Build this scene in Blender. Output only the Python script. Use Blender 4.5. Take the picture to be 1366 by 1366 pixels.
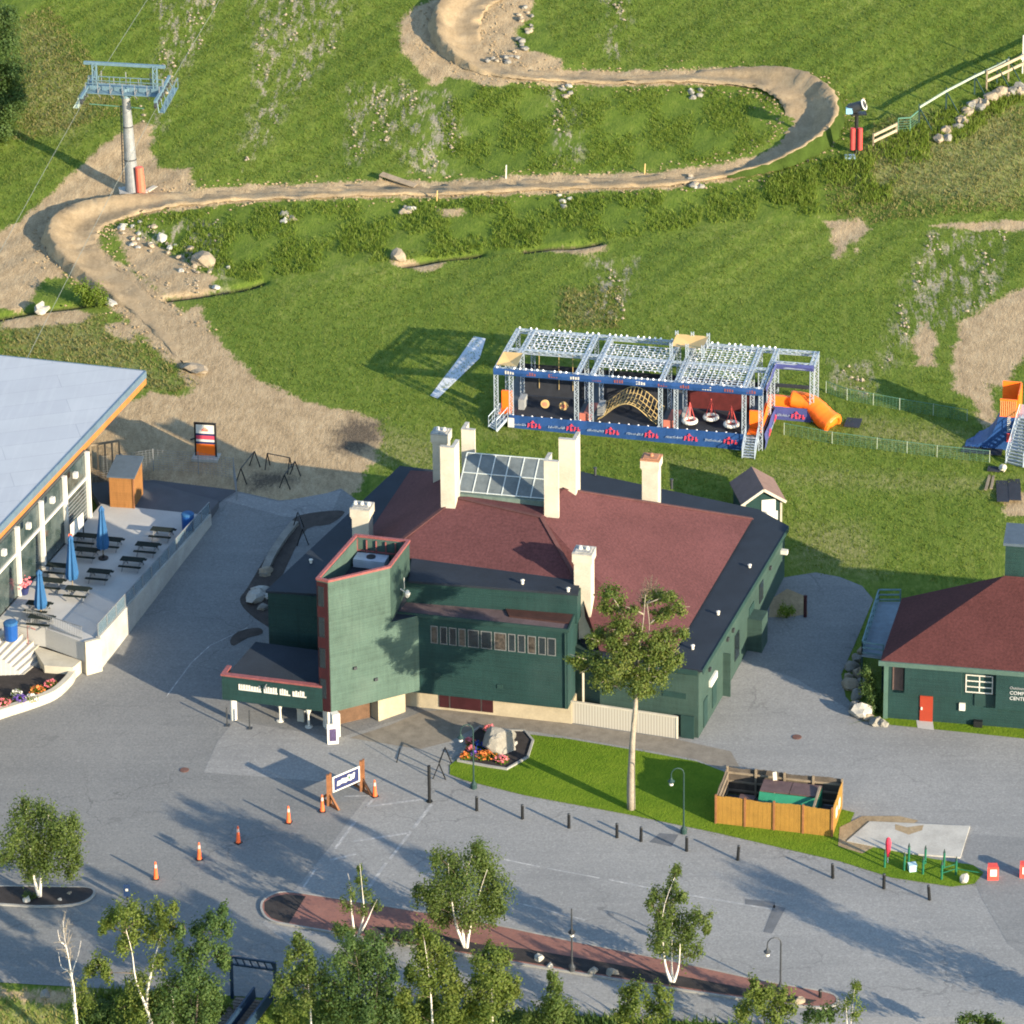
import bpy, bmesh, math, random
import numpy as np
from mathutils import Vector, Matrix

random.seed(7); np.random.seed(7)
for o in list(bpy.data.objects): bpy.data.objects.remove(o)
S = bpy.context.scene
COL = S.collection
R = math.radians
# ------------------------------------------------------------------ camera, sky, sun, exposure
FPX, PPX, PPY = 5000.0, 860.0, -198.635            # survey of the photograph (1366 px frame)
DEP = R(16.0)
CAM = Vector((10.412, -268.43, 130.92))
cd = bpy.data.cameras.new('camera'); cam = bpy.data.objects.new('camera', cd); COL.objects.link(cam)
cam.location = CAM; cam.rotation_euler = (R(90) - DEP, 0, 0)
cd.sensor_width = 36.0; cd.lens = FPX / 1366 * 36.0
cd.shift_x = (683 - PPX) / 1366; cd.shift_y = -(683 - PPY) / 1366
cd.clip_start = 1.0; cd.clip_end = 2000.0
S.camera = cam
S.render.resolution_x = S.render.resolution_y = 1024
SUN_EL, SUN_AZ = 15.6, 131.5                        # azimuth clockwise from +Y
W = bpy.data.worlds.new('World'); S.world = W; W.use_nodes = True
nt = W.node_tree
sky = nt.nodes.new('ShaderNodeTexSky'); sky.sky_type = 'NISHITA'; sky.sun_disc = False
sky.sun_elevation = R(SUN_EL); sky.sun_rotation = R(SUN_AZ); sky.air_density = 1.0; sky.dust_density = 0.25; sky.ozone_density = 1.6
nt.links.new(sky.outputs[0], nt.nodes['Background'].inputs[0]); nt.nodes['Background'].inputs[1].default_value = 0.122
sd = bpy.data.lights.new('sun', 'SUN'); sun = bpy.data.objects.new('sun', sd); COL.objects.link(sun)
sd.energy = 3.75; sd.angle = R(0.5); sd.color = (1.0, 0.84, 0.62)
sv = Vector((math.sin(R(SUN_AZ)) * math.cos(R(SUN_EL)), math.cos(R(SUN_AZ)) * math.cos(R(SUN_EL)), math.sin(R(SUN_EL))))
sun.rotation_euler = sv.to_track_quat('Z', 'Y').to_euler(); sun.location = (60, -60, 80)
S.view_settings.view_transform = 'Standard'; S.view_settings.look = 'None'
S.view_settings.exposure = 1.85
S.render.engine = 'CYCLES'; S.cycles.filter_width = 1.9; S.view_settings.gamma = 1.0

# ------------------------------------------------------------------ surveying helpers
cD, sD = math.cos(DEP), math.sin(DEP)
def ray(px, py):
    a = (px - PPX) / FPX; b = (py - PPY) / FPX
    return Vector((a, cD - b * sD, -sD - b * cD))
def G(px, py, z=0.0):
    r = ray(px, py); t = (z - CAM.z) / r.z
    return CAM + r * t
def VP(px, py, Y):
    r = ray(px, py); t = (Y - CAM.y) / r.y
    return CAM + r * t
def hgt(b, py):
    dy = b.y - CAM.y; k = (PPY - py) / FPX
    return CAM.z + dy * (k * cD - sD) / (cD + k * sD)
def sp(d, w):
    d = np.asarray(d, dtype=float) / w
    return w * np.where(d > 20, d, np.log1p(np.exp(np.minimum(d, 20))))
def sstep(a, b, x):
    t = np.clip((np.asarray(x, dtype=float) - a) / (b - a), 0, 1); return t * t * (3 - 2 * t)
BK = (-29.4, -65.6, 0.0865)                          # top of the bank at the front edge
def T(x, y):
    x = np.asarray(x, dtype=float); y = np.asarray(y, dtype=float)
    z = 0.085 * sp(y + 27, 1.2) + 0.075 * sp(y - 46, 4.0)
    m = sstep(22, 40, y)
    z = z + m * (0.16 * np.sin(.19 * x + .11 * y + 1) + 0.07 * np.sin(.43 * x - .31 * y) + 0.03 * np.sin(1.1 * x + .9 * y) + .03 * np.sin(1.7 * x - 1.3 * y))
    d = (BK[1] - (x - BK[0]) * BK[2]) - y
    return z - 0.42 * (sp(d, .5) - sp(d - 7.0, 1.0))
def Tz(x, y): return float(T(x, y))
def P(px, py, lift=0.0):
    r = ray(px, py); lo = (40 - CAM.z) / r.z; hi = (-14 - CAM.z) / r.z
    for _ in range(46):
        m = (lo + hi) / 2; p = CAM + r * m
        if p.z > Tz(p.x, p.y): lo = m
        else: hi = m
    p = CAM + r * ((lo + hi) / 2); p.z = Tz(p.x, p.y) + lift
    return p
def ground(p, lift=0.0): return Vector((p[0], p[1], Tz(p[0], p[1]) + lift))
ORD = ['first', 'second', 'third', 'fourth', 'fifth', 'sixth', 'seventh', 'eighth', 'ninth', 'tenth', 'eleventh', 'twelfth']

# ------------------------------------------------------------------ materials
def newmat(name):
    m = bpy.data.materials.new(name); m.use_nodes = True
    n = m.node_tree; b = n.nodes['Principled BSDF']
    return m, n, b
def nd(n, t, **k):
    x = n.nodes.new(t)
    for a, v in k.items(): setattr(x, a, v)
    return x
def lk(n, a, b): n.links.new(a, b)
def coords(n, sc=(1, 1, 1), kind='Object', rot=(0, 0, 0)):
    tc = nd(n, 'ShaderNodeTexCoord'); mp = nd(n, 'ShaderNodeMapping')
    mp.inputs['Scale'].default_value = sc; mp.inputs['Rotation'].default_value = rot
    lk(n, tc.outputs[kind], mp.inputs['Vector']); return mp.outputs[0]
def noise(n, vec, scale, detail=4, rough=.55):
    x = nd(n, 'ShaderNodeTexNoise'); x.inputs['Scale'].default_value = scale; x.inputs['Detail'].default_value = detail
    x.inputs['Roughness'].default_value = rough; lk(n, vec, x.inputs['Vector']); return x.outputs['Fac']
def ramp(n, fac, stops, interp='LINEAR'):
    x = nd(n, 'ShaderNodeValToRGB'); x.color_ramp.interpolation = interp
    e = x.color_ramp.elements
    while len(e) < len(stops): e.new(.5)
    for i, (p, c) in enumerate(stops): e[i].position = p; e[i].color = (*c, 1) if len(c) == 3 else c
    lk(n, fac, x.inputs[0]); return x.outputs[0]
def mixc(n, fac, a, b, mode='MIX'):
    x = nd(n, 'ShaderNodeMix', data_type='RGBA', blend_type=mode)
    for s, v in ((0, fac), (6, a), (7, b)):
        if hasattr(v, 'is_linked') or hasattr(v, 'links'): lk(n, v, x.inputs[s])
        elif s == 0: x.inputs[s].default_value = v
        else: x.inputs[s].default_value = (*v, 1)
    return x.outputs[2]
def mth(n, op, a, b=None, c=None, clamp=False):
    x = nd(n, 'ShaderNodeMath', operation=op); x.use_clamp = clamp
    for i, v in enumerate((a, b, c)):
        if v is None: continue
        if isinstance(v, (int, float)): x.inputs[i].default_value = v
        else: lk(n, v, x.inputs[i])
    return x.outputs[0]
def mrange(n, v, a, b, c=0, d=1):
    x = nd(n, 'ShaderNodeMapRange'); x.clamp = True
    for i, k in enumerate((a, b, c, d)): x.inputs[i + 1].default_value = k
    lk(n, v, x.inputs[0]); return x.outputs[0]
def attr(n, name):
    x = nd(n, 'ShaderNodeAttribute', attribute_name=name); return x.outputs['Fac']
def bump(n, b, h, strength=.3, dist=.05):
    x = nd(n, 'ShaderNodeBump'); x.inputs['Strength'].default_value = strength; x.inputs['Distance'].default_value = dist
    lk(n, h, x.inputs['Height']); lk(n, x.outputs[0], b.inputs['Normal'])
def cmul(c, k): return tuple(min(1, v * k) for v in c)
def mat(name, col, rough=.75, var=.18, scale=1.5, fine=14, metal=0, bmp=.15, spec=.3):
    m, n, b = newmat(name); v = coords(n)
    a = noise(n, v, scale, 5); f = noise(n, v, fine, 3)
    mixed = mth(n, 'ADD', mth(n, 'MULTIPLY', a, .65), mth(n, 'MULTIPLY', f, .35))
    c = ramp(n, mixed, [(.3, cmul(col, 1 - var)), (.7, cmul(col, 1 + var))])
    lk(n, c, b.inputs['Base Color']); b.inputs['Roughness'].default_value = rough; b.inputs['Metallic'].default_value = metal
    b.inputs['Specular IOR Level'].default_value = spec
    if bmp: bump(n, b, f, bmp, .03)
    return m
def siding(name, col, pitch=.2, var=.2):
    m, n, b = newmat(name); v = coords(n)
    sep = nd(n, 'ShaderNodeSeparateXYZ'); lk(n, v, sep.inputs[0])
    z = mth(n, 'FRACT', mth(n, 'DIVIDE', sep.outputs[2], pitch))
    a = noise(n, v, .45, 5, .6); st = noise(n, coords(n, (3, 3, .5)), 2.2, 3)
    c = ramp(n, mth(n, 'ADD', mth(n, 'MULTIPLY', a, .6), mth(n, 'MULTIPLY', st, .4)), [(.3, cmul(col, 1 - var * 1.5)), (.72, cmul(col, 1 + var * 1.4))])
    drip = noise(n, coords(n, (2.2, 2.2, .16)), 1.3, 4, .65)
    c = mixc(n, mrange(n, drip, .54, .70, 0, .30), c, cmul(col, .5))
    c = mixc(n, mrange(n, noise(n, v, .22, 3), .55, .7, 0, .25), c, (col[0] * 1.5 + .02, col[1] * 1.3 + .015, col[2] * 1.3 + .015))
    rowc = noise(n, coords(n, (.15, .15, 1 / pitch)), 1.0, 0)
    c = mixc(n, mrange(n, rowc, .35, .65, 0, .22), c, cmul(col, 1.45))
    lk(n, mixc(n, mrange(n, z, .0, .12, .45, 0), c, cmul(col, .45)), b.inputs['Base Color'])
    b.inputs['Roughness'].default_value = .7; b.inputs['Specular IOR Level'].default_value = .25
    bump(n, b, z, .55, .04); return m
def foliage(name, c1, c2, c3, trans=.3):
    m, n, b = newmat(name)
    t = attr(n, 'tint'); v = coords(n); a = noise(n, v, .9, 3)
    c = ramp(n, mth(n, 'ADD', mth(n, 'MULTIPLY', t, .7), mth(n, 'MULTIPLY', a, .3)), [(.15, c1), (.5, c2), (.85, c3)])
    lk(n, c, b.inputs['Base Color']); b.inputs['Roughness'].default_value = .6; b.inputs['Specular IOR Level'].default_value = .2
    tr = nd(n, 'ShaderNodeBsdfTranslucent'); lk(n, mixc(n, .5, c, (.25, .3, .03)), tr.inputs['Color'])
    mx = nd(n, 'ShaderNodeMixShader'); mx.inputs[0].default_value = trans
    lk(n, b.outputs[0], mx.inputs[1]); lk(n, tr.outputs[0], mx.inputs[2]); lk(n, mx.outputs[0], n.nodes['Material Output'].inputs[0]); return m

M = {}
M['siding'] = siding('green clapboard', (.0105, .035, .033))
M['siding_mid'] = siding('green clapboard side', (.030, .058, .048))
M['siding_pale'] = siding('green clapboard sunlit tone', (.056, .094, .076))  # same clapboard; sunlight on the tower front put into a paler colour
M['trim_green'] = mat('dark green trim', (.014, .038, .034), .6)
M['red_trim'] = mat('faded red trim', (.20, .062, .058), .6, .3, 3)
M['maroon'] = mat('maroon panels', (.032, .008, .010), .5, .3, 2)
M['stucco'] = mat('cream stucco', (.42, .385, .31), .85, .2, .8, 9)
M['cap'] = mat('chimney cap grime', (.30, .29, .26), .9, .5, 2.5, 12)
M['terracotta'] = mat('terracotta', (.32, .15, .08), .8, .25, 3)
M['white'] = mat('white paint', (.56, .54, .48), .6, .08)
M['creamwall'] = mat('cream concrete wall', (.40, .37, .295), .85, .16, .8, 8)
M['cream_base'] = mat('warm cream base wall', (.33, .28, .19), .85, .22, .9, 8)
M['white_dirty'] = mat('worn white paint', (.52, .5, .44), .7, .2, 2)
M['black'] = mat('black paint', (.012, .013, .014), .45, .3)
M['rubber'] = mat('black rubber', (.02, .023, .03), .7, .3)
M['steel'] = mat('galvanised steel', (.19, .20, .205), .6, .25, 2, 16, .2)
M['steel_dark'] = mat('dark steel', (.045, .05, .055), .5, .25, 2, 16, .3)
M['alu'] = mat('aluminium truss', (.34, .40, .46), .45, .12, 3, 20, .3)
M['lift'] = mat('pale blue lift steel', (.115, .19, .235), .5, .2, 2, 12, .2)
M['glass'] = mat('dark window glass', (.015, .022, .026), .12, .3, .6, 2, 0, 0, .6)
M['skyglass'] = mat('skylight glass', (.10, .118, .122), .45, .35, .7, 4, 0, 0, .35)
M['frame'] = mat('grey window frame', (.22, .23, .23), .6)
M['wood'] = mat('orange stained wood', (.34, .135, .035), .65, .2, 2)
M['cedar'] = mat('cedar boards', (.36, .16, .045), .7, .25, 2)
M['wood_grey'] = mat('weathered grey wood', (.20, .16, .11), .85, .3, 2)
M['post_wood'] = mat('brown timber', (.20, .085, .035), .75, .35, 2)
M['ochre'] = mat('ochre stained fence boards', (.26, .14, .026), .7, .18, 1.4, 8)
M['orange'] = mat('orange vinyl', (.85, .16, .015), .4, .12, 1.5)
M['orange_cone'] = mat('orange plastic', (.75, .13, .04), .45, .1)
M['blue'] = mat('blue vinyl banner', (.016, .055, .17), .5, .22, 1.0)
M['purple'] = mat('faded blue vinyl', (.05, .06, .18), .5, .25, 1.0)
M['red'] = mat('red padding', (.42, .05, .045), .55, .15)
M['redpad'] = mat('faded red pad', (.42, .13, .09), .7, .15)
M['tan'] = mat('tan canopy fabric', (.50, .34, .14), .8, .15, 1)
M['umbrella'] = mat('blue canvas', (.018, .085, .20), .7, .2, 2)
M['bin'] = mat('blue plastic', (.008, .06, .23), .45, .15)
M['navy'] = mat('navy sign paint', (.018, .025, .085), .5, .15)
M['concrete'] = mat('pale concrete', (.35, .335, .295), .9, .26, .7, 10)
M['concrete_d'] = mat('grey concrete slab', (.36, .355, .335), .9, .12, .4, 9)
M['kerb'] = mat('concrete kerb', (.24, .235, .215), .9, .22, 1.2, 10)
M['mulch'] = mat('dark mulch', (.028, .024, .023), .95, .45, 2, 18, 0, .6)
M['soil_dark'] = mat('dark wet soil', (.05, .042, .036), .95, .4, 1.5, 12, 0, .5)
M['graveldark'] = mat('dark paving', (.075, .078, .085), .9, .15, .8, 12)
M['flatroof'] = mat('dark membrane roof', (.013, .019, .028), .8, .3, .5, 8, 0, .1)
M['greyroof'] = mat('pale grey roof membrane', (.36, .38, .405), .75, .09, .35, 6, 0, .1)
M['shingle_grey'] = mat('brown shingles', (.17, .11, .09), .9, .2, 2, 18)
M['shingle_dark'] = mat('blue grey shingles', (.06, .085, .11), .85, .2, 2, 18)
M['bucket_green'] = mat('green painted metal', (.02, .16, .09), .5, .2)
M['post_green'] = mat('green plastic post', (.01, .11, .06), .5, .2)
M['rust'] = mat('rusty brown lid', (.09, .055, .05), .7, .3, 2)
M['rock'] = mat('tan rock', (.25, .205, .145), .9, .3, 1.2, 7, 0, .8)
M['rock_grey'] = mat('grey rock', (.19, .18, .155), .9, .3, 1.2, 7, 0, .8)
M['rock_white'] = mat('white rock', (.33, .315, .275), .9, .2, 1.5, 7, 0, .6)
M['pink'] = mat('pink flowers', (.62, .16, .18), .7, .3, 5)
M['violet'] = mat('violet flowers', (.16, .08, .36), .7, .4, 5)
M['orangeflower'] = mat('orange flowers', (.60, .17, .04), .7, .35, 5)
M['bluefig'] = mat('royal blue fabric', (.02, .05, .32), .6, .2)
M['bulb'] = mat('white bulb', (.80, .78, .76), .2, .05, 1, 5, 0, 0, .6)
M['rope'] = mat('yellow rope', (.38, .28, .12), .9, .2)
M['cable'] = mat('steel cable', (.22, .23, .19), .5, .1, 1, 5, .3)
M['bark'] = mat('grey bark', (.23, .20, .155), .9, .3, 3, 12, 0, .5)
M['bark_dark'] = mat('dark bark', (.09, .075, .055), .9, .3, 3, 12, 0, .5)
M['net'] = mat('green mesh', (.07, .17, .12), .8, .2)
M['greenwood'] = mat('pale green pole', (.26, .31, .24), .7, .2)
def mk_seamroof():
    m, n, b = newmat('pale membrane roof with seams'); v = coords(n, (1, 1, 1), 'Object', (0, 0, R(-17)))
    br = nd(n, 'ShaderNodeTexBrick'); br.inputs['Scale'].default_value = 1.0; br.inputs['Brick Width'].default_value = 12; br.inputs['Row Height'].default_value = 2.4; br.inputs['Mortar Size'].default_value = .03; br.inputs['Mortar Smooth'].default_value = .3
    lk(n, v, br.inputs['Vector']); br.inputs['Color1'].default_value = (.36, .38, .40, 1); br.inputs['Color2'].default_value = (.335, .355, .38, 1); br.inputs['Mortar'].default_value = (.26, .28, .30, 1)
    a = noise(n, v, .3, 5, .65); st = noise(n, coords(n, (2.0, .12, 1), 'Object', (0, 0, R(-17))), 1.0, 4, .6)
    c = mixc(n, mrange(n, a, .4, .7, 0, .35), br.outputs[0], (.29, .305, .325)); c = mixc(n, mrange(n, st, .5, .72, 0, .35), c, (.42, .435, .45))
    lk(n, c, b.inputs['Base Color']); b.inputs['Roughness'].default_value = .8; b.inputs['Specular IOR Level'].default_value = .15; return m
M['greyroof'] = mk_seamroof()
def mk_birch():
    m, n, b = newmat('birch bark'); v = coords(n, (1.5, 1.5, 9))
    a = noise(n, v, 1.6, 3, .6)
    lk(n, ramp(n, a, [(.30, (.10, .085, .07)), (.40, (.62, .57, .50)), (1, (.74, .70, .62))]), b.inputs['Base Color']); b.inputs['Roughness'].default_value = .8
    return m
M['birch'] = mk_birch()
def mk_redroof(name, col, k=1.0):
    m, n, b = newmat(name); v = coords(n)
    f = noise(n, v, 5.5, 2, .7); a = noise(n, v, .25, 4, .6)
    sep = nd(n, 'ShaderNodeSeparateXYZ'); lk(n, v, sep.inputs[0])
    row = mth(n, 'FRACT', mth(n, 'MULTIPLY', sep.outputs[2], 7.0))
    c = ramp(n, mth(n, 'ADD', mth(n, 'MULTIPLY', f, .6), mth(n, 'MULTIPLY', a, .4)), [(.32, cmul(col, .68)), (.5, col), (.7, cmul(col, 1.38))])
    c = mixc(n, mrange(n, noise(n, coords(n, (1, 1, .3)), .5, 5, .65), .55, .75, 0, .3), c, cmul(col, .7))
    lk(n, mixc(n, mrange(n, row, 0, .2, .22, 0), c, cmul(col, .5)), b.inputs['Base Color']); b.inputs['Roughness'].default_value = .95; b.inputs['Specular IOR Level'].default_value = .15
    bump(n, b, f, .35, .04); return m
M['redroof'] = mk_redroof('red shingles', (.082, .033, .034))
M['redroof_b'] = mk_redroof('dull red shingles', (.066, .023, .022))
def mk_brick():
    m, n, b = newmat('red brick paving'); v = coords(n)
    br = nd(n, 'ShaderNodeTexBrick'); br.inputs['Scale'].default_value = 3.0; lk(n, v, br.inputs['Vector'])
    br.inputs['Color1'].default_value = (.20, .072, .052, 1); br.inputs['Color2'].default_value = (.13, .05, .04, 1); br.inputs['Mortar'].default_value = (.16, .10, .08, 1)
    a = noise(n, v, .6, 5, .6); f = noise(n, v, 6, 2)
    c = mixc(n, mrange(n, a, .35, .7, 0, .6), br.outputs[0], (.27, .12, .085))
    lk(n, mixc(n, mrange(n, f, .55, .8, 0, .6), c, (.08, .05, .045)), b.inputs['Base Color']); b.inputs['Roughness'].default_value = .9; return m
M['brick'] = mk_brick()
def mk_asphalt(name, base, light, dark, crack=True, blue=0):
    m, n, b = newmat(name); v = coords(n)
    big = noise(n, v, .09, 5, .6); mid = noise(n, v, .55, 5, .65); fine = noise(n, v, 7, 3, .7); streak = noise(n, coords(n, (.12, .9, 1), 'Object', (0, 0, R(12))), .55, 5, .6)
    c = ramp(n, big, [(.3, dark), (.5, base), (.72, light)])
    c = mixc(n, mrange(n, streak, .4, .75, 0, .5), c, light)
    tyre = noise(n, coords(n, (.05, 1.7, 1), 'Object', (0, 0, R(-13))), .9, 5, .7)
    c = mixc(n, mrange(n, tyre, .52, .68, 0, .30), c, cmul(light, 1.12))
    c = mixc(n, mrange(n, tyre, .30, .42, .28, 0), c, cmul(dark, .85))
    c = mixc(n, mrange(n, noise(n, v, 1.6, 5, .75), .62, .74, 0, .35), c, cmul(dark, .7))
    c = mixc(n, mrange(n, mid, .3, .45, .45, 0), c, dark)
    c = mixc(n, mrange(n, mid, .62, .78, 0, .35), c, cmul(light, 1.15))
    grain = noise(n, v, 4.2, 2, .8)
    c = mixc(n, mrange(n, fine, .28, .62, .62, 0), c, cmul(base, .55))
    c = mixc(n, mrange(n, grain, .54, .74, 0, .42), c, cmul(light, 1.35))
    if crack:
        vo = nd(n, 'ShaderNodeTexVoronoi', feature='DISTANCE_TO_EDGE'); vo.inputs['Scale'].default_value = .16
        wv = nd(n, 'ShaderNodeVectorMath', operation='ADD'); ns = nd(n, 'ShaderNodeTexNoise'); ns.inputs['Scale'].default_value = .5; ns.inputs['Detail'].default_value = 5
        lk(n, v, ns.inputs['Vector']); sc = nd(n, 'ShaderNodeVectorMath', operation='SCALE'); sc.inputs['Scale'].default_value = 3.0
        lk(n, ns.outputs['Color'], sc.inputs[0]); lk(n, v, wv.inputs[0]); lk(n, sc.outputs[0], wv.inputs[1]); lk(n, wv.outputs[0], vo.inputs['Vector'])
        cr = mrange(n, vo.outputs['Distance'], .004, .012, 1, 0)
        gate = mrange(n, noise(n, v, .13, 2), .46, .62, 0, .45)
        c = mixc(n, mth(n, 'MULTIPLY', cr, gate), c, cmul(dark, .5))
    lk(n, c, b.inputs['Base Color']); b.inputs['Roughness'].default_value = .92; b.inputs['Specular IOR Level'].default_value = .15
    bump(n, b, fine, .2, .02); return m
M['asphalt'] = mk_asphalt('old asphalt', (.172, .174, .168), (.208, .208, .198), (.142, .146, .144))
M['asphalt_l'] = mk_asphalt('worn pale asphalt', (.222, .222, .214), (.268, .266, .252), (.182, .184, .18))
def mk_paint():
    m, n, b = newmat('worn road paint'); v = coords(n)
    a = noise(n, v, 2.2, 5, .65)
    lk(n, ramp(n, a, [(.47, (.225, .228, .226)), (.66, (.40, .395, .37))]), b.inputs['Base Color']); b.inputs['Roughness'].default_value = .9; return m
M['paint'] = mk_paint()
def mk_dirt(name, c1, c2, c3):
    m, n, b = newmat(name); v = coords(n)
    a = noise(n, v, .35, 5, .6); f = noise(n, v, 5, 4, .65); st = noise(n, coords(n, (1.2, .35, 1)), 2.0, 4, .6)
    c = ramp(n, mth(n, 'ADD', mth(n, 'MULTIPLY', a, .4), mth(n, 'ADD', mth(n, 'MULTIPLY', f, .3), mth(n, 'MULTIPLY', st, .3))), [(.34, c1), (.5, c2), (.66, c3)])
    lk(n, c, b.inputs['Base Color']); b.inputs['Roughness'].default_value = .95; b.inputs['Specular IOR Level'].default_value = .1; bump(n, b, f, .5, .06); return m
M['trail'] = mk_dirt('packed dirt trail', (.18, .135, .080), (.265, .20, .120), (.345, .27, .168))
M['dirt_loose'] = mk_dirt('loose dirt', (.17, .127, .076), (.26, .195, .115), (.34, .265, .165))
M['white_cloth'] = mat('pale ground fabric', (.50, .53, .55), .8, .2, 1.5)
LEAF = {
 'birch': foliage('birch leaves', (.042, .076, .018), (.088, .130, .030), (.150, .185, .052), .48),
 'maple': foliage('maple leaves', (.046, .080, .016), (.092, .130, .026), (.165, .175, .044), .42),
 'dark': foliage('dark leaves', (.026, .056, .018), (.054, .098, .027), (.098, .145, .038), .42),
 'yellow': foliage('yellow green leaves', (.056, .092, .016), (.112, .152, .030), (.180, .205, .050), .48),
 'weed': foliage('tall weeds', (.088, .145, .016), (.135, .195, .026), (.200, .235, .052), .5),
 'grass': foliage('grass tufts', (.078, .120, .018), (.116, .162, .026), (.180, .200, .050), .5),
 'dry': foliage('dry weeds', (.07, .075, .025), (.13, .125, .04), (.22, .19, .08), .2),
}

# ------------------------------------------------------------------ mesh builder
class MB:
    def __init__(s): s.v = []; s.f = []; s.m = []; s.cur = 0
    def slot(s, i): s.cur = i; return s
    def quad(s, *p):
        k = len(s.v); s.v += [tuple(q) for q in p]; s.f.append(tuple(range(k, k + len(p)))); s.m.append(s.cur); return s
    def obox(s, o, u, v, w):
        o, u, v, w = Vector(o), Vector(u), Vector(v), Vector(w); k = len(s.v)
        if u.cross(v).dot(w) < 0: u, v = v, u
        for a in (o, o + u, o + u + v, o + v): s.v.append(tuple(a))
        for a in (o, o + u, o + u + v, o + v): s.v.append(tuple(a + w))
        for f in ((3, 2, 1, 0), (4, 5, 6, 7), (0, 1, 5, 4), (1, 2, 6, 5), (2, 3, 7, 6), (3, 0, 4, 7)):
            s.f.append(tuple(k + i for i in f)); s.m.append(s.cur)
        return s
    def box(s, c, sx, sy, sz, rz=0):
        ca, sa = math.cos(rz), math.sin(rz); u = Vector((ca, sa, 0)); v = Vector((-sa, ca, 0))
        return s.obox(Vector(c) - u * sx / 2 - v * sy / 2, u * sx, v * sy, Vector((0, 0, sz)))
    def bar(s, a, b, w, h=None, up=(0, 0, 1)):
        a, b = Vector(a), Vector(b); d = (b - a).normalized(); up = Vector(up)
        if abs(d.dot(up)) > .98: up = Vector((0, 1, 0))
        x = d.cross(up).normalized(); y = x.cross(d).normalized(); h = h or w
        return s.obox(a - x * w / 2 - y * h / 2, x * w, y * h, b - a)
    def prism(s, pts, z0, z1, cap0=True):
        n = len(pts); k = len(s.v); ar = sum(pts[i][0] * pts[(i + 1) % n][1] - pts[(i + 1) % n][0] * pts[i][1] for i in range(n))
        if ar < 0: pts = pts[::-1]
        f0 = z0 if callable(z0) else (lambda p: z0); f1 = z1 if callable(z1) else (lambda p: z1)
        for p in pts: s.v.append((p[0], p[1], f0(p)))
        for p in pts: s.v.append((p[0], p[1], f1(p)))
        for i in range(n):
            j = (i + 1) % n; s.f.append((k + i, k + j, k + n + j, k + n + i)); s.m.append(s.cur)
        s.f.append(tuple(range(k + n, k + 2 * n))); s.m.append(s.cur)
        if cap0: s.f.append(tuple(range(k + n - 1, k - 1, -1))); s.m.append(s.cur)
        return s
    def tube(s, pts, r, n=6, caps=True):
        pts = [Vector(p) for p in pts]; rs = r if isinstance(r, (list, tuple)) else [r] * len(pts); k0 = len(s.v); prev = None
        for i, p in enumerate(pts):
            d = (pts[min(i + 1, len(pts) - 1)] - pts[max(i - 1, 0)]).normalized()
            x = d.cross(Vector((0, 0, 1)))
            if x.length < .05: x = d.cross(Vector((0, 1, 0)))
            x.normalize()
            if prev and x.dot(prev) < 0: x = -x
            prev = x; y = d.cross(x)
            for j in range(n):
                a = 2 * math.pi * j / n; s.v.append(tuple(p + (x * math.cos(a) + y * math.sin(a)) * rs[i]))
        for i in range(len(pts) - 1):
            for j in range(n):
                a = k0 + i * n + j; b = k0 + i * n + (j + 1) % n; s.f.append((a, b, b + n, a + n)); s.m.append(s.cur)
        if caps:
            s.f.append(tuple(k0 + j for j in range(n))[::-1]); s.f.append(tuple(k0 + (len(pts) - 1) * n + j for j in range(n))); s.m += [s.cur] * 2
        return s
    def lathe(s, c, prof, n=12):
        c = Vector(c); return s.tube_prof(c, prof, n)
    def tube_prof(s, c, prof, n):
        k0 = len(s.v)
        for r, z in prof:
            for j in range(n):
                a = 2 * math.pi * j / n; s.v.append((c.x + r * math.cos(a), c.y + r * math.sin(a), c.z + z))
        for i in range(len(prof) - 1):
            for j in range(n):
                a = k0 + i * n + j; b = k0 + i * n + (j + 1) % n; s.f.append((a, b, b + n, a + n)); s.m.append(s.cur)
        s.f.append(tuple(k0 + j for j in range(n))[::-1]); s.f.append(tuple(k0 + (len(prof) - 1) * n + j for j in range(n))); s.m += [s.cur] * 2
        return s
    def blob(s, c, rx, ry, rz, seed=0, amp=.25, sub=2, flat=None):
        rnd = random.Random(seed); bm = bmesh.new(); bmesh.ops.create_icosphere(bm, subdivisions=sub, radius=1)
        ph = [(rnd.uniform(1, 2.6), rnd.uniform(1, 2.6), rnd.uniform(1, 2.6), rnd.uniform(0, 6)) for _ in range(5)]
        k = len(s.v); c = Vector(c); a0 = rnd.uniform(0, 6); ca, sa = math.cos(a0), math.sin(a0)
        planes = [(Vector((rnd.gauss(0, 1), rnd.gauss(0, 1), rnd.gauss(0, .8))).normalized(), rnd.uniform(.62, .92)) for _ in range(7)]
        for w in bm.verts:
            q = w.co; d = 1 + amp * sum(math.sin(q.x * f[0] * 2 + q.y * f[1] * 2 + q.z * f[2] * 2 + f[3]) for f in ph) / 3; q = q * d
            for nn, dd in planes:
                t = q.dot(nn)
                if t > dd: q = q - nn * (t - dd)
            x, y = q.x * rx, q.y * ry
            s.v.append((c.x + x * ca - y * sa, c.y + x * sa + y * ca, c.z + (max(q.z * rz, flat) if flat is not None else q.z * rz)))
        for f in bm.faces: s.f.append(tuple(k + w.index for w in f.verts)); s.m.append(s.cur)
        bm.free(); return s
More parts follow.
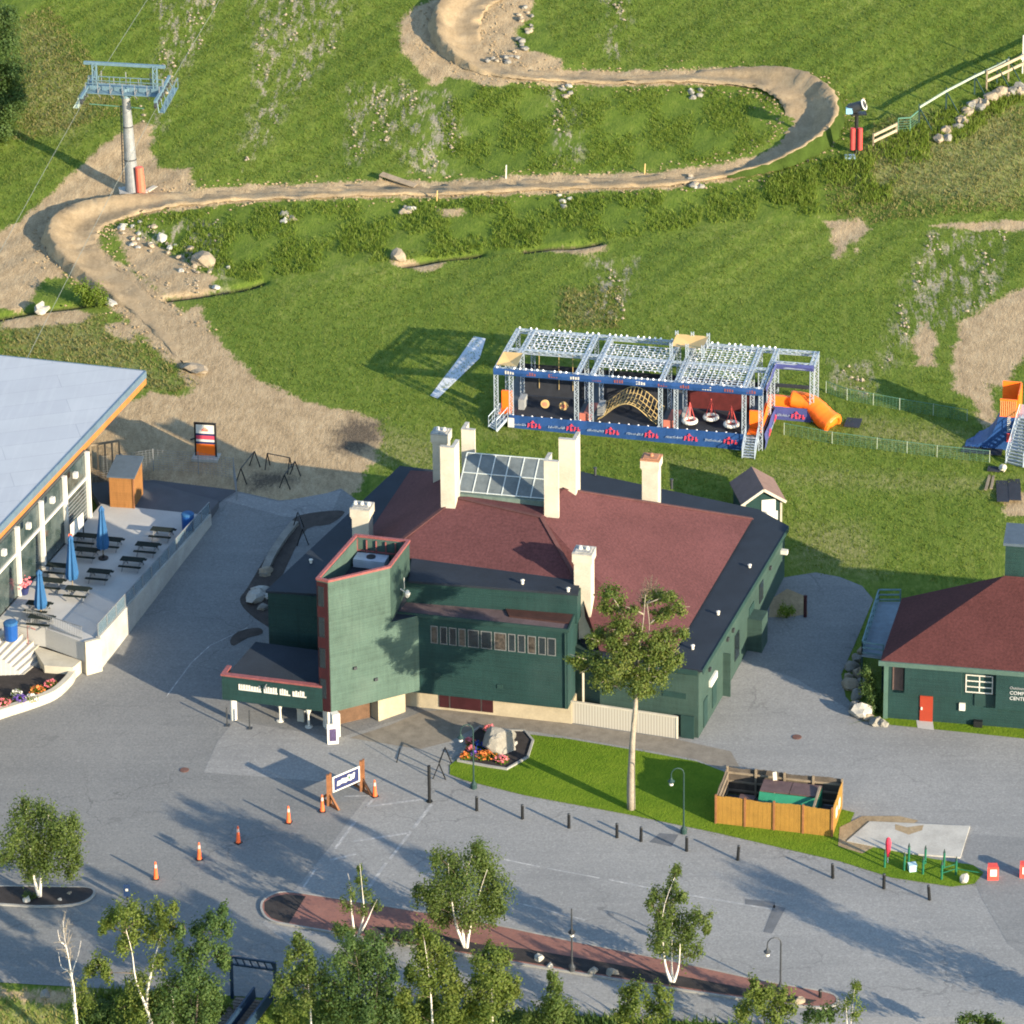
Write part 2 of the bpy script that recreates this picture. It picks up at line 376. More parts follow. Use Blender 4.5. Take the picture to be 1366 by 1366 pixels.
    def truss(s, a, b, w=.34, r=.028, up=(0, 0, 1), step=None):
        a, b = Vector(a), Vector(b); d = b - a; L = d.length; d.normalize(); up = Vector(up)
        if abs(d.dot(up)) > .95: up = Vector((0, 1, 0))
        x = d.cross(up).normalized() * w / 2; y = x.cross(d).normalized() * w / 2
        cs = [x + y, x - y, -x - y, -x + y]
        for c in cs: s.bar(a + c, b + c, r * 2, r * 2, up)
        n = max(2, int(L / (step or w * 1.25)))
        for i in range(n):
            p, q = a + d * L * i / n, a + d * L * (i + 1) / n
            for j in range(4):
                c1, c2 = cs[j], cs[(j + 1) % 4]
                if i % 2: c1, c2 = c2, c1
                s.bar(p + c1, q + c2, r * 1.3, r * 1.3, up)
        return s
    def sweep(s, pts, prof, closed=False):
        """prof: list of (offset to the right, height) or function(i)->list; pts on the ground"""
        pts = [Vector(p) for p in pts]; n = len(pts); k0 = len(s.v); m = None
        for i, p in enumerate(pts):
            a = pts[(i - 1) % n] if (closed or i) else p; b = pts[(i + 1) % n] if (closed or i < n - 1) else p
            d = Vector((b.x - a.x, b.y - a.y, 0)).normalized(); r = Vector((d.y, -d.x, 0))
            pr = prof(i) if callable(prof) else prof; m = len(pr)
            for o, h in pr: s.v.append(tuple(p + r * o + Vector((0, 0, h))))
        for i in range(n if closed else n - 1):
            for j in range(m - 1):
                a = k0 + i * m + j; b = k0 + ((i + 1) % n) * m + j; s.f.append((a, a + 1, b + 1, b)); s.m.append(s.cur)
        if not closed:
            s.f.append(tuple(k0 + j for j in range(m))); s.f.append(tuple(k0 + (n - 1) * m + j for j in range(m))[::-1]); s.m += [s.cur] * 2
        return s
    def build(s, name, mats, parent=None, origin=None, smooth=False):
        if not isinstance(mats, (list, tuple)): mats = [mats]
        if parent is not None: o0 = ORG[parent.name]
        elif origin is not None: o0 = Vector(origin)
        else:
            a = np.array(s.v); o0 = Vector((a[:, 0].mean(), a[:, 1].mean(), a[:, 2].min()))
        me = bpy.data.meshes.new(name)
        me.from_pydata([(x - o0.x, y - o0.y, z - o0.z) for x, y, z in s.v], [], s.f)
        for q in mats: me.materials.append(q)
        if len(mats) > 1: me.polygons.foreach_set('material_index', s.m)
        if smooth: me.polygons.foreach_set('use_smooth', [True] * len(s.f))
        bm = bmesh.new(); bm.from_mesh(me); bmesh.ops.recalc_face_normals(bm, faces=bm.faces); bm.to_mesh(me); bm.free()
        me.update(); ob = bpy.data.objects.new(name, me); COL.objects.link(ob)
        if parent is not None: ob.parent = parent; ORG[ob.name] = o0
        else: ob.location = o0; ORG[ob.name] = o0
        return ob
ORG = {}
def tag(o, label=None, cat=None, group=None, kind=None):
    for k, v in (('label', label), ('category', cat), ('group', group), ('kind', kind)):
        if v: o[k] = v
    return o
def thing(name, label, cat, loc, group=None, rz=0):
    o = bpy.data.objects.new(name, None); COL.objects.link(o); o.location = loc; o.rotation_euler.z = rz; o.empty_display_size = .3
    ORG[o.name] = Vector(loc); tag(o, label, cat, group); return o
def copy_tree(o, parent=None):
    c = o.copy(); COL.objects.link(c); ORG[c.name] = ORG.get(o.name, Vector((0, 0, 0)))
    if parent: c.parent = parent
    for ch in [q for q in bpy.data.objects if q.parent == o]: copy_tree(ch, c)
    return c
def place(proto, first, loc, label, rz=0, sc=None, group=None):
    o = proto if first else copy_tree(proto)
    o.location = loc; o.rotation_euler.z = rz; o['label'] = label
    if sc: o.scale = (sc, sc, sc)
    if group: o['group'] = group
    return o
def text_mesh(txt, size, name, m, parent, o, u, up, extrude=.02, bold=False, wscale=1.0):
    cu = bpy.data.curves.new('lettering', 'FONT'); cu.body = txt; cu.size = size; cu.extrude = extrude; cu.offset = .012 * size if bold else 0
    ob = bpy.data.objects.new('lettering_tmp', cu); COL.objects.link(ob); bpy.context.view_layer.update()
    me = bpy.data.meshes.new_from_object(ob.evaluated_get(bpy.context.evaluated_depsgraph_get()))
    bpy.data.objects.remove(ob); bpy.data.curves.remove(cu)
    o, u, up = Vector(o), Vector(u).normalized(), Vector(up).normalized(); w = u.cross(up); o0 = ORG[parent.name] if parent else o
    for v in me.vertices: v.co = o + u * v.co.x * wscale + up * v.co.y + w * v.co.z - o0
    me.materials.clear(); me.materials.append(m); me.name = name; me.update()
    t = bpy.data.objects.new(name, me); COL.objects.link(t)
    if parent: t.parent = parent; ORG[t.name] = o0
    else: t.location = o; ORG[t.name] = o
    return t
def inpoly(x, y, poly):
    c = False; n = len(poly); j = n - 1
    for i in range(n):
        if (poly[i][1] > y) != (poly[j][1] > y) and x < (poly[j][0] - poly[i][0]) * (y - poly[i][1]) / (poly[j][1] - poly[i][1]) + poly[i][0]: c = not c
        j = i
    return c
def wpoly(px): return [P(*q) for q in px]
def dens(pts, step=1.0, closed=False):
    out = []; n = len(pts)
    for i in range(n if closed else n - 1):
        a, b = Vector(pts[i]), Vector(pts[(i + 1) % n]); k = max(1, int((b - a).length / step))
        out += [a.lerp(b, t / k) for t in range(k)]
    if not closed: out.append(Vector(pts[-1]))
    return out
def spline(pts, n=8, closed=False):
    pts = [Vector(p) for p in pts]; out = []; N = len(pts)
    for i in range(N if closed else N - 1):
        g = (lambda k: pts[k % N]) if closed else (lambda k: pts[max(0, min(N - 1, k))])
        a, b, c, d = g(i - 1), g(i), g(i + 1), g(i + 2)
        for t in range(n):
            t /= n; out.append(.5 * ((2 * b) + (c - a) * t + (2 * a - 5 * b + 4 * c - d) * t * t + (3 * b - a - 3 * c + d) * t ** 3))
    if not closed: out.append(pts[-1])
    return out
def drape(name, poly, lift, m, step=1.5, kind='structure', thick=0.0, build=True):
    """ground sheet cut to a polygon and laid on the terrain"""
    bm = bmesh.new(); vs = [bm.verts.new((p[0], p[1], 0)) for p in poly]; bm.faces.new(vs)
    xs = [p[0] for p in poly]; ys = [p[1] for p in poly]
    for k in range(int(min(xs) / step) - 1, int(max(xs) / step) + 2):
        bmesh.ops.bisect_plane(bm, geom=bm.verts[:] + bm.edges[:] + bm.faces[:], plane_co=(k * step, 0, 0), plane_no=(1, 0, 0))
    for k in range(int(min(ys) / step) - 1, int(max(ys) / step) + 2):
        bmesh.ops.bisect_plane(bm, geom=bm.verts[:] + bm.edges[:] + bm.faces[:], plane_co=(0, k * step, 0), plane_no=(0, 1, 0))
    bmesh.ops.triangulate(bm, faces=[f for f in bm.faces if len(f.verts) > 4])
    for v in bm.verts: v.co.z = Tz(v.co.x, v.co.y) + lift
    bmesh.ops.recalc_face_normals(bm, faces=bm.faces)
    if sum(f.normal.z for f in bm.faces) < 0: bmesh.ops.reverse_faces(bm, faces=bm.faces)
    me = bpy.data.meshes.new(name); bm.to_mesh(me); bm.free(); me.materials.append(m)
    o = bpy.data.objects.new(name, me); COL.objects.link(o); ORG[o.name] = Vector((0, 0, 0))
    if kind: o['kind'] = kind
    return o
# ================================================================== THE GROUND
def sdf(X, Y, poly):
    """signed distance in metres, positive inside"""
    d = np.full(X.shape, 1e9); ins = np.zeros(X.shape, bool); n = len(poly)
    for i in range(n):
        ax, ay = poly[i][0], poly[i][1]; bx, by = poly[(i + 1) % n][0], poly[(i + 1) % n][1]
        ex, ey = bx - ax, by - ay; L = ex * ex + ey * ey + 1e-9
        t = np.clip(((X - ax) * ex + (Y - ay) * ey) / L, 0, 1)
        d = np.minimum(d, (X - ax - t * ex) ** 2 + (Y - ay - t * ey) ** 2)
        c = ((ay > Y) != (by > Y)) & (X < ex * (Y - ay) / (ey if abs(ey) > 1e-9 else 1e-9) + ax); ins ^= c
    d = np.sqrt(d); return np.where(ins, d, -d)
def ldist(X, Y, pts):
    d = np.full(X.shape, 1e9)
    for a, b in zip(pts[:-1], pts[1:]):
        ex, ey = b[0] - a[0], b[1] - a[1]; L = ex * ex + ey * ey + 1e-9
        t = np.clip(((X - a[0]) * ex + (Y - a[1]) * ey) / L, 0, 1); d = np.minimum(d, (X - a[0] - t * ex) ** 2 + (Y - a[1] - t * ey) ** 2)
    return np.sqrt(d)
TRAIL_PX = [(715, -30), (668, -14), (632, 2), (612, 26), (612, 52), (628, 76), (655, 92), (700, 99), (760, 103), (860, 104), (955, 103), (1020, 108), (1062, 124), (1082, 148), (1080, 176), (1052, 202), (1005, 222), (940, 233), (870, 241), (790, 244), (700, 246), (610, 252), (520, 252), (420, 256), (330, 260), (262, 265), (200, 272), (150, 283), (112, 297), (97, 318), (110, 345), (150, 378), (190, 408), (230, 442), (268, 480), (310, 522), (345, 552)]
TRACK = spline([P(*q) for q in TRAIL_PX], 5)
TRAIL_PX = TRAIL_PX[:-2]
TRAIL = spline([P(*q) for q in TRAIL_PX], 9)
DIRT = [
 [(228, 430), (262, 405), (300, 462), (345, 505), (400, 530), (470, 548), (505, 560), (512, 590), (500, 620), (470, 660), (440, 690), (300, 690), (60, 660), (100, 590), (150, 545), (200, 520), (245, 528), (272, 505), (262, 470)],
 [(-60, 400), (-40, 330), (30, 290), (85, 238), (140, 190), (192, 158), (206, 168), (204, 205), (215, 222), (255, 224), (262, 255), (200, 280), (110, 300), (80, 320), (96, 350), (90, 372), (60, 372), (45, 400), (20, 418)],
 [(530, 30), (550, 12), (600, -10), (720, -40), (712, 20), (690, 40), (690, 62), (720, 70), (750, 80), (758, 98), (700, 106), (664, 118), (640, 112), (600, 104), (575, 118), (560, 100), (536, 70)],
 [(1276, 430), (1330, 398), (1380, 376), (1400, 440), (1372, 470), (1350, 500), (1340, 520), (1318, 510), (1336, 560), (1312, 570), (1300, 545), (1272, 520), (1268, 470)],
 [(1228, 430), (1238, 428), (1254, 455), (1250, 490), (1222, 488), (1216, 455)],
 [(1094, 292), (1150, 292), (1164, 306), (1146, 322), (1143, 338), (1136, 318), (1122, 345), (1112, 345), (1110, 312)],
 [(1230, 299), (1366, 293), (1400, 291), (1400, 305), (1290, 308), (1250, 304)],
 [(150, 300), (165, 296), (200, 320), (250, 350), (290, 372), (280, 392), (240, 398), (205, 388), (170, 355)],
 [(140, 432), (165, 425), (185, 440), (178, 458), (150, 448)], [(246, 470), (262, 488), (270, 505), (258, 508), (244, 492)],
 [(1336, 668), (1400, 640), (1400, 690), (1340, 690)], [(520, 342), (600, 350), (575, 362), (528, 356)], [(700, 332), (806, 322), (818, 332), (790, 342), (710, 338)],
 [(0, 425), (90, 410), (130, 418), (110, 432), (0, 440)], [(580, 278), (618, 278), (620, 288), (590, 292)], [(-30, 1314), (110, 1322), (330, 1336), (330, 1343), (120, 1338), (60, 1345), (-30, 1330)],
]
DRYP = [
 [(742, 385), (800, 380), (812, 425), (830, 445), (745, 435), (740, 410)],
 [(850, 598), (1060, 620), (1366, 635), (1366, 665), (1200, 660), (1000, 645), (860, 620)],
 [(1050, 690), (1160, 690), (1200, 770), (1150, 780), (1050, 760)],
 [(1180, 150), (1366, 130), (1400, 230), (1366, 280), (1180, 270), (1100, 240)],
 [(0, 420), (130, 418), (260, 520), (200, 530), (120, 490), (0, 470)],
 [(0, 40), (60, 20), (160, 130), (100, 190), (20, 180)],
 [(430, 580), (520, 560), (640, 600), (640, 640), (500, 630)], [(640, 572), (690, 570), (690, 585), (640, 590)],
 [(1110, 480), (1170, 485), (1160, 530), (1110, 520)], [(1130, 545), (1300, 570), (1300, 620), (1130, 590)],
 [(-20, 1312), (330, 1334), (330, 1420), (-40, 1420)],
]
LUSH = [
 [(160, 280), (330, 268), (520, 262), (760, 256), (1000, 240), (1130, 205), (1140, 285), (980, 300), (820, 318), (640, 338), (540, 350), (330, 380), (250, 345), (185, 320)],
 [(590, 118), (760, 112), (930, 112), (1020, 120), (1046, 150), (1030, 190), (960, 222), (800, 232), (660, 236), (590, 200)],
 [(1160, 195), (1230, 160), (1366, 90), (1400, 140), (1280, 190), (1210, 225), (1150, 235)],
 [(-30, -20), (40, -20), (45, 60), (35, 160), (0, 190), (-40, 190)], [(85, 365), (140, 375), (152, 400), (110, 410)],
]
STONE = [
 [(195, -20), (300, -20), (270, 60), (235, 120), (205, 190), (185, 150), (215, 60)], [(330, -20), (470, -20), (450, 60), (400, 120), (350, 200), (320, 230), (340, 130)],
 [(540, 120), (600, 120), (615, 180), (600, 235), (545, 230), (520, 190)], [(735, 120), (765, 120), (780, 220), (740, 230)], [(150, 300), (290, 290), (300, 390), (220, 395)],
 [(1236, 310), (1345, 310), (1330, 400), (1270, 430), (1170, 500), (1190, 430)], [(800, -10), (840, -10), (835, 80), (810, 80)], [(790, 345), (850, 345), (830, 430), (780, 420)],
 [(1110, 480), (1170, 485), (1160, 530), (1110, 520)], [(455, 120), (540, 100), (560, 160), (470, 220)],
]
def axis(lo, hi, step, far):
    a = np.arange(lo, hi, step); k = np.cumsum(np.geomspace(step, 40, 14)); k = k[k < far]
    return np.concatenate([(lo - k)[::-1], a, hi + k])
gx = axis(-68, 62, .3, 260); gy = axis(-76, 118, .3, 260)
GX, GY = np.meshgrid(gx, gy); GZ = T(GX, GY)
HX, HY = GX.ravel(), GY.ravel()
dirt = np.full(HX.shape, -9.0)
for p in DIRT: dirt = np.maximum(dirt, sdf(HX, HY, wpoly(p)))
tl = ldist(HX, HY, TRACK[:150]); dirt = np.maximum(dirt, 1.75 - tl); dirt = np.maximum(dirt, 2.6 - ldist(HX, HY, TRACK[146:]))
dry = np.full(HX.shape, -9.0); lush = dry.copy(); stone = dry.copy()
for p in DRYP: dry = np.maximum(dry, sdf(HX, HY, wpoly(p)))
for p in LUSH: lush = np.maximum(lush, sdf(HX, HY, wpoly(p)))
for p in STONE: stone = np.maximum(stone, sdf(HX, HY, wpoly(p)))
stain = np.full(HX.shape, -9.0)
for p in ([(446, 575), (470, 560), (505, 562), (512, 575), (492, 598), (468, 606), (446, 598)], [(332, 638), (350, 630), (383, 632), (384, 642), (360, 653), (334, 656), (328, 648)], [(120, 628), (200, 632), (200, 650), (120, 652)]): stain = np.maximum(stain, sdf(HX, HY, wpoly(p)))
DITCH = [spline([P(*q) for q in L], 4) for L in ([(-20, 428), (40, 415), (95, 408), (140, 400), (150, 394)], [(222, 398), (270, 392), (320, 384), (350, 376)], [(540, 352), (585, 345), (640, 338)], [(700, 333), (760, 328), (800, 322)], [(928, 112), (925, 135)], [(758, 118), (752, 150)], [(545, 285), (542, 330)], [(752, 270), (760, 315)], [(386, 300), (388, 370)])]
ditch = np.full(HX.shape, 9.0)
for L in DITCH[:4]: ditch = np.minimum(ditch, ldist(HX, HY, L))
GZ = GZ - .45 * np.exp(-(ditch.reshape(GZ.shape) / .45) ** 2)
ny, nx = GZ.shape
idx = np.arange(ny * nx).reshape(ny, nx)
F = np.stack([idx[:-1, :-1], idx[:-1, 1:], idx[1:, 1:], idx[1:, :-1]], -1).reshape(-1, 4)
me = bpy.data.meshes.new('hillside_ground'); V = np.stack([HX, HY, GZ.ravel()], -1)
me.vertices.add(len(V)); me.vertices.foreach_set('co', V.ravel().astype(np.float32))
me.loops.add(F.size); me.loops.foreach_set('vertex_index', F.ravel().astype(np.int32))
me.polygons.add(len(F)); me.polygons.foreach_set('loop_start', np.arange(0, F.size, 4, dtype=np.int32)); me.polygons.foreach_set('loop_total', np.full(len(F), 4, dtype=np.int32))
me.polygons.foreach_set('use_smooth', np.ones(len(F), bool)); me.update()
for nm, arr in (('dirt', dirt), ('dry', dry), ('lush', lush), ('stone', stone), ('ditch', ditch), ('stain', stain)):
    at = me.attributes.new(nm, 'FLOAT', 'POINT'); at.data.foreach_set('value', np.clip(arr, -9, 9).astype(np.float32))
def mk_ground():
    m, n, b = newmat('alpine meadow ground'); v = coords(n)
    big = noise(n, v, .07, 4, .6); mid = noise(n, v, .45, 5, .65); fine = noise(n, coords(n, (1.6, .55, 1)), 3.2, 4, .7); vf = noise(n, v, 9, 2, .7)
    mow = noise(n, coords(n, (1.0, .06, 1), 'Object', (0, 0, R(-8))), 1.1, 4, .65)
    clump = noise(n, coords(n, (1.3, .75, 1)), 1.15, 5, .75)
    a = mth(n, 'ADD', mth(n, 'MULTIPLY', big, .22), mth(n, 'ADD', mth(n, 'MULTIPLY', clump, .42), mth(n, 'MULTIPLY', fine, .36)))
    g = ramp(n, a, [(.34, (.040, .070, .010)), (.45, (.072, .112, .016)), (.54, (.106, .148, .023)), (.66, (.185, .198, .058))])
    g = mixc(n, mrange(n, mow, .52, .72, 0, .4), g, (.138, .160, .036))
    g = mixc(n, mrange(n, mow, .30, .44, .35, 0), g, (.044, .092, .010))
    jit = mth(n, 'MULTIPLY', mth(n, 'SUBTRACT', mth(n, 'ADD', mth(n, 'MULTIPLY', mid, .6), mth(n, 'MULTIPLY', fine, .4)), .5), 5.0)
    lus = mth(n, 'ADD', attr(n, 'lush'), jit)
    g = mixc(n, mrange(n, lus, -.3, 1.4, 0, .75), g, ramp(n, a, [(.32, (.046, .082, .011)), (.5, (.082, .124, .017)), (.68, (.126, .158, .028))]))
    dr = mth(n, 'ADD', attr(n, 'dry'), mth(n, 'MULTIPLY', jit, 1.3))
    dc = ramp(n, fine, [(.34, (.11, .13, .032)), (.5, (.17, .17, .060)), (.68, (.27, .235, .130))])
    g = mixc(n, mrange(n, dr, -.2, 2.6, 0, .65), g, dc)
    # thin stony streaks washed down the slope
    sn = noise(n, coords(n, (1.5, .33, 1), 'Object', (0, 0, R(14))), .95, 6, .72)
    sm = mth(n, 'MULTIPLY', mrange(n, mth(n, 'ADD', attr(n, 'stone'), jit), -.6, .8), mrange(n, sn, .50, .58))
    g = mixc(n, mth(n, 'MULTIPLY', sm, .85), g, ramp(n, vf, [(.35, (.18, .15, .10)), (.65, (.40, .35, .26))]))
    # bare dirt
    di = mth(n, 'ADD', attr(n, 'dirt'), mth(n, 'MULTIPLY', jit, .75))
    st = noise(n, coords(n, (1.1, .4, 1), 'Object', (0, 0, R(25))), 1.7, 5, .65)
    dcol = ramp(n, mth(n, 'ADD', mth(n, 'MULTIPLY', st, .45), mth(n, 'ADD', mth(n, 'MULTIPLY', mid, .2), mth(n, 'MULTIPLY', vf, .35))), [(.35, (.18, .132, .078)), (.5, (.30, .225, .133)), (.66, (.42, .33, .205))])
    g = mixc(n, mrange(n, di, -.05, .35), g, dcol)
    g = mixc(n, mrange(n, mth(n, 'ADD', attr(n, 'stain'), mth(n, 'MULTIPLY', jit, 1.5)), -.6, 1.0, 0, .88), g, ramp(n, vf, [(.35, (.035, .03, .024)), (.65, (.10, .08, .06))]))
    g = mixc(n, mrange(n, attr(n, 'ditch'), .12, .42, .9, 0), g, (.035, .028, .018))
    lk(n, g, b.inputs['Base Color']); b.inputs['Roughness'].default_value = .95; b.inputs['Specular IOR Level'].default_value = .08
    h = mth(n, 'ADD', mth(n, 'MULTIPLY', fine, .7), mth(n, 'MULTIPLY', vf, .3)); bump(n, b, h, .75, .16); return m
me.materials.append(mk_ground())
og = bpy.data.objects.new('hillside_ground', me); COL.objects.link(og); og['kind'] = 'structure'

# ---- bike trail with its banked turns
def bank(i):
    p = TRAIL[i]; L = R_ = 0.12
    n = len(TRAIL); t = i / (n - 1) * (len(TRAIL_PX) - 1)
    def bell(c, w): return max(0.0, 1 - ((t - c) / w) ** 2)
    # heading down the trail: top loop and left loop turn left-handed with the berm on the right, the right loop the other way
    b1, b2, b3 = bell(3.2, 3.0), bell(13.2, 3.6), bell(28.6, 3.4)
    wdt = .95 + 1.0 * b1 + 1.15 * b2 + .95 * b3 + (.7 * min(1, max(0, (t - 31) / 3)))
    hR = .08 + 1.2 * b1 + 1.05 * b3; hL = .08 + 1.45 * b2
    return wdt, hL, hR
def tprof(i):
    w, hL, hR = bank(i); e = (i * 0.618 % 1 - .5) * .12
    if i < 3: hL = hR = .02
    fade = min(1, (len(TRAIL) - 1 - i) / 14.0)
    return [(-w - .3 - hL * .42, -.06), (-w - .16 - hL * .12, hL * .92 + .02), (-w - .02, hL + .03), (-w * .55 + e, .05 + hL * .5), (-w * .1 + (-.1 if hL > .3 else 0), .05 + hL * .12), (w * .1 + (.1 if hR > .3 else 0), .05 + hR * .12), (w * .55 + e, .05 + hR * .5), (w + .02, hR + .03), (w + .16 + hR * .12, hR * .92 + .02), (w + .3 + hR * .42, -.06)]
def tprof2(i): f = min(1, (len(TRAIL) - 1 - i) / 30.0); q = random.Random(i); return [(o * (.85 + .15 * f) + q.uniform(-.17, .17), h - .16 * (1 - f) + q.uniform(-.06, .06)) for o, h in tprof(i)]
def gl(pts): return [ground(p) for p in pts]
mb = MB(); mb.sweep(gl(TRAIL), tprof2); mb.m = [1 if (k % 9 == 0 and k // 9 < len(TRAIL) - 1 and bank(k // 9)[1] > .25) else 0 for k in range(len(mb.f))]
M['bank_grass'] = mat('grassy bank', (.034, .056, .010), .95, .35, .8, 5, 0, .6, .08)
bt = mb.build('bike_trail', [M['trail'], M['bank_grass']], None, (0, 0, 0), True); bt['kind'] = 'structure'

# ---- asphalt
ASPH = [(-300, 1296), (0, 1311), (345, 1331), (700, 1351), (1366, 1388), (1900, 1418), (1900, 1008), (1366, 984), (1290, 976), (1190, 966), (1150, 955), (1128, 930), (1122, 900), (1140, 860), (1165, 800), (1150, 782), (1120, 770), (1088, 764), (1050, 770), (990, 780), (940, 800), (700, 800), (520, 700), (455, 652), (420, 664), (372, 668), (318, 656), (240, 655), (150, 700), (0, 860), (-300, 930)]
acc = drape('access_road', wpoly(ASPH), .03, M['asphalt'])
LOT = [(395, 1186), (440, 1130), (491, 1061), (440, 1044), (272, 1031), (290, 990), (313, 962), (450, 985), (560, 952), (760, 972), (905, 987), (925, 984), (990, 882), (1060, 905), (1130, 945), (1190, 968), (1290, 978), (1366, 986), (1900, 1010), (1900, 1416), (1366, 1386), (700, 1349), (480, 1340), (350, 1232)]
drape('parking_lot', wpoly(LOT), .036, M['asphalt_l'])
drape('rear_paving', wpoly([(300, 668), (318, 658), (372, 670), (455, 655), (440, 690), (420, 690), (380, 690)]), .037, M['asphalt_l'], 1.0)
# worn markings
def strip(mb, a, b, w, lift):
    a, b = P(*a), P(*b); d = (b - a); L = d.length; d.normalize(); s = Vector((d.y, -d.x, 0)).normalized() * w / 2; k = max(1, int(L / 1.2))
    for i in range(k):
        p, q = ground(a + d * L * i / k, lift), ground(a + d * L * (i + 1) / k, lift); mb.quad(p - s, p + s, q + s, q - s)
mb = MB()
for a, b, w in [((487, 1077), (564, 1067), .22), ((472, 1123), (545, 1112), .22), ((576, 1074), (552, 1105), .24), ((548, 1110), (520, 1147), .2), ((515, 1152), (492, 1185), .22), ((474, 1096), (447, 1133), .2), ((501, 1064), (487, 1078), .2), ((459, 1063), (499, 1062), .16), ((440, 1148), (475, 1140), .2), ((672, 1147), (720, 1157), .14), ((730, 1159), (800, 1172), .14), ((812, 1174), (870, 1186), .14), ((915, 1194), (1032, 1214), .16), ((690, 1205), (780, 1228), .12), ((1155, 1112), (1195, 1118), .12), ((405, 1184), (421, 1160), .14)]:
    strip(mb, a, b, w, .042)
mk = mb.build('road_markings', M['paint'], None, (0, 0, 0)); mk['kind'] = 'structure'
drape('brick_walk', wpoly([(466, 985), (520, 968), (562, 950), (640, 944), (700, 955), (760, 966), (903, 987), (975, 1003), (990, 1030), (960, 1026), (930, 1014), (860, 1001), (760, 984), (700, 975), (640, 968), (600, 990), (560, 1000)]), .044, mat('brownish walk', (.175, .155, .125), .9, .3, 1.2, 9, 0, .3), 1.0)
M['asphalt_m'] = mk_asphalt('mid asphalt', (.188, .190, .186), (.222, .222, .214), (.158, .162, .16))
# darker sealed patches
M['seal'] = mat('sealed asphalt patch', (.105, .11, .115), .85, .2, 1.5, 9, 0, .2)
for nm, poly in (('asphalt_patch', [(880, 1112), (905, 1114), (896, 1130), (866, 1124)]), ('asphalt_patch', [(1032, 1208), (1048, 1212), (1030, 1246), (1018, 1244)]), ('asphalt_patch', [(994, 1200), (1034, 1204), (1034, 1212), (994, 1207)]), ('asphalt_patch', [(1290, 1112), (1400, 1122), (1400, 1300), (1345, 1260), (1310, 1200), (1285, 1140)])):
    drape(nm, wpoly(poly), .043, M['seal'] if len(poly) < 5 else M['asphalt_m'], 1.0)
mb = MB()
for L in ([(255, 885), (235, 912), (222, 930)], [(330, 838), (280, 862), (255, 885)]):
    for a, b in zip(L[:-1], L[1:]): strip(mb, a, b, .09, .045)
mb.build('seam_line', M['paint'], None, (0, 0, 0))['kind'] = 'structure'

def kerbed(name, px, m, lift=.12, kw=.16, kh=.15, kerb_name='kerb', kmat=None, smooth_n=0, step=1.0, kind='structure'):
    pts = wpoly(px)
    if smooth_n: pts = spline(pts, smooth_n, True)
    o = drape(name, pts, lift, m, step, kind)
    if kw:
        mb = MB(); mb.sweep(gl(dens(pts, 1.0, True)), [(-kw / 2, -.05), (-kw / 2, kh), (kw / 2, kh), (kw / 2, -.05)], True)
        mb.build(kerb_name, kmat or M['kerb'], None, (0, 0, 0))['kind'] = 'structure'
    return o
# lawn in front of the lodge
M['lawn'] = None
def mk_lawn():
    m, n, b = newmat('mown lawn'); v = coords(n)
    big = noise(n, v, .18, 4, .6); mid = noise(n, v, .9, 5, .65); fine = noise(n, coords(n, (1.5, .8, 1)), 4.5, 4, .7)
    a = mth(n, 'ADD', mth(n, 'MULTIPLY', big, .35), mth(n, 'ADD', mth(n, 'MULTIPLY', mid, .3), mth(n, 'MULTIPLY', fine, .35)))
    g = ramp(n, a, [(.30, (.052, .105, .007)), (.45, (.085, .145, .010)), (.58, (.120, .178, .014)), (.72, (.175, .205, .028))])
    lk(n, g, b.inputs['Base Color']); b.inputs['Roughness'].default_value = .95; b.inputs['Specular IOR Level'].default_value = .08
    bump(n, b, fine, .7, .12); return m
M['lawn'] = mk_lawn()
LAWN = [(600, 1022), (612, 1012), (640, 1012), (700, 980), (760, 987), (860, 1004), (930, 1017), (965, 1030), (1000, 1042), (1100, 1075), (1140, 1085), (1128, 1112), (1140, 1126), (1215, 1140), (1240, 1146), (1298, 1155), (1312, 1165), (1300, 1180), (1270, 1184), (1190, 1172), (1120, 1150), (1050, 1134), (960, 1113), (840, 1088), (700, 1062), (620, 1042), (600, 1034)]
drape('lawn', wpoly(LAWN), .07, M['lawn'], 1.0)
drape('lawn', wpoly([(1128, 968), (1180, 955), (1240, 960), (1500, 975), (1500, 990), (1366, 986), (1290, 978), (1190, 968), (1150, 962)]), .05, M['lawn'], 1.0)
drape('sandy_verge', wpoly([(1120, 1105), (1150, 1090), (1200, 1090), (1225, 1096), (1200, 1112), (1150, 1140), (1118, 1130)]), .085, M['dirt_loose'], 1.0)
SLAB = [(1160, 1098), (1294, 1104), (1281, 1146), (1215, 1141), (1130, 1124)]
slab = MB(); sp_ = wpoly(SLAB); slab.prism(sp_, -.05, .14); slab.build('concrete_slab', M['concrete'], None, (0, 0, 0))['kind'] = 'structure'
drape('slab_stain', wpoly([(1194, 1102), (1210, 1106), (1232, 1103), (1230, 1110), (1212, 1116), (1194, 1109)]), .146, M['dirt_loose'], 1.0)
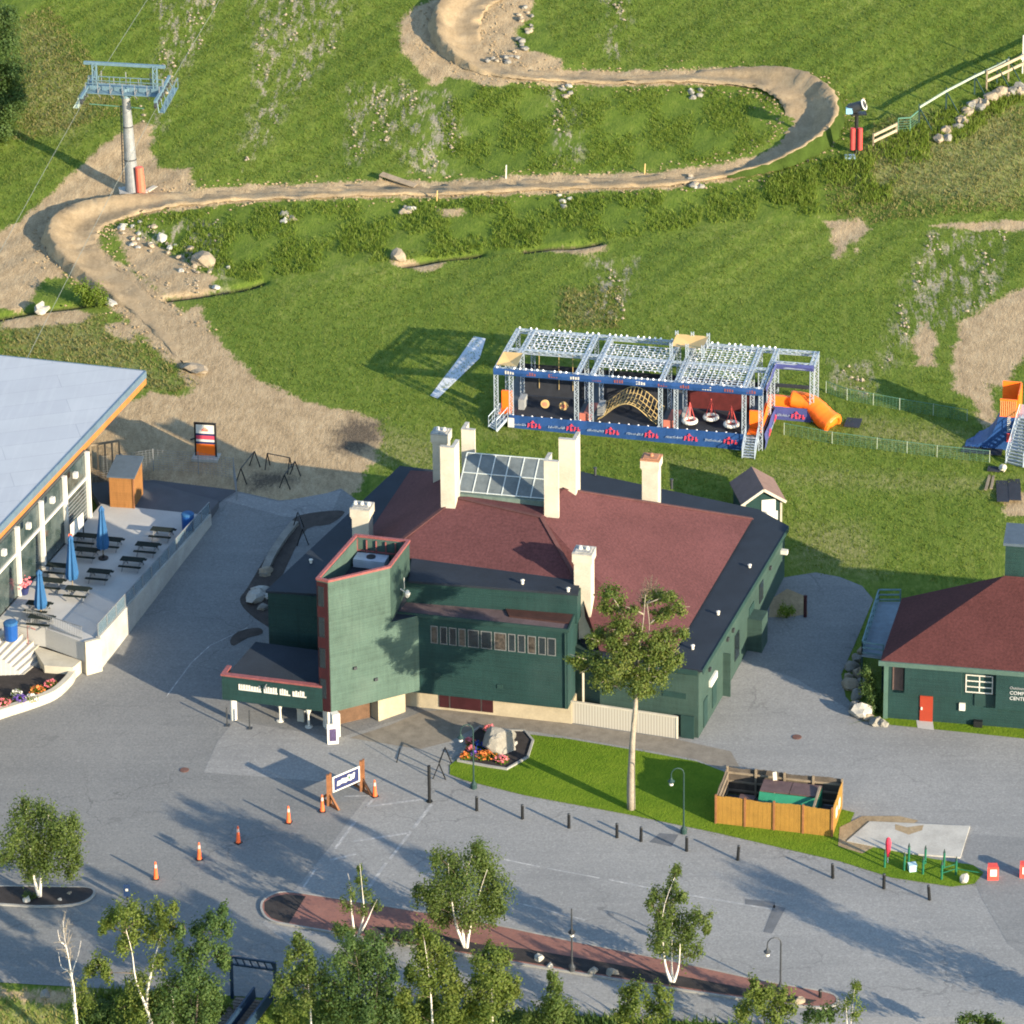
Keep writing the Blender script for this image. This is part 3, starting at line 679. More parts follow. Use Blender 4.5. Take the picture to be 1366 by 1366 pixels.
# long brick island with mulch
ISLE = [(350, 1205), (362, 1196), (380, 1192), (410, 1195), (520, 1212), (640, 1232), (760, 1257), (900, 1285), (1020, 1311), (1095, 1324), (1116, 1332), (1112, 1343), (1080, 1345), (960, 1330), (820, 1308), (690, 1287), (600, 1272), (520, 1258), (400, 1238), (362, 1230), (350, 1218)]
kerbed('brick_island', ISLE, M['brick'], .13, .14, .15, 'kerb', None, 3)
drape('mulch_bed', wpoly([(353, 1206), (364, 1199), (382, 1195), (408, 1198), (385, 1235), (362, 1227), (353, 1217)]), .14, M['mulch'], 1.0)
drape('mulch_bed', wpoly([(500, 1238), (560, 1243), (640, 1262), (700, 1268), (800, 1285), (900, 1303), (1000, 1322), (1090, 1337), (1078, 1342), (960, 1327), (820, 1305), (690, 1284), (600, 1269), (520, 1254)]), .14, M['mulch'], 1.0)
kerbed('mulch_island', [(-60, 1184), (0, 1184), (90, 1185), (118, 1186), (126, 1192), (118, 1202), (96, 1209), (50, 1211), (0, 1208), (-60, 1206)], M['mulch'], .13, .14, .15, 'kerb', None, 3)
drape('mulch_strip', wpoly([(600, 1400), (640, 1352), (900, 1368), (1100, 1380), (1100, 1440)]), .04, M['mulch'], 1.5)
# stained ground, kerbs by the lodge
drape('planting_soil', wpoly([(1028, 800), (1050, 786), (1072, 795), (1078, 820), (1050, 824), (1025, 824)]), .045, M['dirt_loose'], 1.0)
drape('concrete_path', wpoly([(1222, 960), (1244, 962), (1246, 975), (1224, 972)]), .06, M['concrete_d'], 1.0)
# ================================================================== MAIN LODGE (green building with the red hip roof)
def xy(p): return (p[0], p[1])
ZFL, ZFR, ZF, ZTW = 7.1, 5.15, 9.2, 11.7
lodge = thing('ski_lodge', 'dark green clapboard lodge with big red hip roof, glass ridge skylight and cream chimneys', 'building', ground(G(700, 850)))
cFR, cBR, cBL, cFL = G(932, 896, ZFR), G(1047, 705, ZFR), G(535, 625, ZFL), G(357, 790, ZFL)
fBL, fBR = G(566, 822, 7.55), G(757, 842, 7.55)              # lower front wall, top corners
uBL, uBR = G(549, 777, ZF), G(770, 794, ZF)                   # upper front wall, top corners
vdir = (cBR - cFR).normalized(); udir = (fBR - fBL).normalized()
# -- one perimeter block: right wing, back, left wing
gz = lambda p: Tz(p[0], p[1]) - .3
fm = G(800, 876, ZFR)                                          # right wing front wall meets the projecting bay
mb = MB()
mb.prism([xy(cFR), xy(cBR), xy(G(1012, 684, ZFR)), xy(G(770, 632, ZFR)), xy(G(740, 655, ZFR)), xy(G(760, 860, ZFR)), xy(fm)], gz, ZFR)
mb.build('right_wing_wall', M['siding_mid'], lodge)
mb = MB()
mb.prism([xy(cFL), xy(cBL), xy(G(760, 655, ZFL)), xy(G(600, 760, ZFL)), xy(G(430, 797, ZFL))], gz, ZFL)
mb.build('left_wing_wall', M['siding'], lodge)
mb = MB(); mb.prism([xy(cFR + Vector((.25, -.12, 0))), xy(cBR + Vector((.3, .1, 0))), xy(G(1012, 682, ZFR)), xy(G(768, 630, ZFR)), xy(G(742, 655, ZFR)), xy(G(775, 860, ZFR)), xy(fm + Vector((0, -.1, 0)))], ZFR + .002, ZFR + .16)
mb.prism([xy(cFL + Vector((-.15, -.12, 0))), xy(cBL + Vector((-.1, .15, 0))), xy(G(758, 651, ZFL)), xy(G(600, 765, ZFL)), xy(G(440, 796, ZFL))], ZFL + .002, ZFL + .16)
mb.build('flat_roof_edge', M['flatroof'], lodge)
mb = MB()
for a, b in ((cFR, cBR), (fm, cFR)): 
    n = (b - a).cross(Vector((0, 0, 1))).normalized(); mb.obox(a + n * .27 + Vector((0, 0, -.16)), b - a, n * .05, Vector((0, 0, .36)))
mb.build('roof_trim', M['trim_green'], lodge)
# -- red hip roof
A, B = G(548, 745, ZF + .15), G(770, 775, ZF + .15)
ZT = 12.0
D_, C_ = G(609, 664, ZT), G(722, 690, ZT - .35)
Ck = G(752, 652, ZT - .3)
A2 = G(492, 741, ZF - .1)
lb, lf = G(539, 627, 6.75), G(440, 774, 6.75)
rb, rf, rm = G(1004, 692, ZFR + .3), G(893, 880, ZFR + .3), G(800, 868, ZFR + .3)
bk = G(900, 676, ZFR + .3)
mb = MB()
pn_ = (lf - lb).cross(D_ - lb); rr_ = ray(596, 630); Dk = CAM + rr_ * ((lb - CAM).dot(pn_) / rr_.dot(pn_))
fn0 = (B - A).cross(D_ - A); hd_ = fn0.cross(pn_); hd_ = hd_ if hd_.z < 0 else -hd_; Hp = D_ + hd_ * ((A.z - D_.z) / hd_.z)
mb.quad(A, B, C_); mb.quad(A, C_, D_); mb.quad(A, D_, Hp)
mb.quad(lf, Hp, D_, lb); mb.quad(lb, D_, Dk); mb.quad(A, Hp, lf)
mb.quad(C_, B, rm); mb.quad(C_, rm, rf); mb.quad(C_, rf, rb); mb.quad(C_, rb, Ck)
mb.quad(D_, C_, Ck); mb.quad(D_, Ck, Dk)
mb.quad(Ck, rb, lb); mb.quad(Ck, lb, Dk)
mb.build('red_hip_roof', M['redroof'], lodge)
mb = MB()
for a_, b_2 in ((D_, Hp), (C_, B), (Ck, rb), (D_, C_)):
    mb.bar(a_ + Vector((0, 0, .03)), b_2 + Vector((0, 0, .03)), .28, .07)
mb.build('ridge_cap', mat('ridge cap shingles', (.075, .032, .031), .95, .25, 2), lodge)
# -- projecting front bay: upper wall, lean-to roof strip, lower wall with ribbon windows
yb = Vector((-udir.y, udir.x, 0))
mb = MB()
mb.prism([xy(uBL - udir * 1.5), xy(uBR), xy(uBR + yb * 3.4), xy(uBL + yb * 3.4 - udir * 1.5)], 7.0, ZF)
mb.build('upper_bay_wall', M['siding'], lodge)
mb = MB(); mb.prism([xy(uBL - udir * .2 - yb * .12), xy(uBR - yb * .12 + udir * .1), xy(B + udir * .15 + yb * .25), xy(A + yb * .3)], ZF + .002, ZF + .17); mb.build('bay_flat_roof', M['flatroof'], lodge)
mb = MB(); z0 = 1.55
l0, r0 = fBL - udir * 2.2, fBR
mb.prism([xy(l0), xy(r0), xy(G(775, 806, 7.55)), xy(r0 + yb * 5.0), xy(l0 + yb * 5)], z0, 7.55); mb.build('lower_bay_wall', M['siding'], lodge)
mb = MB(); mb.prism([xy(l0 + yb * .12), xy(r0 + yb * .12 - udir * .12), xy(G(773, 808, 7.55) - udir * .15), xy(l0 + yb * 2.2)], 7.552, 7.60); mb.build('lean_to_roof', mat('lean-to roof felt', (.085, .06, .062), .9, .35, .8, 6), lodge)
mb = MB(); mb.obox(Vector((*xy(l0), 7.45)) - yb * .06, udir * ((r0 - l0).length + .06), yb * .1, Vector((0, 0, .26))); mb.bar(Vector((*xy(r0), 7.58)) + udir * .05, Vector((*xy(G(773, 803, 7.55)), 7.58)), .12, .26); mb.build('parapet_trim', M['trim_green'], lodge)
mb = MB(); q = Vector((*xy(uBR), 0)) - yb * .05; mb.prism([xy(q - udir * 5.2), xy(q - udir * .3), xy(q - udir * .3 - yb * 1.25), xy(q - udir * 4.6 - yb * 1.15)], 7.61, 7.72); mb.build('wooden_balcony_floor', mat('dark brown decking', (.04, .017, .014), .8, .3, 2), lodge)
mb = MB()
for x_ in (.35, (r0 - l0).length - .15):
    q_ = Vector((*xy(l0 + udir * x_), 0)) - yb * .09; mb.tube([q_ + Vector((0, 0, 1.6)), q_ + Vector((0, 0, 7.4))], .05, 6)
    mb.build('downpipe', M['trim_green'], lodge); mb = MB()
for x_, z_ in ((2.9, 3.0), (7.4, 2.6)):
    q_ = Vector((*xy(l0 + udir * x_), z_)) - yb * .06; mb = MB(); mb.obox(q_, udir * .4, yb * .07, Vector((0, 0, .3))); mb.build('wall_vent', M['trim_green'], lodge)
# ribbon of windows
o = Vector((*xy(fBL), 0)); Lw = (fBR - fBL).length
wx = 7.55 - 2.0
M['frame_d'] = mat('dull window frame', (.12, .125, .125), .7, .25, 4); M['pane_warm'] = mat('pane with room behind', (.05, .042, .035), .3, .8, 3, 6, 0, 0, .5)
seg = [.30, .78, .92, 1.40, 1.52, 2.02, 2.14, 2.62, 2.76, 3.5, 3.62, 4.35, 4.5, 5.3, 5.42, 5.9, 6.05, 6.55, 6.7, 7.25, 7.4, 7.9, 8.0, 8.55]
sc = (Lw - .9) / 8.6
for k in range(0, len(seg), 2):
    a, b = seg[k] * sc + .12, seg[k + 1] * sc + .12; f = MB()
    p = o + udir * a + Vector((0, 0, wx)) - yb * .05; w_ = b - a
    f.obox(p, udir * w_, yb * .04, Vector((0, 0, .06))); f.obox(p + Vector((0, 0, 1.29)), udir * w_, yb * .04, Vector((0, 0, .06)))
    for q in (0, w_ - .06): f.obox(p + udir * q + Vector((0, 0, .06)), udir * .06, yb * .04, Vector((0, 0, 1.23)))
    fr = f.build('window', M['frame_d'], lodge)
    g = MB(); g.obox(p + udir * .06 + yb * .015 + Vector((0, 0, .06)), udir * (w_ - .12), yb * .03, Vector((0, 0, 1.23))); g.build('pane', M['glass'] if (k // 2) % 3 else M['pane_warm'], fr)
# ground floor under the bay: cream lattice skirt, red framed openings
mb = MB(); gb = Vector((*xy(l0), 0)) + yb * .7
mb.prism([xy(gb + udir * .5), xy(gb + udir * ((r0 - l0).length + .1)), xy(gb + udir * ((r0 - l0).length + .1) + yb * 4), xy(gb + yb * 4 + udir * .5)], -.2, z0 + .05); mb.build('ground_floor_wall', M['cream_base'], lodge)
for a, w_ in ((3.0, .7), (3.8, 2.2), (6.1, .8)):
    mb = MB(); mb.obox(gb + udir * a - yb * .06 + Vector((0, 0, .25)), udir * w_, yb * .08, Vector((0, 0, 1.25))); mb.build('window', M['maroon'], lodge)
def mk_lattice():
    m, n, b = newmat('cream lattice'); v = coords(n)
    w = nd(n, 'ShaderNodeTexWave', wave_type='BANDS', bands_direction='X'); w.inputs['Scale'].default_value = 1.6; lk(n, v, w.inputs['Vector'])
    lk(n, ramp(n, w.outputs['Fac'], [(.35, (.28, .26, .215)), (.6, (.38, .355, .295))]), b.inputs['Base Color']); b.inputs['Roughness'].default_value = .9; return m
M['lattice'] = mk_lattice()
la, lb_ = P(752, 963), P(902, 985.5); ld = (lb_ - la).normalized(); ln = Vector((-ld.y, ld.x, 0))
ft = MB(); ft.obox(la + Vector((0, 0, -.1)), lb_ - la, ln * .1, Vector((0, 0, 1.72))); lat = ft.build('lattice_screen', M['lattice'], lodge)
ft = MB(); ft.bar(la + Vector((0, 0, 1.66)) + ln * .05, lb_ + Vector((0, 0, 1.66)) + ln * .05, .16, .1); ft.bar(lb_ + ln * .05 + ld * .06, lb_ + ln * .05 + ld * .06 + Vector((0, 0, 1.7)), .14, .14); ft.build('screen_rail', M['stucco'], lodge)
mb = MB(); mb.bar(P(779, 958) + ln * .4, P(779, 958) + ln * .4 + Vector((0, 0, 3.4)), .45, .35); mb.build('porch_post', M['stucco'], lodge)
mb = MB(); a = P(793, 962) + ln * .9; mb.obox(a, ld * 1.25, ln * .08, Vector((0, 0, 3.0))); mb.build('shed_door', mat('grey panel', (.14, .155, .16), .8, .2, 1), lodge)
mb = MB(); a = P(906, 986) + ln * .2; mb.obox(a + ld * .05, ld * .95, ln * .1, Vector((0, 0, 1.75))); mb.build('door', M['trim_green'], lodge)
# details of the right side wall
wn = vdir.cross(Vector((0, 0, 1))).normalized(); base = Vector((cFR.x, cFR.y, 0)); LR = (cBR - cFR).length
for a, w_, z, h, m in ((1.2, .9, 0, 2.05, 'trim_green'), (3.4, 1.0, .35, 2.2, 'trim_green'), (9.2, 1.1, 1.0, 2.0, 'glass'), (13.0, 1.3, 1.2, 2.1, 'trim_green'), (15.8, 1.0, 2.3, 1.5, 'glass')):
    f = MB(); f.obox(base + vdir * a + wn * .0 + Vector((0, 0, z + .2)), vdir * w_, wn * .06, Vector((0, 0, h))); dd = f.build('door' if m != 'glass' else 'window', M[m], lodge)
mb = MB(); mb.obox(base + vdir * 2.6 + wn * .0 + Vector((0, 0, 2.6)), vdir * 1.6, wn * .18, Vector((0, 0, .5))); mb.build('white_panel', M['white'], lodge)
for a in (2.4, 7.0, 8.4, 18.5):
    mb = MB(); mb.obox(base + vdir * a + Vector((0, 0, 3.9)), vdir * .3, wn * .16, Vector((0, 0, .25))); mb.build('wall_lamp', M['steel_dark'], lodge)
mb = MB(); mb.obox(base + vdir * 12.6 + Vector((0, 0, .3)), vdir * 1.6, wn * 1.1, Vector((0, 0, 2.6))); mb.build('side_vestibule', M['siding_mid'], lodge); mb = MB(); mb.obox(base + vdir * 6.2 + Vector((0, 0, .0)), vdir * .1, wn * .55, Vector((0, 0, 3.4))); mb.build('wall_fin', M['siding_mid'], lodge)
mb = MB(); mb.obox(base + vdir * (LR - 1.2) + Vector((0, 0, 3.6)), vdir * .4, wn * .5, Vector((0, 0, .3))); mb.build('floodlight', M['white_dirty'], lodge)
# faint lettering shadow on the right front wall, put in as a dark board
mb = MB(); p = cFR - (cFR - fm).normalized() * 2.6; mb.obox(Vector((p.x, p.y, 2.9)) - ln * .04, (cFR - fm).normalized() * 1.7, ln * .05, Vector((0, 0, .42))); mb.build('lettering_shadow_board', M['trim_green'], lodge)
# roof vents
for px, py, z, w_ in ((820, 633, ZFR, .9), (735, 668, ZFR, .6)):
    pass
for px, py, z, h in ((794, 634, ZFR, .7), (896, 652, ZFR, .9), (958, 820, ZFR, .25), (924, 866, ZFR, .3), (697, 779, ZF, .3), (758, 789, ZF, .25), (415, 751, ZFL, .25), (1000, 757, ZFR, .2)):
    c = G(px, py, z + .17); mb = MB(); mb.lathe(c, [(.10, 0), (.10, h * .8), (.15, h * .8 + .02), (.15, h * .8 + .08), (.04, h * .8 + .12)], 8)
    mb.build('roof_vent', M['white_dirty'] if h < .5 else M['steel_dark'], lodge)
# -- skylight
s0, s1 = G(611, 656, ZT + .15), G(727, 668, ZT + .05); t0, t1 = G(626, 604, ZT + 1.9), G(741, 617, ZT + 1.8)
sd_ = s1 - s0; depth = Vector((-sd_.y, sd_.x, 0)).normalized(); rise = 1.75
run = (t0 - s0); run.z = 0; runl = run.dot(depth)
mb = MB(); b0, b1 = s0 + Vector((0, 0, -.1)), s1 + Vector((0, 0, -.1))
pts = [xy(s0 - depth * .25), xy(s1 - depth * .25), xy(s1 + depth * (2 * runl)), xy(s0 + depth * (2 * runl))]
mb.prism(pts, ZT - .9, ZT + .12); sk = mb.build('skylight_curb', mat('green grey curb', (.10, .14, .12), .8, .3, 2), lodge)
mb = MB(); up_ = Vector((0, 0, rise)) + depth * runl
q0, q1 = Vector((s0.x, s0.y, ZT + .14)), Vector((s1.x, s1.y, ZT + .14)); r0_, r1_ = q0 + up_, q1 + up_
e0, e1 = q0 + depth * 2 * runl, q1 + depth * 2 * runl
mb.quad(q0, q1, r1_, r0_); mb.quad(r0_, r1_, e1, e0); mb.quad(q0, r0_, e0); mb.quad(q1, e1, r1_); mb.build('skylight_glass', M['skyglass'], lodge)
mb = MB(); nrm = (q1 - q0).cross(up_).normalized() * .03
for i in range(7): mb.bar(q0.lerp(q1, i / 6) + nrm, r0_.lerp(r1_, i / 6) + nrm, .07, .05)
for k in (0.02, .5, 1.0): mb.bar(q0.lerp(r0_, k) + nrm, q1.lerp(r1_, k) + nrm, .08, .05)
mb.build('glazing_bars', mat('pale glazing bars', (.42, .46, .45), .5), lodge)
# -- L shaped piers beside the skylight, and the chimneys
def pier(px, pyb, pyt, z, flipx, flipy, wide=1.05, ln_=1.1):
    b = G(px, pyb, z); h = hgt(b, pyt) - z; mb = MB()
    a = udir * flipx; c = yb * flipy
    mb.obox(b + Vector((0, 0, -.5)), a * wide, c * .26, Vector((0, 0, h + .5)))
    mb.obox(b + Vector((0, 0, -.5)) + c * .262, a * .26, c * ln_, Vector((0, 0, h + .5)))
    mb.build('roof_pier', M['stucco'], lodge)
    mb = MB(); mb.obox(b + Vector((0, 0, h)) - a * .02 - c * .02, a * (wide + .04), c * .30, Vector((0, 0, .05))); mb.obox(b + Vector((0, 0, h)) + c * .285 - a * .02, a * .30, c * ln_, Vector((0, 0, .05))); mb.build('pier_cap', M['cap'], lodge)
def pier2(px, pyb, pyt, z, fx, fy):
    pier(px, pyb, pyt, z, fx, fy)
pier(607, 671, 598, 12.0, -1, 1)
pier(726, 681, 615, 12.0, 1, 1)
pier(616, 625, 573, 12.2, 1, 1, 1.0, 1.0)
pier(768, 661, 588, 11.2, -1, 1, 1.25, 1.2)
def chimney(px, pyb, pyt, z, w, d, pots=2, rusty=False, zlow=None):
    b = G(px, pyb, z); h = hgt(b, pyt) - z; mb = MB()
    u, v = udir, yb; c = b + v * d / 2
    def ring(w_, d_, za, zb, mb_): mb_.obox(c - u * w_ / 2 - v * d_ / 2 + Vector((0, 0, za)), u * w_, v * d_, Vector((0, 0, zb - za)))
    ring(w, d, (zlow - z) if zlow is not None else -1.6, h - .75, mb); ring(w + .1, d + .1, h - .75, h - .6, mb); ring(w + .22, d + .22, h - .6, h, mb)
    ch = mb.build('chimney', M['stucco'], lodge)
    mb = MB(); ring(w + .24, d + .24, h, h + .1, mb); ring(w - .1, d - .1, h + .1, h + .16, mb); mb.build('chimney_cap', M['terracotta'] if rusty else M['cap'], ch)
    for i in range(pots):
        mb = MB(); q = c + u * (i - (pots - 1) / 2) * .5; mb.lathe(Vector((q.x, q.y, z + h + .1)), [(.13, 0), (.15, .08), (.11, .2), (.13, .28), (.07, .3)], 8); mb.build('chimney_pot', M['terracotta'] if rusty else M['white_dirty'], ch)
chimney(587, 629, 580, 10.6, 1.1, .95)
chimney(867, 668, 615, 8.4, 1.2, 1.05, 1, True)
chimney(481, 718, 680, 8.0, 1.25, 1.1, 3)
chimney(777, 800, 740, 8.3, 1.2, 1.1, 2, False, 5.2)
mb = MB(); q = G(779, 800, 8.3); mb.obox(Vector((q.x - .35, q.y + .1, 2.5)), udir * .75, yb * .6, Vector((0, 0, 5.4))); mb.build('flue_shaft', mat('grey metal flue', (.25, .28, .29), .6, .15), lodge)
# -- tower with open red-trimmed top
tp = [G(x, y, ZTW) for x, y in ((437.7, 777), (520, 757.7), (546, 723), (474.5, 715), (422.5, 773.5))]
zb = 1.75
mb = MB(); fl = ZTW - 1.7
def offset_poly(pts, d):
    n = len(pts); out = []
    for i in range(n):
        a, b, c = Vector(pts[i - 1][:2]), Vector(pts[i][:2]), Vector(pts[(i + 1) % n][:2])
        d1 = (b - a).normalized(); d2 = (c - b).normalized(); n1 = Vector((-d1.y, d1.x)); n2 = Vector((-d2.y, d2.x)); k = (n1 + n2)
        k = k / max(.35, k.dot(n1)); out.append((b.x + k.x * d, b.y + k.y * d))
    return out
inner = offset_poly([xy(p) for p in tp], .22)
mb.prism([xy(p) for p in tp], zb, fl)
n = len(tp)
for i in range(n):
    j = (i + 1) % n; a, b, c, d = tp[i], tp[j], inner[j], inner[i]
    mb.quad((*xy(a), fl), (*xy(b), fl), (*xy(b), ZTW), (*xy(a), ZTW)); mb.quad((*d, fl), (*c, fl), (*c, ZTW), (*d, ZTW)); mb.quad((*xy(a), ZTW), (*xy(b), ZTW), (*c, ZTW), (*d, ZTW))
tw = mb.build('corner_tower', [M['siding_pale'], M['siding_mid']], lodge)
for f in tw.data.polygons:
    if f.normal.x > .8: f.material_index = 1  # right-facing side of the tower: shade put into a darker clapboard colour
mb = MB(); o1 = offset_poly([xy(p) for p in tp], -.06); i1 = offset_poly([xy(p) for p in tp], .16)
for i in range(n):
    j = (i + 1) % n; mb.prism([o1[i], o1[j], i1[j], i1[i]], ZTW + .003, ZTW + .16)
mb.build('tower_red_cap', M['red_trim'], tw)
mb = MB(); ii = offset_poly([xy(p) for p in tp], .24); mb.prism(ii, fl + .002, fl + .05); mb.build('tower_roof_floor', M['flatroof'], tw)
mb = MB()
a, b = Vector((*inner[3], 0)), Vector((*inner[2], 0)); dd = (b - a).normalized(); nn = Vector((-dd.y, dd.x, 0)); L = (b - a).length
for k in range(6): mb.bar(a + dd * L * k / 5 - nn * .1 + Vector((0, 0, fl + .05)), a + dd * L * k / 5 - nn * .1 + Vector((0, 0, ZTW - .05)), .09, .09)
mb.bar(a - nn * .1 + Vector((0, 0, fl + .8)), b - nn * .1 + Vector((0, 0, fl + .8)), .09, .09); mb.build('tower_inner_frame', M['red_trim'], tw)
c = G(495, 746, fl + .5); mb = MB(); mb.box(Vector((c.x, c.y, fl + .06)), 2.3, 1.15, .6, R(-13)); mb.slot(1).lathe(Vector((c.x, c.y, fl + .662)), [(.33, 0), (.33, .07), (.1, .08)], 12); mb.build('air_handling_unit', [mat('pale unit', (.42, .47, .52), .5), M['steel_dark']], tw)
fl0, fl1 = tp[4], tp[0]; fd = (fl1 - fl0).normalized(); fnn = Vector((fd.y, -fd.x, 0))
mb = MB(); mb.obox(Vector((*xy(fl0), zb)) + fnn * .003, fd * ((fl1 - fl0).length - .05), fnn * .05, Vector((0, 0, ZTW - zb - .1))); mb.build('maroon_panel', M['maroon'], tw)
mb = MB()
for k in range(4): mb.obox(Vector((*xy(fl0), zb + 1.0 + k * 2.35)) + fnn * .055 + fd * .12, fd * .45, fnn * .03, Vector((0, 0, 1.5)))
mb.build('window', M['glass'], tw)
# lower corner mass carrying the front face to the bay
tf = (tp[1] - tp[0]).normalized(); tn = Vector((-tf.y, tf.x, 0))
ex = G(562, 822, 7.55); e2 = Vector((*xy(tp[1]), 0)) + tf * ((ex - tp[1]).length)
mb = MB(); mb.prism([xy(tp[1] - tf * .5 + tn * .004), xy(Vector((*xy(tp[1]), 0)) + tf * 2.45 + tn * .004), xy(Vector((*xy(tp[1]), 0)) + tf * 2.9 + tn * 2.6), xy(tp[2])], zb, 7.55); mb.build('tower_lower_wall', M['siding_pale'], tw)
mb = MB(); p1, p2 = Vector((*xy(tp[1]), 7.56)), Vector((*xy(tp[1]), 7.56)) + tf * 2.45; mb.quad(p1 + tn * .05, p2 + tn * .05, p2 + tn * 2.4, Vector((*xy(tp[2]), 8.6))); mb.build('lean_to_roof', M['flatroof'], tw)
# antenna-like bracket on the tower side, small wall lamps
for x, y in ((471, 893), (499, 908)):
    r = ray(x, y); k = (tp[0] - CAM).dot(tn) / r.dot(tn); c = CAM + r * k; mb = MB(); mb.obox(c - tn * .14, tf * .25, tn * .14, Vector((0, 0, .2))); mb.build('wall_lamp', M['steel_dark'], tw)
c = (tp[1] + tp[2]) / 2; mb = MB(); sn = Vector((tp[2] - tp[1])); sn = Vector((sn.y, -sn.x, 0)).normalized(); c = Vector((c.x, c.y, 9.1)); mb.bar(c, c + sn * .5 + Vector((0, 0, -.3)), .06); mb.blob(c + sn * .5 + Vector((0, 0, -.35)), .22, .22, .3, 3); mb.bar(c + sn * .3, c + sn * .3 + Vector((0, 0, .9)), .05); mb.build('antenna_bracket', M['white_dirty'], tw)
# cream legs below the tower
for x, y, w_ in ((447, 984, .55), (437, 972, .5)):
    p = P(x, y); mb = MB(); mb.box(p + Vector((0, .2, -.1)), w_, w_, zb + .15 - p.z, R(28)); mb.build('tower_leg', M['white'], tw)
a, b = P(505, 963), P(541, 950); d = (b - a).normalized(); nn = Vector((-d.y, d.x, 0)); mb = MB(); mb.obox(a + Vector((0, 0, -.2)), b - a, nn * 2.5, Vector((0, 0, zb + .3))); mb.build('tower_base_wall', M['cream_base'], tw)
a, b = P(455, 972) + nn * .6, P(500, 962) + nn * .6; mb = MB(); mb.obox(a + Vector((0, 0, -.1)), b - a, nn * .1, Vector((0, 0, zb + .2))); mb.build('entrance_glazing', mat('brown entrance', (.10, .055, .03), .6, .4, 2), tw)
# -- porch with sign fascia on the left
pa, pb = P(303, 963), P(432, 979); pd = (pb - pa).normalized(); pn = Vector((-pd.y, pd.x, 0)); PL = (pb - pa).length
zp0, zp1 = 1.72, 3.55
mb = MB(); mb.obox(pa - pd * .3 + Vector((0, 0, zp0)), pd * (PL + .25), pn * .25, Vector((0, 0, zp1 - zp0))); mb.obox(pa - pd * .3 + pn * .252 + Vector((0, 0, zp0)), pd * .2, pn * 1.0, Vector((0, 0, zp1 - zp0))); fas = mb.build('porch_fascia', M['siding'], lodge)
mb = MB(); mb.obox(pa - pd * .36 - pn * .05 + Vector((0, 0, zp1 + .003)), pd * (PL + .3), pn * .36, Vector((0, 0, .13))); mb.obox(pa - pd * .36 + pn * .312 + Vector((0, 0, zp1 + .003)), pd * .32, pn * 1.0, Vector((0, 0, .13))); mb.build('porch_red_trim', M['red_trim'], fas)
lw = [0.0, 1.65, 1.85, 2.85, 3.02, 3.78, 3.95, 4.95]
for k in range(0, 8, 2):
    mb = MB(); rnd = random.Random(k); x = lw[k] + .95
    mb.obox(pa + pd * x - pn * .05 + Vector((0, 0, zp0 + .92)), pd * (lw[k + 1] - lw[k]), pn * .045, Vector((0, 0, .08)))
    t = x
    while t < lw[k + 1] + .80:
        w_ = rnd.choice((.10, .13, .16)); mb.obox(pa + pd * t - pn * .05 + Vector((0, 0, zp0 + 1.0)), pd * w_, pn * .045, Vector((0, 0, rnd.choice((.30, .36, .40))))); t += w_ + .05
    mb.build('sign_lettering', M['white'], fas)
mb = MB(); c = pa + pd * 3.0 - pn * .25 + Vector((0, 0, zp1 - .25)); mb.tube([c + pn * .3, c, c + Vector((0, 0, -.2))], [.04, .04, .12], 6); mb.build('sign_lamp', M['steel'], fas)
ba, bb = G(341, 856, 4.2), G(428, 868, 4.2)
mb = MB(); mb.quad(pa + pn * .26 - pd * .1 + Vector((0, 0, zp1 - .15)), pb + pn * .26 + pd * .0 + Vector((0, 0, zp1 - .15)), bb, ba); q = Vector((0, 0, -.2))
mb.quad(pa + pn * .26 - pd * .1 + Vector((0, 0, zp1 - .35)), ba + q, bb + q, pb + pn * .26 + Vector((0, 0, zp1 - .35))); mb.quad(ba, ba + q, pa + pn * .26 - pd * .1 + Vector((0, 0, zp1 - .35)), pa + pn * .26 - pd * .1 + Vector((0, 0, zp1 - .15)))
mb.build('porch_roof', M['flatroof'], lodge)
p = P(312, 960); mb = MB(); mb.tube([p + Vector((0, 0, -.1)), p + Vector((0, 0, zp0 + .1))], .24, 12); mb.build('porch_post', M['white'], lodge)
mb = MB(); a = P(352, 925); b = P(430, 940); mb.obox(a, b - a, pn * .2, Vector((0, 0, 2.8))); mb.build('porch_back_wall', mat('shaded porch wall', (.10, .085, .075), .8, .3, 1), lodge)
for x, y, h in ((374, 962, 1.5), (412, 970, 1.5)):
    p = P(x, y, .03); mb = MB(); mb.lathe(p, [(.28, 0), (.28, .06), (.09, .1), (.08, h * .6), (.16, h * .75), (.2, h * .9), (.1, h)], 10)
    mb.bar(p + Vector((-.28, 0, h * .8)), p + Vector((.28, 0, h * .9)), .08)
    tag(mb.build('display_stand', M['white_dirty'], None, p), 'slim pale pedestal stand under the porch sign, ' + ('nearer the round white post' if x < 400 else 'nearer the maroon tower edge'), 'stand', 'pale stands under the porch')
p = P(402, 962, .03); mb = MB(); mb.box(p, .5, .3, .95, R(-14)); mb.box(p + Vector((0, 0, .951)), .56, .36, .05, R(-14)); tag(mb.build('cream_box', M['stucco'], None, p), 'small cream box standing between the two pale porch stands', 'box')

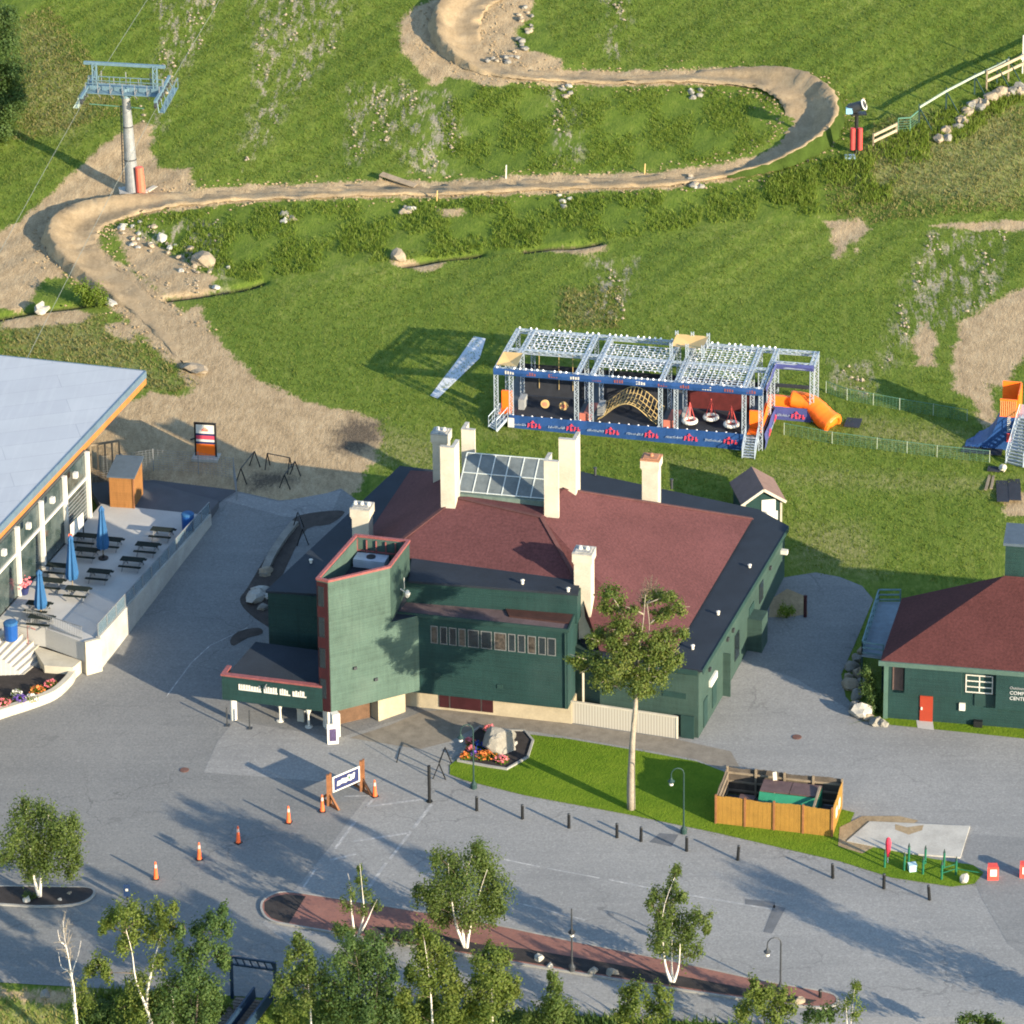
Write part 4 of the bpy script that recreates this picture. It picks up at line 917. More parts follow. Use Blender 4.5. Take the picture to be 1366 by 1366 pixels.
# ================================================================== LEFT LODGE (grey roof, glass wall) and its terrace
hut = thing('glass_front_lodge', 'modern lodge with flat pale grey roof, orange timber eave and tall glass wall', 'building', ground(P(20, 760)))
ZG = 9.2
e0, e1 = G(-160, 870, ZG), G(193, 495, ZG); e2 = G(-400, 432, ZG)
ed = (e1 - e0).normalized(); en = Vector((ed.y, -ed.x, 0))            # outward (to the right)
bd = (e2 - e1).normalized()
e3 = e0 + bd * 34; e2 = e1 + bd * 34
mb = MB(); mb.prism([xy(p) for p in (e0, e1, e2, e3)], ZG - .14, ZG); mb.build('roof', M['greyroof'], hut)
mb = MB(); mb.obox(Vector((*xy(e0), ZG - .55)) + en * .003, ed * (e1 - e0).length, en * .14, Vector((0, 0, .58))); mb.obox(Vector((*xy(e1), ZG - .5)) + ed * .003, bd * 34, ed * .1, Vector((0, 0, .53))); mb.build('metal_edge', mat('blue grey edge metal', (.085, .13, .17), .5), hut)
mb = MB(); mb.obox(Vector((*xy(e0), ZG - 1.1)) - en * .25, ed * (e1 - e0).length, en * .36, Vector((0, 0, .54))); mb.build('timber_eave', M['wood'], hut)
mb = MB(); mb.prism([xy(e0 - en * .3), xy(e1 - en * .3 - ed * .2), xy(e1 - en * 1.6 - ed * .2), xy(e0 - en * 1.6)], ZG - .95, ZG - .15); mb.build('soffit', M['cedar'], hut)
ZD = 2.62
w1 = G(119, 690, ZD); w0 = w1 - ed * 35.2; wo = Vector((w0.x, w0.y, 0)); WL = 35.2
mb = MB(); mb.prism([xy(wo - en * .12), xy(wo + ed * WL - en * .12), xy(wo + ed * WL - en * 9), xy(wo - en * 9)], -1, ZG - .96); mb.build('inner_volume', mat('dark interior', (.045, .05, .05), .8, .4, .6), hut)
def mk_curtain():
    m, n, b = newmat('reflective wall glass'); v = coords(n, (1, 1, 1))
    a = noise(n, v, .7, 4); lk(n, ramp(n, a, [(.35, (.02, .035, .034)), (.65, (.075, .095, .09))]), b.inputs['Base Color']); b.inputs['Roughness'].default_value = .15; b.inputs['Specular IOR Level'].default_value = .5; return m
M['curtain'] = mk_curtain()
bays = 8; bw = WL / bays
for k in range(bays):
    for z0_, z1_ in ((ZD + .05, ZD + 3.35), (ZD + 3.55, ZG - 1.15)):
        mb = MB(); mb.obox(wo + ed * (k * bw + .2) - en * .1 + Vector((0, 0, z0_)), ed * (bw - .4), en * .05, Vector((0, 0, z1_ - z0_))); mb.build('window', M['curtain'], hut)
mb = MB()
for k in range(bays + 1): mb.obox(wo + ed * (k * bw - .17) - en * .115 + Vector((0, 0, 0)), ed * .34, en * .3, Vector((0, 0, ZG - 1.12)))
mb.build('white_columns', M['white'], hut)
mb = MB()
for k in range(bays): mb.obox(wo + ed * (k * bw + .172) - en * .113 + Vector((0, 0, ZD + 3.36)), ed * (bw - .344), en * .2, Vector((0, 0, .16)))
mb.build('white_transom', M['white'], hut)
mb = MB(); q = wo + ed * (WL - bw + .4) + en * .02
for i in range(9): mb.obox(q + Vector((0, 0, ZD + .3 + i * .32)), ed * (bw - .8), en * .03, Vector((0, 0, .07)))
mb.build('slatted_screen', M['steel'], hut)
for k in range(bays):
    mb = MB(); c = wo + ed * (k * bw + .55) + en * .5 + Vector((0, 0, ZG - 1.5)); mb.obox(c, ed * .35, en * .3, Vector((0, 0, .45))); mb.build('eave_lamp', M['white_dirty'], hut)
# terrace
ter = thing('terrace', 'raised pale concrete terrace with white wall beside the glass lodge', 'terrace', ground(P(150, 800)))
tc = [G(128, 851, ZD), G(277, 687, ZD)]
tdir = (tc[1] - tc[0]).normalized(); tnr = Vector((tdir.y, -tdir.x, 0))
bkL = G(135, 672, ZD); frL = G(-120, 815, ZD); frM = G(112, 857, ZD)
deckpoly = [xy(frM), xy(tc[0]), xy(tc[1]), xy(bkL), xy(wo + ed * (WL - 1)), xy(wo + ed * 8), xy(G(-10, 824, ZD)), xy(G(60, 838, ZD))]
mb = MB(); mb.prism(deckpoly, -.3, ZD - .01); mb.build('terrace_deck', M['concrete_d'], ter)
mb = MB(); mb.obox(Vector((*xy(tc[0]), -.3)) + tnr * .004 - tdir * .0, tdir * (tc[1] - tc[0]).length, tnr * .3, Vector((0, 0, ZD + .42))); mb.build('terrace_wall', M['concrete'], ter)
a = Vector((*xy(frM), 0)); b = Vector((*xy(tc[0]), 0)) + tnr * .3; d = (b - a).normalized(); mb = MB(); nn = Vector((d.y, -d.x, 0)); mb.obox(a + Vector((0, 0, -.3)) + nn * .003, d * (b - a).length, nn * .28, Vector((0, 0, ZD + .42))); mb.build('terrace_end_wall', M['creamwall'], ter)
# glass balustrade along the wall
mb = MB(); g0 = Vector((*xy(tc[0]), ZD + .125)) + tnr * .13; LT = (tc[1] - tc[0]).length
mb.obox(g0, tdir * LT, tnr * .03, Vector((0, 0, .95)))
def mk_bal():
    m, n, b = newmat('balustrade glass'); b.inputs['Base Color'].default_value = (.13, .19, .225, 1); b.inputs['Roughness'].default_value = .15
    tr = nd(n, 'ShaderNodeBsdfTransparent'); mx = nd(n, 'ShaderNodeMixShader'); mx.inputs[0].default_value = .5; lk(n, tr.outputs[0], mx.inputs[1]); lk(n, b.outputs[0], mx.inputs[2]); lk(n, mx.outputs[0], n.nodes['Material Output'].inputs[0]); return m
M['balglass'] = mk_bal()
mb.build('glass_balustrade', M['balglass'], ter)
mb = MB(); mb.bar(g0 + Vector((0, 0, .97)) + tnr * .015, g0 + tdir * LT + Vector((0, 0, .97)) + tnr * .015, .06, .05)
for k in range(14): mb.bar(g0 + tdir * (LT * k / 13) + tnr * .06, g0 + tdir * (LT * k / 13) + tnr * .06 + Vector((0, 0, .95)), .05, .05)
mb.build('balustrade_rail', M['steel'], ter)
# front picket railing
ra, rb2 = G(36, 829, ZD), G(110, 853, ZD); mb = MB(); L = (rb2 - ra).length; d = (rb2 - ra).normalized()
for k in range(int(L / .16) + 1): mb.bar(ra + d * k * .16, ra + d * k * .16 + Vector((0, 0, 1.0)), .035)
mb.bar(ra + Vector((0, 0, 1.0)), rb2 + Vector((0, 0, 1.0)), .05); mb.bar(ra + Vector((0, 0, .1)), rb2 + Vector((0, 0, .1)), .04); mb.build('picket_railing', M['steel'], ter)
# low wall and steps in front
mb = MB(); q = [P(30, 860), P(60, 882), P(112, 900), P(118, 875)]; mb.prism([xy(G(40, 834, ZD)), xy(G(60, 838, ZD)), xy(frM), xy(P(128, 880)), xy(P(98, 908)), xy(P(60, 905))], -.2, 1.1); mb.build('front_landing', M['creamwall'], ter)
st0, st1 = G(-6, 840, ZD), P(58, 900); mb = MB(); N = 9
s_top_a, s_top_b = G(2, 838, ZD), G(-34, 862, ZD)
for k in range(N):
    t = k / (N - 1); z = ZD * (1 - t) + .25 * t; a = Vector((*xy(G(6 + 58 * t, 835 + 41 * t, z)), 0)); b = Vector((*xy(G(-22 + 50 * t, 866 + 38 * t, z)), 0)); c = (Vector((*xy(G(64, 876, .25)), 0)) - Vector((*xy(G(6, 835, ZD)), 0))).normalized() * .55
    mb.prism([xy(a), xy(b), xy(b + c), xy(a + c)], -.2, z); 
mb.build('terrace_steps', M['concrete_d'], ter)
mb = MB()
for k in range(N):
    t = k / (N - 1); z = ZD * (1 - t) + .25 * t; a = Vector((*xy(G(6 + 58 * t, 835 + 41 * t, z)), z)); b = Vector((*xy(G(-22 + 50 * t, 866 + 38 * t, z)), z)); c = (Vector((*xy(G(64, 876, .25)), 0)) - Vector((*xy(G(6, 835, ZD)), 0))).normalized() * .55
    mb.bar(a + c * .9 + Vector((0, 0, .012)), b + c * .9 + Vector((0, 0, .012)), .13, .03)
mb.build('step_nosing', M['creamwall'], ter)
for x0, y0, x1, y1 in ((37, 850, 64, 862),):
    a, b = G(x0, y0, 2.0), G(x1, y1, .6); mb = MB(); mb.tube([a + Vector((0, 0, -.6)), a + Vector((0, 0, .9)), b + Vector((0, 0, .9)), b + Vector((0, 0, -.3))], .04, 6); mb.build('handrail', M['red_trim'], ter)
# dark paving behind the terrace and the thin wire fence
drape('dark_paving', [G(135, 674, ZD), G(252, 692, ZD), G(300, 664, ZD - .4), G(318, 655, ZD - .4), G(205, 640, ZD - .2), G(120, 640, ZD)], .05, M['graveldark'], 1.0)
bp = [G(134, 674, ZD), G(250, 690, ZD), G(277, 686, ZD), G(292, 668, ZD), G(205, 643, ZD), G(120, 650, ZD)]
mb = MB(); mb.prism([xy(p) for p in bp], -.2, ZD - .03); mb.build('dark_platform', M['graveldark'], ter)
# planter with flowers
plant = thing('curved_planter', 'mulch planter with cream curved wall at the foot of the terrace steps', 'planter', ground(P(40, 930)))
outer = spline(wpoly([(-120, 986), (-40, 972), (0, 958), (40, 945), (72, 932), (92, 914), (97, 905)]), 4)
mb = MB(); mb.sweep(outer, [(-.22, -.1), (-.22, .75), (.22, .75), (.22, -.1)]); mb.build('planter_wall', M['creamwall'], plant)
ins = [xy(p) for p in outer] + [xy(P(60, 900)), xy(P(0, 885)), xy(P(-120, 860))]
mb = MB(); mb.prism(ins, -.1, .52); mb.build('planter_soil', M['mulch'], plant)

# ================================================================== RIGHT BUILDING
rbld = thing('race_hut', 'green building with dull red hip roof and a single red door, cut by the frame', 'building', ground(P(1280, 900)))
rz = 4.7
ra_, rbk = G(1174, 882, rz), G(1203, 798, rz)
rd = Vector((G(1366, 897, rz) - ra_)); rd.z = 0; rd.normalize(); rn = Vector((-rd.y, rd.x, 0))
dpt = (rbk - ra_).dot(rn); RLn = 20
top0 = G(1340, 768, rz + 3.9)
hy = (top0 - ra_).dot(rn); hx = (top0 - ra_).dot(rd)
ra3 = Vector((*xy(ra_), rz))
mb = MB(); q = ra3; bkr = hy * 2
p_ = lambda u, v, z: ra3 + rd * u + rn * v + Vector((0, 0, z))
bl3 = Vector((*xy(rbk), rz)); ap = Vector(top0); mb.quad(ra3, p_(RLn + 8, 0, 0), p_(RLn, hy, 3.9), ap); mb.quad(ra3, ap, bl3); mb.quad(bl3, ap, p_(RLn, hy, 3.9), p_(RLn + 8, bkr, .0))
mb.build('roof', M['redroof_b'], rbld)
mb = MB(); mb.obox(p_(-.1, -.08, -.32), rd * (RLn + 8), rn * .16, Vector((0, 0, .34))); mb.build('gutter', mat('pale green fascia', (.055, .10, .082), .7), rbld)
W0 = lambda u, v, z: Vector((ra3.x, ra3.y, 0)) + rd * u + rn * v + Vector((0, 0, z))
mb = MB(); mb.prism([xy(W0(.3, .55, 0)), xy(W0(RLn, .55, 0)), xy(W0(RLn, bkr, 0)), xy(rbk + rd * .5)], -.3, rz - .2); mb.build('wall', M['siding'], rbld)
# boxed-out bays on the upper wall
for u0, u1 in ((1.75, 5.7),):
    mb = MB(); mb.prism([xy(W0(u0, .0, 0)), xy(W0(u1, .0, 0)), xy(W0(u1, .56, 0)), xy(W0(u0, .56, 0))], 2.35, rz - .33); mb.build('upper_wall_bay', M['siding'], rbld)
mb = MB(); mb.prism([xy(W0(8.1, .0, 0)), xy(W0(RLn, .0, 0)), xy(W0(RLn, .56, 0)), xy(W0(8.1, .56, 0))], 1.75, rz - .33); sgn = mb.build('upper_wall_bay', M['siding'], rbld); M['faded_letter'] = mat('faded white letters', (.36, .37, .36), .7)
for t_, z, s in (('Outdoor', 3.36, .28), ('COMPETITION', 2.95, .36), ('CENTER', 2.54, .36)):
    text_mesh(t_, s, 'sign_lettering', M['frame'] if z > 3.3 else M['faded_letter'], sgn, W0(9.05, -.03, z), rd, (0, 0, 1), .015, True)
f = MB(); p = W0(5.95, .5, 2.55)
for z in (0, .42, .86, 1.3): f.obox(p + Vector((0, 0, z)), rd * 1.9, rn * .08, Vector((0, 0, .07)))
for u in (0, .93, 1.83): f.obox(p + rd * u + rn * .004 + Vector((0, 0, .072)), rd * .07, rn * .07, Vector((0, 0, 1.22)))
fr = f.build('window', M['white_dirty'], rbld); g = MB(); g.obox(p + rn * .06 + Vector((0, 0, .0)), rd * 1.9, rn * .03, Vector((0, 0, 1.37))); g.build('pane', M['glass'], fr)
mb = MB(); mb.obox(W0(.85, .5, 2.3), rd * .75, rn * .08, Vector((0, 0, 1.9))); mb.build('window', mat('brown shutter', (.09, .06, .05), .7, .3, 2), rbld)
mb = MB(); mb.obox(W0(.25, .42, -.1), rd * .3, rn * .2, Vector((0, 0, rz - .25))); mb.build('corner_board', mat('pale green trim', (.06, .115, .09), .7), rbld)
ddr = P(1235, 962); u = (ddr - W0(0, 0, 0)).dot(rd) - .43
mb = MB(); mb.obox(W0(u, .48, .05), rd * .9, rn * .08, Vector((0, 0, 1.95))); dr = mb.build('door', mat('red door paint', (.26, .035, .016), .5, .1), rbld)
mb = MB(); mb.obox(W0(u + .08, .42, .95), rd * .1, rn * .06, Vector((0, 0, .2))); mb.build('door_handle', M['white'], dr)
mb = MB(); mb.obox(W0(u + 2.75, .40, 1.15), rd * .42, rn * .15, Vector((0, 0, .55))); mb.build('white_meter_box', M['white'], rbld)
mb = MB(); mb.obox(W0(6.6, .46, 1.6), rd * 1.5, rn * .09, Vector((0, 0, .9))); mb.build('dark_panel', M['trim_green'], rbld)
mb = MB(); mb.obox(W0(u + 3.8, .2, .0), rd * .6, rn * .34, Vector((0, 0, .5))); mb.build('black_vent_box', M['black'], rbld)
cz = rz + 5.8; c = G(1340, 775, rz + 3.3); mb = MB(); mb.obox(Vector((*xy(c), rz + 2.6)) + rd * .0, rd * 5, rn * 3, Vector((0, 0, 3.5))); dm = mb.build('roof_monitor', M['siding'], rbld)
mb = MB(); mb.obox(Vector((*xy(c), rz + 6.102)) - rd * .15 - rn * .15, rd * 5.4, rn * 3.3, Vector((0, 0, .2))); mb.build('monitor_roof', M['shingle_dark'], dm)
mb = MB(); mb.obox(Vector((*xy(c), rz + 3.25)) - rn * .08 - rd * .05, rd * 5.1, rn * .078, Vector((0, 0, .25))); mb.build('monitor_flashing', M['white_dirty'], dm)
# deck beside it
d0, d1, d2 = G(1150, 870, 2.9), G(1172, 800, 2.9), G(1201, 800, 2.9); d3 = G(1178, 874, 2.9)
deck = thing('timber_deck', 'small weathered blue grey deck with rails on the left side of the red-doored building', 'deck', ground(d0))
mb = MB(); mb.prism([xy(d0), xy(d3), xy(d2), xy(d1)], 2.55, 2.75); mb.build('deck_floor', mat('grey blue decking', (.15, .19, .22), .8, .2, 2), deck)
mb = MB()
for p in (d0, d1, d2, d3): mb.bar(Vector((*xy(p), Tz(p.x, p.y) - .1)), Vector((*xy(p), 2.5)), .15)
mb.build('deck_posts', M['trim_green'], deck)
mb = MB(); gr = mat('blue green rail', (.10, .17, .18), .7, .2)
for a, b in ((d0, d1), (d3, d0), (d1, d2)):
    for z in (.15, .55, .95): mb.bar(Vector((*xy(a), 2.75 + z)), Vector((*xy(b), 2.75 + z)), .1, .09)
    k = max(1, int((b - a).length / .9))
    for i in range(k + 1): q = a.lerp(b, i / k); mb.bar(Vector((*xy(q), 2.75)), Vector((*xy(q), 3.75)), .09)
mb.build('deck_railing', gr, deck)

# ================================================================== small white-trimmed shed
sb = P(1012, 704); sb.z = Tz(sb.x, sb.y)
shed = thing('garden_shed', 'small green gabled shed with cream trim and white door behind the red roofed lodge', 'shed', sb)
su = udir; sv_ = yb
s_a = P(989, 703); s_b = P(1043, 697); su = (s_b - s_a); su.z = 0; SWd = su.length * .95; su.normalize(); sv_ = Vector((-su.y, su.x, 0)); s_a = Vector((s_a.x, s_a.y, Tz(s_a.x, s_a.y))) + su * .15; SD = 3.4
w = lambda a, b, z: s_a + su * a + sv_ * b + Vector((0, 0, z))
EH, RH = 2.1, 3.1
mb = MB(); mb.quad(w(0, 0, -.5), w(SWd, 0, -.5), w(SWd, 0, EH), w(SWd / 2, 0, RH), w(0, 0, EH)); mb.quad(w(0, SD, -.5), w(0, SD, EH), w(SWd / 2, SD, RH), w(SWd, SD, EH), w(SWd, SD, -.5)); mb.quad(w(0, 0, -.5), w(0, 0, EH), w(0, SD, EH), w(0, SD, -.5)); mb.quad(w(SWd, 0, -.5), w(SWd, SD, -.5), w(SWd, SD, EH), w(SWd, 0, EH)); mb.build('wall', M['siding'], shed)
mb = MB()
sl = (RH - EH) / (SWd / 2)
def pan(sgn):
    e = -.25 if sgn < 0 else SWd + .25; ze = EH - .25 * sl
    a, b, c, d = w(e, -.3, ze), w(SWd / 2, -.3, RH), w(SWd / 2, SD + .3, RH), w(e, SD + .3, ze); t = Vector((0, 0, .1))
    mb.quad(a + t, b + t, c + t, d + t); mb.quad(a, d, c, b); mb.quad(a, a + t, d + t, d); mb.quad(a, b, b + t, a + t); mb.quad(d, d + t, c + t, c)
pan(-1); pan(1); mb.build('roof', M['shingle_grey'], shed)
mb = MB()
for sgn in (-1, 1):
    e = -.25 if sgn < 0 else SWd + .25; mb.bar(w(e, -.33, EH - .25 * sl - .02), w(SWd / 2, -.33, RH - .02), .06, .2)
for x in (.07, SWd - .07): mb.bar(w(x, -.04, -.4), w(x, -.04, EH - .12), .16, .06, (0, 1, 0))
mb.build('cream_trim', M['stucco'], shed)
mb = MB(); mb.obox(w(SWd * .47, -.05, .05), su * 1.1, sv_ * .05, Vector((0, 0, 2.05))); mb.build('door', M['white'], shed)
mb = MB(); mb.obox(w(SWd * .8, -.04, .1), su * .28, sv_ * .04, Vector((0, 0, 1.0))); mb.build('vent_panel', M['white_dirty'], shed)

# ================================================================== cedar hut on the terrace
ca, cb = G(147, 676, ZD), G(179, 678, ZD); cc = G(199, 660, ZD)
cu = (cb - ca); cu.z = 0; CW = cu.length; cu.normalize(); cv = Vector((-cu.y, cu.x, 0)); CD = 2.6
k0 = Vector((ca.x, ca.y, ZD - .02)); hutb = thing('cedar_kiosk', 'orange cedar hut with blue grey sloping roof at the back of the terrace', 'hut', k0)
q = lambda a, b, z: k0 + cu * a + cv * b + Vector((0, 0, z)); HF, HB = 2.55, 3.0
mb = MB(); mb.quad(q(0, 0, 0), q(CW, 0, 0), q(CW, 0, HF), q(0, 0, HF)); mb.quad(q(CW, 0, 0), q(CW, CD, 0), q(CW, CD, HB), q(CW, 0, HF)); mb.quad(q(0, 0, 0), q(0, 0, HF), q(0, CD, HB), q(0, CD, 0)); mb.quad(q(0, CD, 0), q(0, CD, HB), q(CW, CD, HB), q(CW, CD, 0)); mb.build('board_wall', siding('cedar cladding', (.25, .115, .035), .16, .2), hutb)
mb = MB(); t = Vector((0, 0, .09)); a, b, c, d = q(-.15, -.15, HF), q(CW + .15, -.15, HF), q(CW + .15, CD + .15, HB + .04), q(-.15, CD + .15, HB + .04); mb.quad(a + t, b + t, c + t, d + t); mb.quad(a, d, c, b); mb.quad(a, b, b + t, a + t); mb.quad(b, c, c + t, b + t); mb.quad(d, a, a + t, d + t); mb.build('sloping_roof', M['shingle_dark'], hutb)
mb = MB(); mb.bar(q(CW + .01, -.01, 0), q(CW + .01, -.01, HF), .1); mb.build('corner_trim', M['post_wood'], hutb)
# ================================================================== ROPES AND TRAMPOLINE ATTRACTION
A0, A1 = P(660, 566), P(1016, 601)
pu = (A1 - A0); pu.z = 0; PLn = pu.length; pu.normalize(); pv = Vector((-pu.y, pu.x, 0)); kx = PLn / 22.6
PZ = min(A0.z, A1.z) - .05
park = thing('trampoline_park', 'long trampoline park of silver trusses, blue banners and white bulb canopies on the grass', 'attraction', Vector((A0.x, A0.y, PZ)))
Lp = lambda u, v, z: Vector((A0.x, A0.y, PZ)) + pu * u * kx + pv * v + Vector((0, 0, z))
HT = hgt(Lp(11, 0, 0), 507) - PZ; DK = 1.25; DV = 8.0
UP = [.15, 1.45, 7.0, 8.25, 14.1, 15.4, 21.1, 22.5]
for u in UP:
    for v in (0, 4.0, DV):
        mb = MB(); mb.truss(Lp(u, v, 0.1), Lp(u, v, HT - .2), .30, .032); mb.build('truss_post', M['alu'], park)
for u in UP: mb = MB(); mb.truss(Lp(u, -.1, HT), Lp(u, DV + .1, HT), .28, .03); mb.build('roof_beam', M['alu'], park)
for v in (4.0, DV): mb = MB(); mb.truss(Lp(0, v, HT), Lp(22.7 if v < 5 else 26.1, v, HT), .28, .03); mb.build('roof_beam', M['alu'], park)
mb = MB(); mb.truss(Lp(0, 0, HT), Lp(22.7, 0, HT), .34, .03); mb.build('roof_beam', M['alu'], park)
def banner(name, a, b, z0, z1, m, t=.05, logos=0, lm=None, par=None):
    d = (b - a); d.z = 0; L = d.length; d.normalize(); n = Vector((d.y, -d.x, 0)); p0 = Vector((a.x, a.y, PZ))
    mb = MB(); k = max(2, int(L / .8))
    for i in range(k + 1):
        for z in (z0, (z0 + z1) / 2, z1):
            o = .03 * math.sin(i * 1.7 + z * 3) + (.05 if z == (z0 + z1) / 2 else 0); q = p0 + d * L * i / k + n * (t + o); mb.v.append((q.x, q.y, PZ + z))
    for i in range(k):
        for j in range(2): a_ = i * 3 + j; mb.f.append((a_, a_ + 3, a_ + 4, a_ + 1)); mb.m.append(0)
    ob = mb.build(name, m, par or park)
    for i in range(logos):
        rnd = random.Random(i * 7 + int(L)); mb = MB(); mb2 = MB(); x = L * (i + .42) / logos - 1.3; zc = (z0 + z1) / 2
        for k in range(12):                                     # thin script word
            xa = x + k * .115; h = rnd.uniform(.10, .24); q = p0 + d * xa + n * (t + .13) + Vector((0, 0, zc - .1)); mb.obox(q, d * .045 + Vector((0, 0, rnd.uniform(-.02, .03))), n * .01, Vector((0, 0, h)) + d * .05)
            if k % 2: mb.obox(q + Vector((0, 0, rnd.uniform(0, .14))), d * .12, n * .01, Vector((0, 0, .045)))
        if L * (i + .42) / logos > 1.2: mb.build('script_word', mat('script blue grey', (.26, .32, .42), .5) if 'script blue grey' not in bpy.data.materials else bpy.data.materials['script blue grey'], ob)
        for k in range(4):                                      # bold red word with a crest
            xa = x + 1.5 + k * .30; q = p0 + d * xa + n * (t + .13) + Vector((0, 0, zc - .2)); mb2.obox(q, d * .07, n * .012, Vector((0, 0, .38)) + d * .04); mb2.obox(q + d * .071 + Vector((0, 0, .0 if k % 2 else .27)), d * .12, n * .012, Vector((0, 0, .09))); mb2.obox(q + d * .07 + Vector((0, 0, .13)), d * .14, n * .012, Vector((0, 0, .06)))
        q = p0 + d * (x + 1.75) + n * (t + .13) + Vector((0, 0, zc + .21)); mb2.obox(q, d * .36, n * .012, Vector((0, 0, .06))); mb2.obox(q + d * .12 + Vector((0, 0, .061)), d * .12, n * .012, Vector((0, 0, .14)))
        mb2.build('red_word', mat('banner red', (.62, .05, .07), .5) if 'banner red' not in bpy.data.materials else bpy.data.materials['banner red'], ob)
    return ob
banner('front_banner', Lp(1.3, 0, 0), Lp(21.2, 0, 0), .05, DK + .22, M['blue'], .26, 6)
banner('top_banner', Lp(0, 0, 0), Lp(22.7, 0, 0), HT - .3, HT + .28, M['blue'], .26, 0)
for k in range(12):
    mb = MB(); q = Lp(1.0 + k * 1.85, 0, HT - .16) - pv * .31; rnd = random.Random(k)
    for j in range(4): mb.obox(q + pu * j * .2, pu * .12, pv * .01, Vector((0, 0, rnd.uniform(.18, .3))))
    mb.build('top_banner_emblem', M['red_trim'] if k % 3 else M['white_dirty'], park)
banner('side_banner', Lp(22.6, 0, 0), Lp(22.6, 5.4, 0), .1, DK + .25, M['purple'], .24, 2)
banner('top_banner', Lp(22.7, 0, 0), Lp(22.7, 5.4, 0), HT - .3, HT + .28, M['purple'], .2, 0)
banner('side_banner', Lp(22.7, 5.4, 0), Lp(25.9, 5.4, 0), .25, DK + .35, M['purple'], .24, 1)
banner('top_banner', Lp(22.9, 5.4, 0), Lp(26.1, 5.4, 0), HT - .3, HT + .25, M['purple'], .2, 0)
banner('back_net', Lp(22.5, DV - .1, 0), Lp(.1, DV - .1, 0), DK, DK + 1.1, M['rubber'], .05, 0)
# extension at the right back
for u, v in ((25.9, 5.4), (25.9, DV), (22.6, 5.4)):
    mb = MB(); mb.truss(Lp(u, v, 0), Lp(u, v, HT - .2), .3, .032); mb.build('truss_post', M['alu'], park)
for a, b in ((Lp(22.5, 5.4, HT), Lp(26.1, 5.4, HT)), (Lp(25.9, 5.3, HT), Lp(25.9, DV + .1, HT))):
    mb = MB(); mb.truss(a, b, .36, .035); mb.build('roof_beam', M['alu'], park)
# decks, mats, pads
mb = MB(); mb.obox(Lp(0, 0, DK - .2), pu * 22.6 * kx, pv * DV, Vector((0, 0, .18))); mb.build('deck', mat('grey deck', (.085, .095, .10), .7, .2, 1), park)
mb = MB(); mb.obox(Lp(22.6, 5.4, DK - .2), pu * 2.9 * kx, pv * 2.6, Vector((0, 0, .18))); mb.build('deck', M['steel_dark'], park)
for u0, u1 in ((1.6, 6.8), (8.5, 13.9), (15.6, 20.9)):
    mb = MB(); mb.obox(Lp(u0, .25, DK - .018), pu * (u1 - u0) * kx, pv * 7.4, Vector((0, 0, .05))); mb.build('trampoline_mat', M['rubber'], park)
for u0 in (7.25, 14.35):
    mb = MB(); mb.obox(Lp(u0, .1, DK - .016), pu * .85 * kx, pv * 3.6, Vector((0, 0, .06))); mb.build('red_walkway_pad', M['redpad'], park)
    mb = MB(); mb.obox(Lp(u0, -.02, DK + .0), pu * .85 * kx, pv * .08, Vector((0, 0, .75))); mb.build('red_walkway_pad', M['redpad'], park)
for u0, u1 in ((1.6, 6.9), (8.4, 14.0), (15.5, 21.0)):     # dark nets hung half way back
    mb = MB(); mb.obox(Lp(u0, 4.1, DK + .1), pu * (u1 - u0) * kx, pv * .04, Vector((0, 0, 1.5)))
    mb.build('dark_net', M['rubber'] if u0 < 15 else mat('dark red net', (.07, .011, .011), .7, .4, 2), park)
for u0 in (1.75, 8.5, 15.7):
    mb = MB(); mb.obox(Lp(u0, 1.2, DK + .05), pu * .5 * kx, pv * 1.2, Vector((0, 0, .9))); mb.build('grey_pad', M['frame'], park)
# orange ends behind both stairs
for u0 in (.3, 21.35):
    mb = MB(); mb.obox(Lp(u0, 1.3, DK), pu * .95 * kx, pv * .2, Vector((0, 0, 1.55))); mb.obox(Lp(u0, .2, DK), pu * .95 * kx, pv * 1.0, Vector((0, 0, .1))); mb.build('orange_pad', M['orange'], park)
mb = MB(); mb.quad(Lp(22.45, .3, DK + .1), Lp(22.45, 5.2, DK + .1), Lp(22.45, 5.2, DK + 1.55), Lp(22.45, .3, DK + .55)); mb.quad(Lp(22.3, .3, DK + .1), Lp(22.3, .3, DK + .55), Lp(22.3, 5.2, DK + 1.55), Lp(22.3, 5.2, DK + .1)); mb.build('orange_pad', M['orange'], park)
mb = MB(); mb.obox(Lp(22.4, 5.6, DK + .1), pu * 3.0 * kx, pv * .3, Vector((0, 0, .95))); mb.build('orange_pad', M['orange'], park)
mb = MB(); mb.obox(Lp(22.5, DV - .3, DK + .9), pu * 2.9 * kx, pv * .1, Vector((0, 0, .3))); mb.build('black_rail_pad', M['rubber'], park)
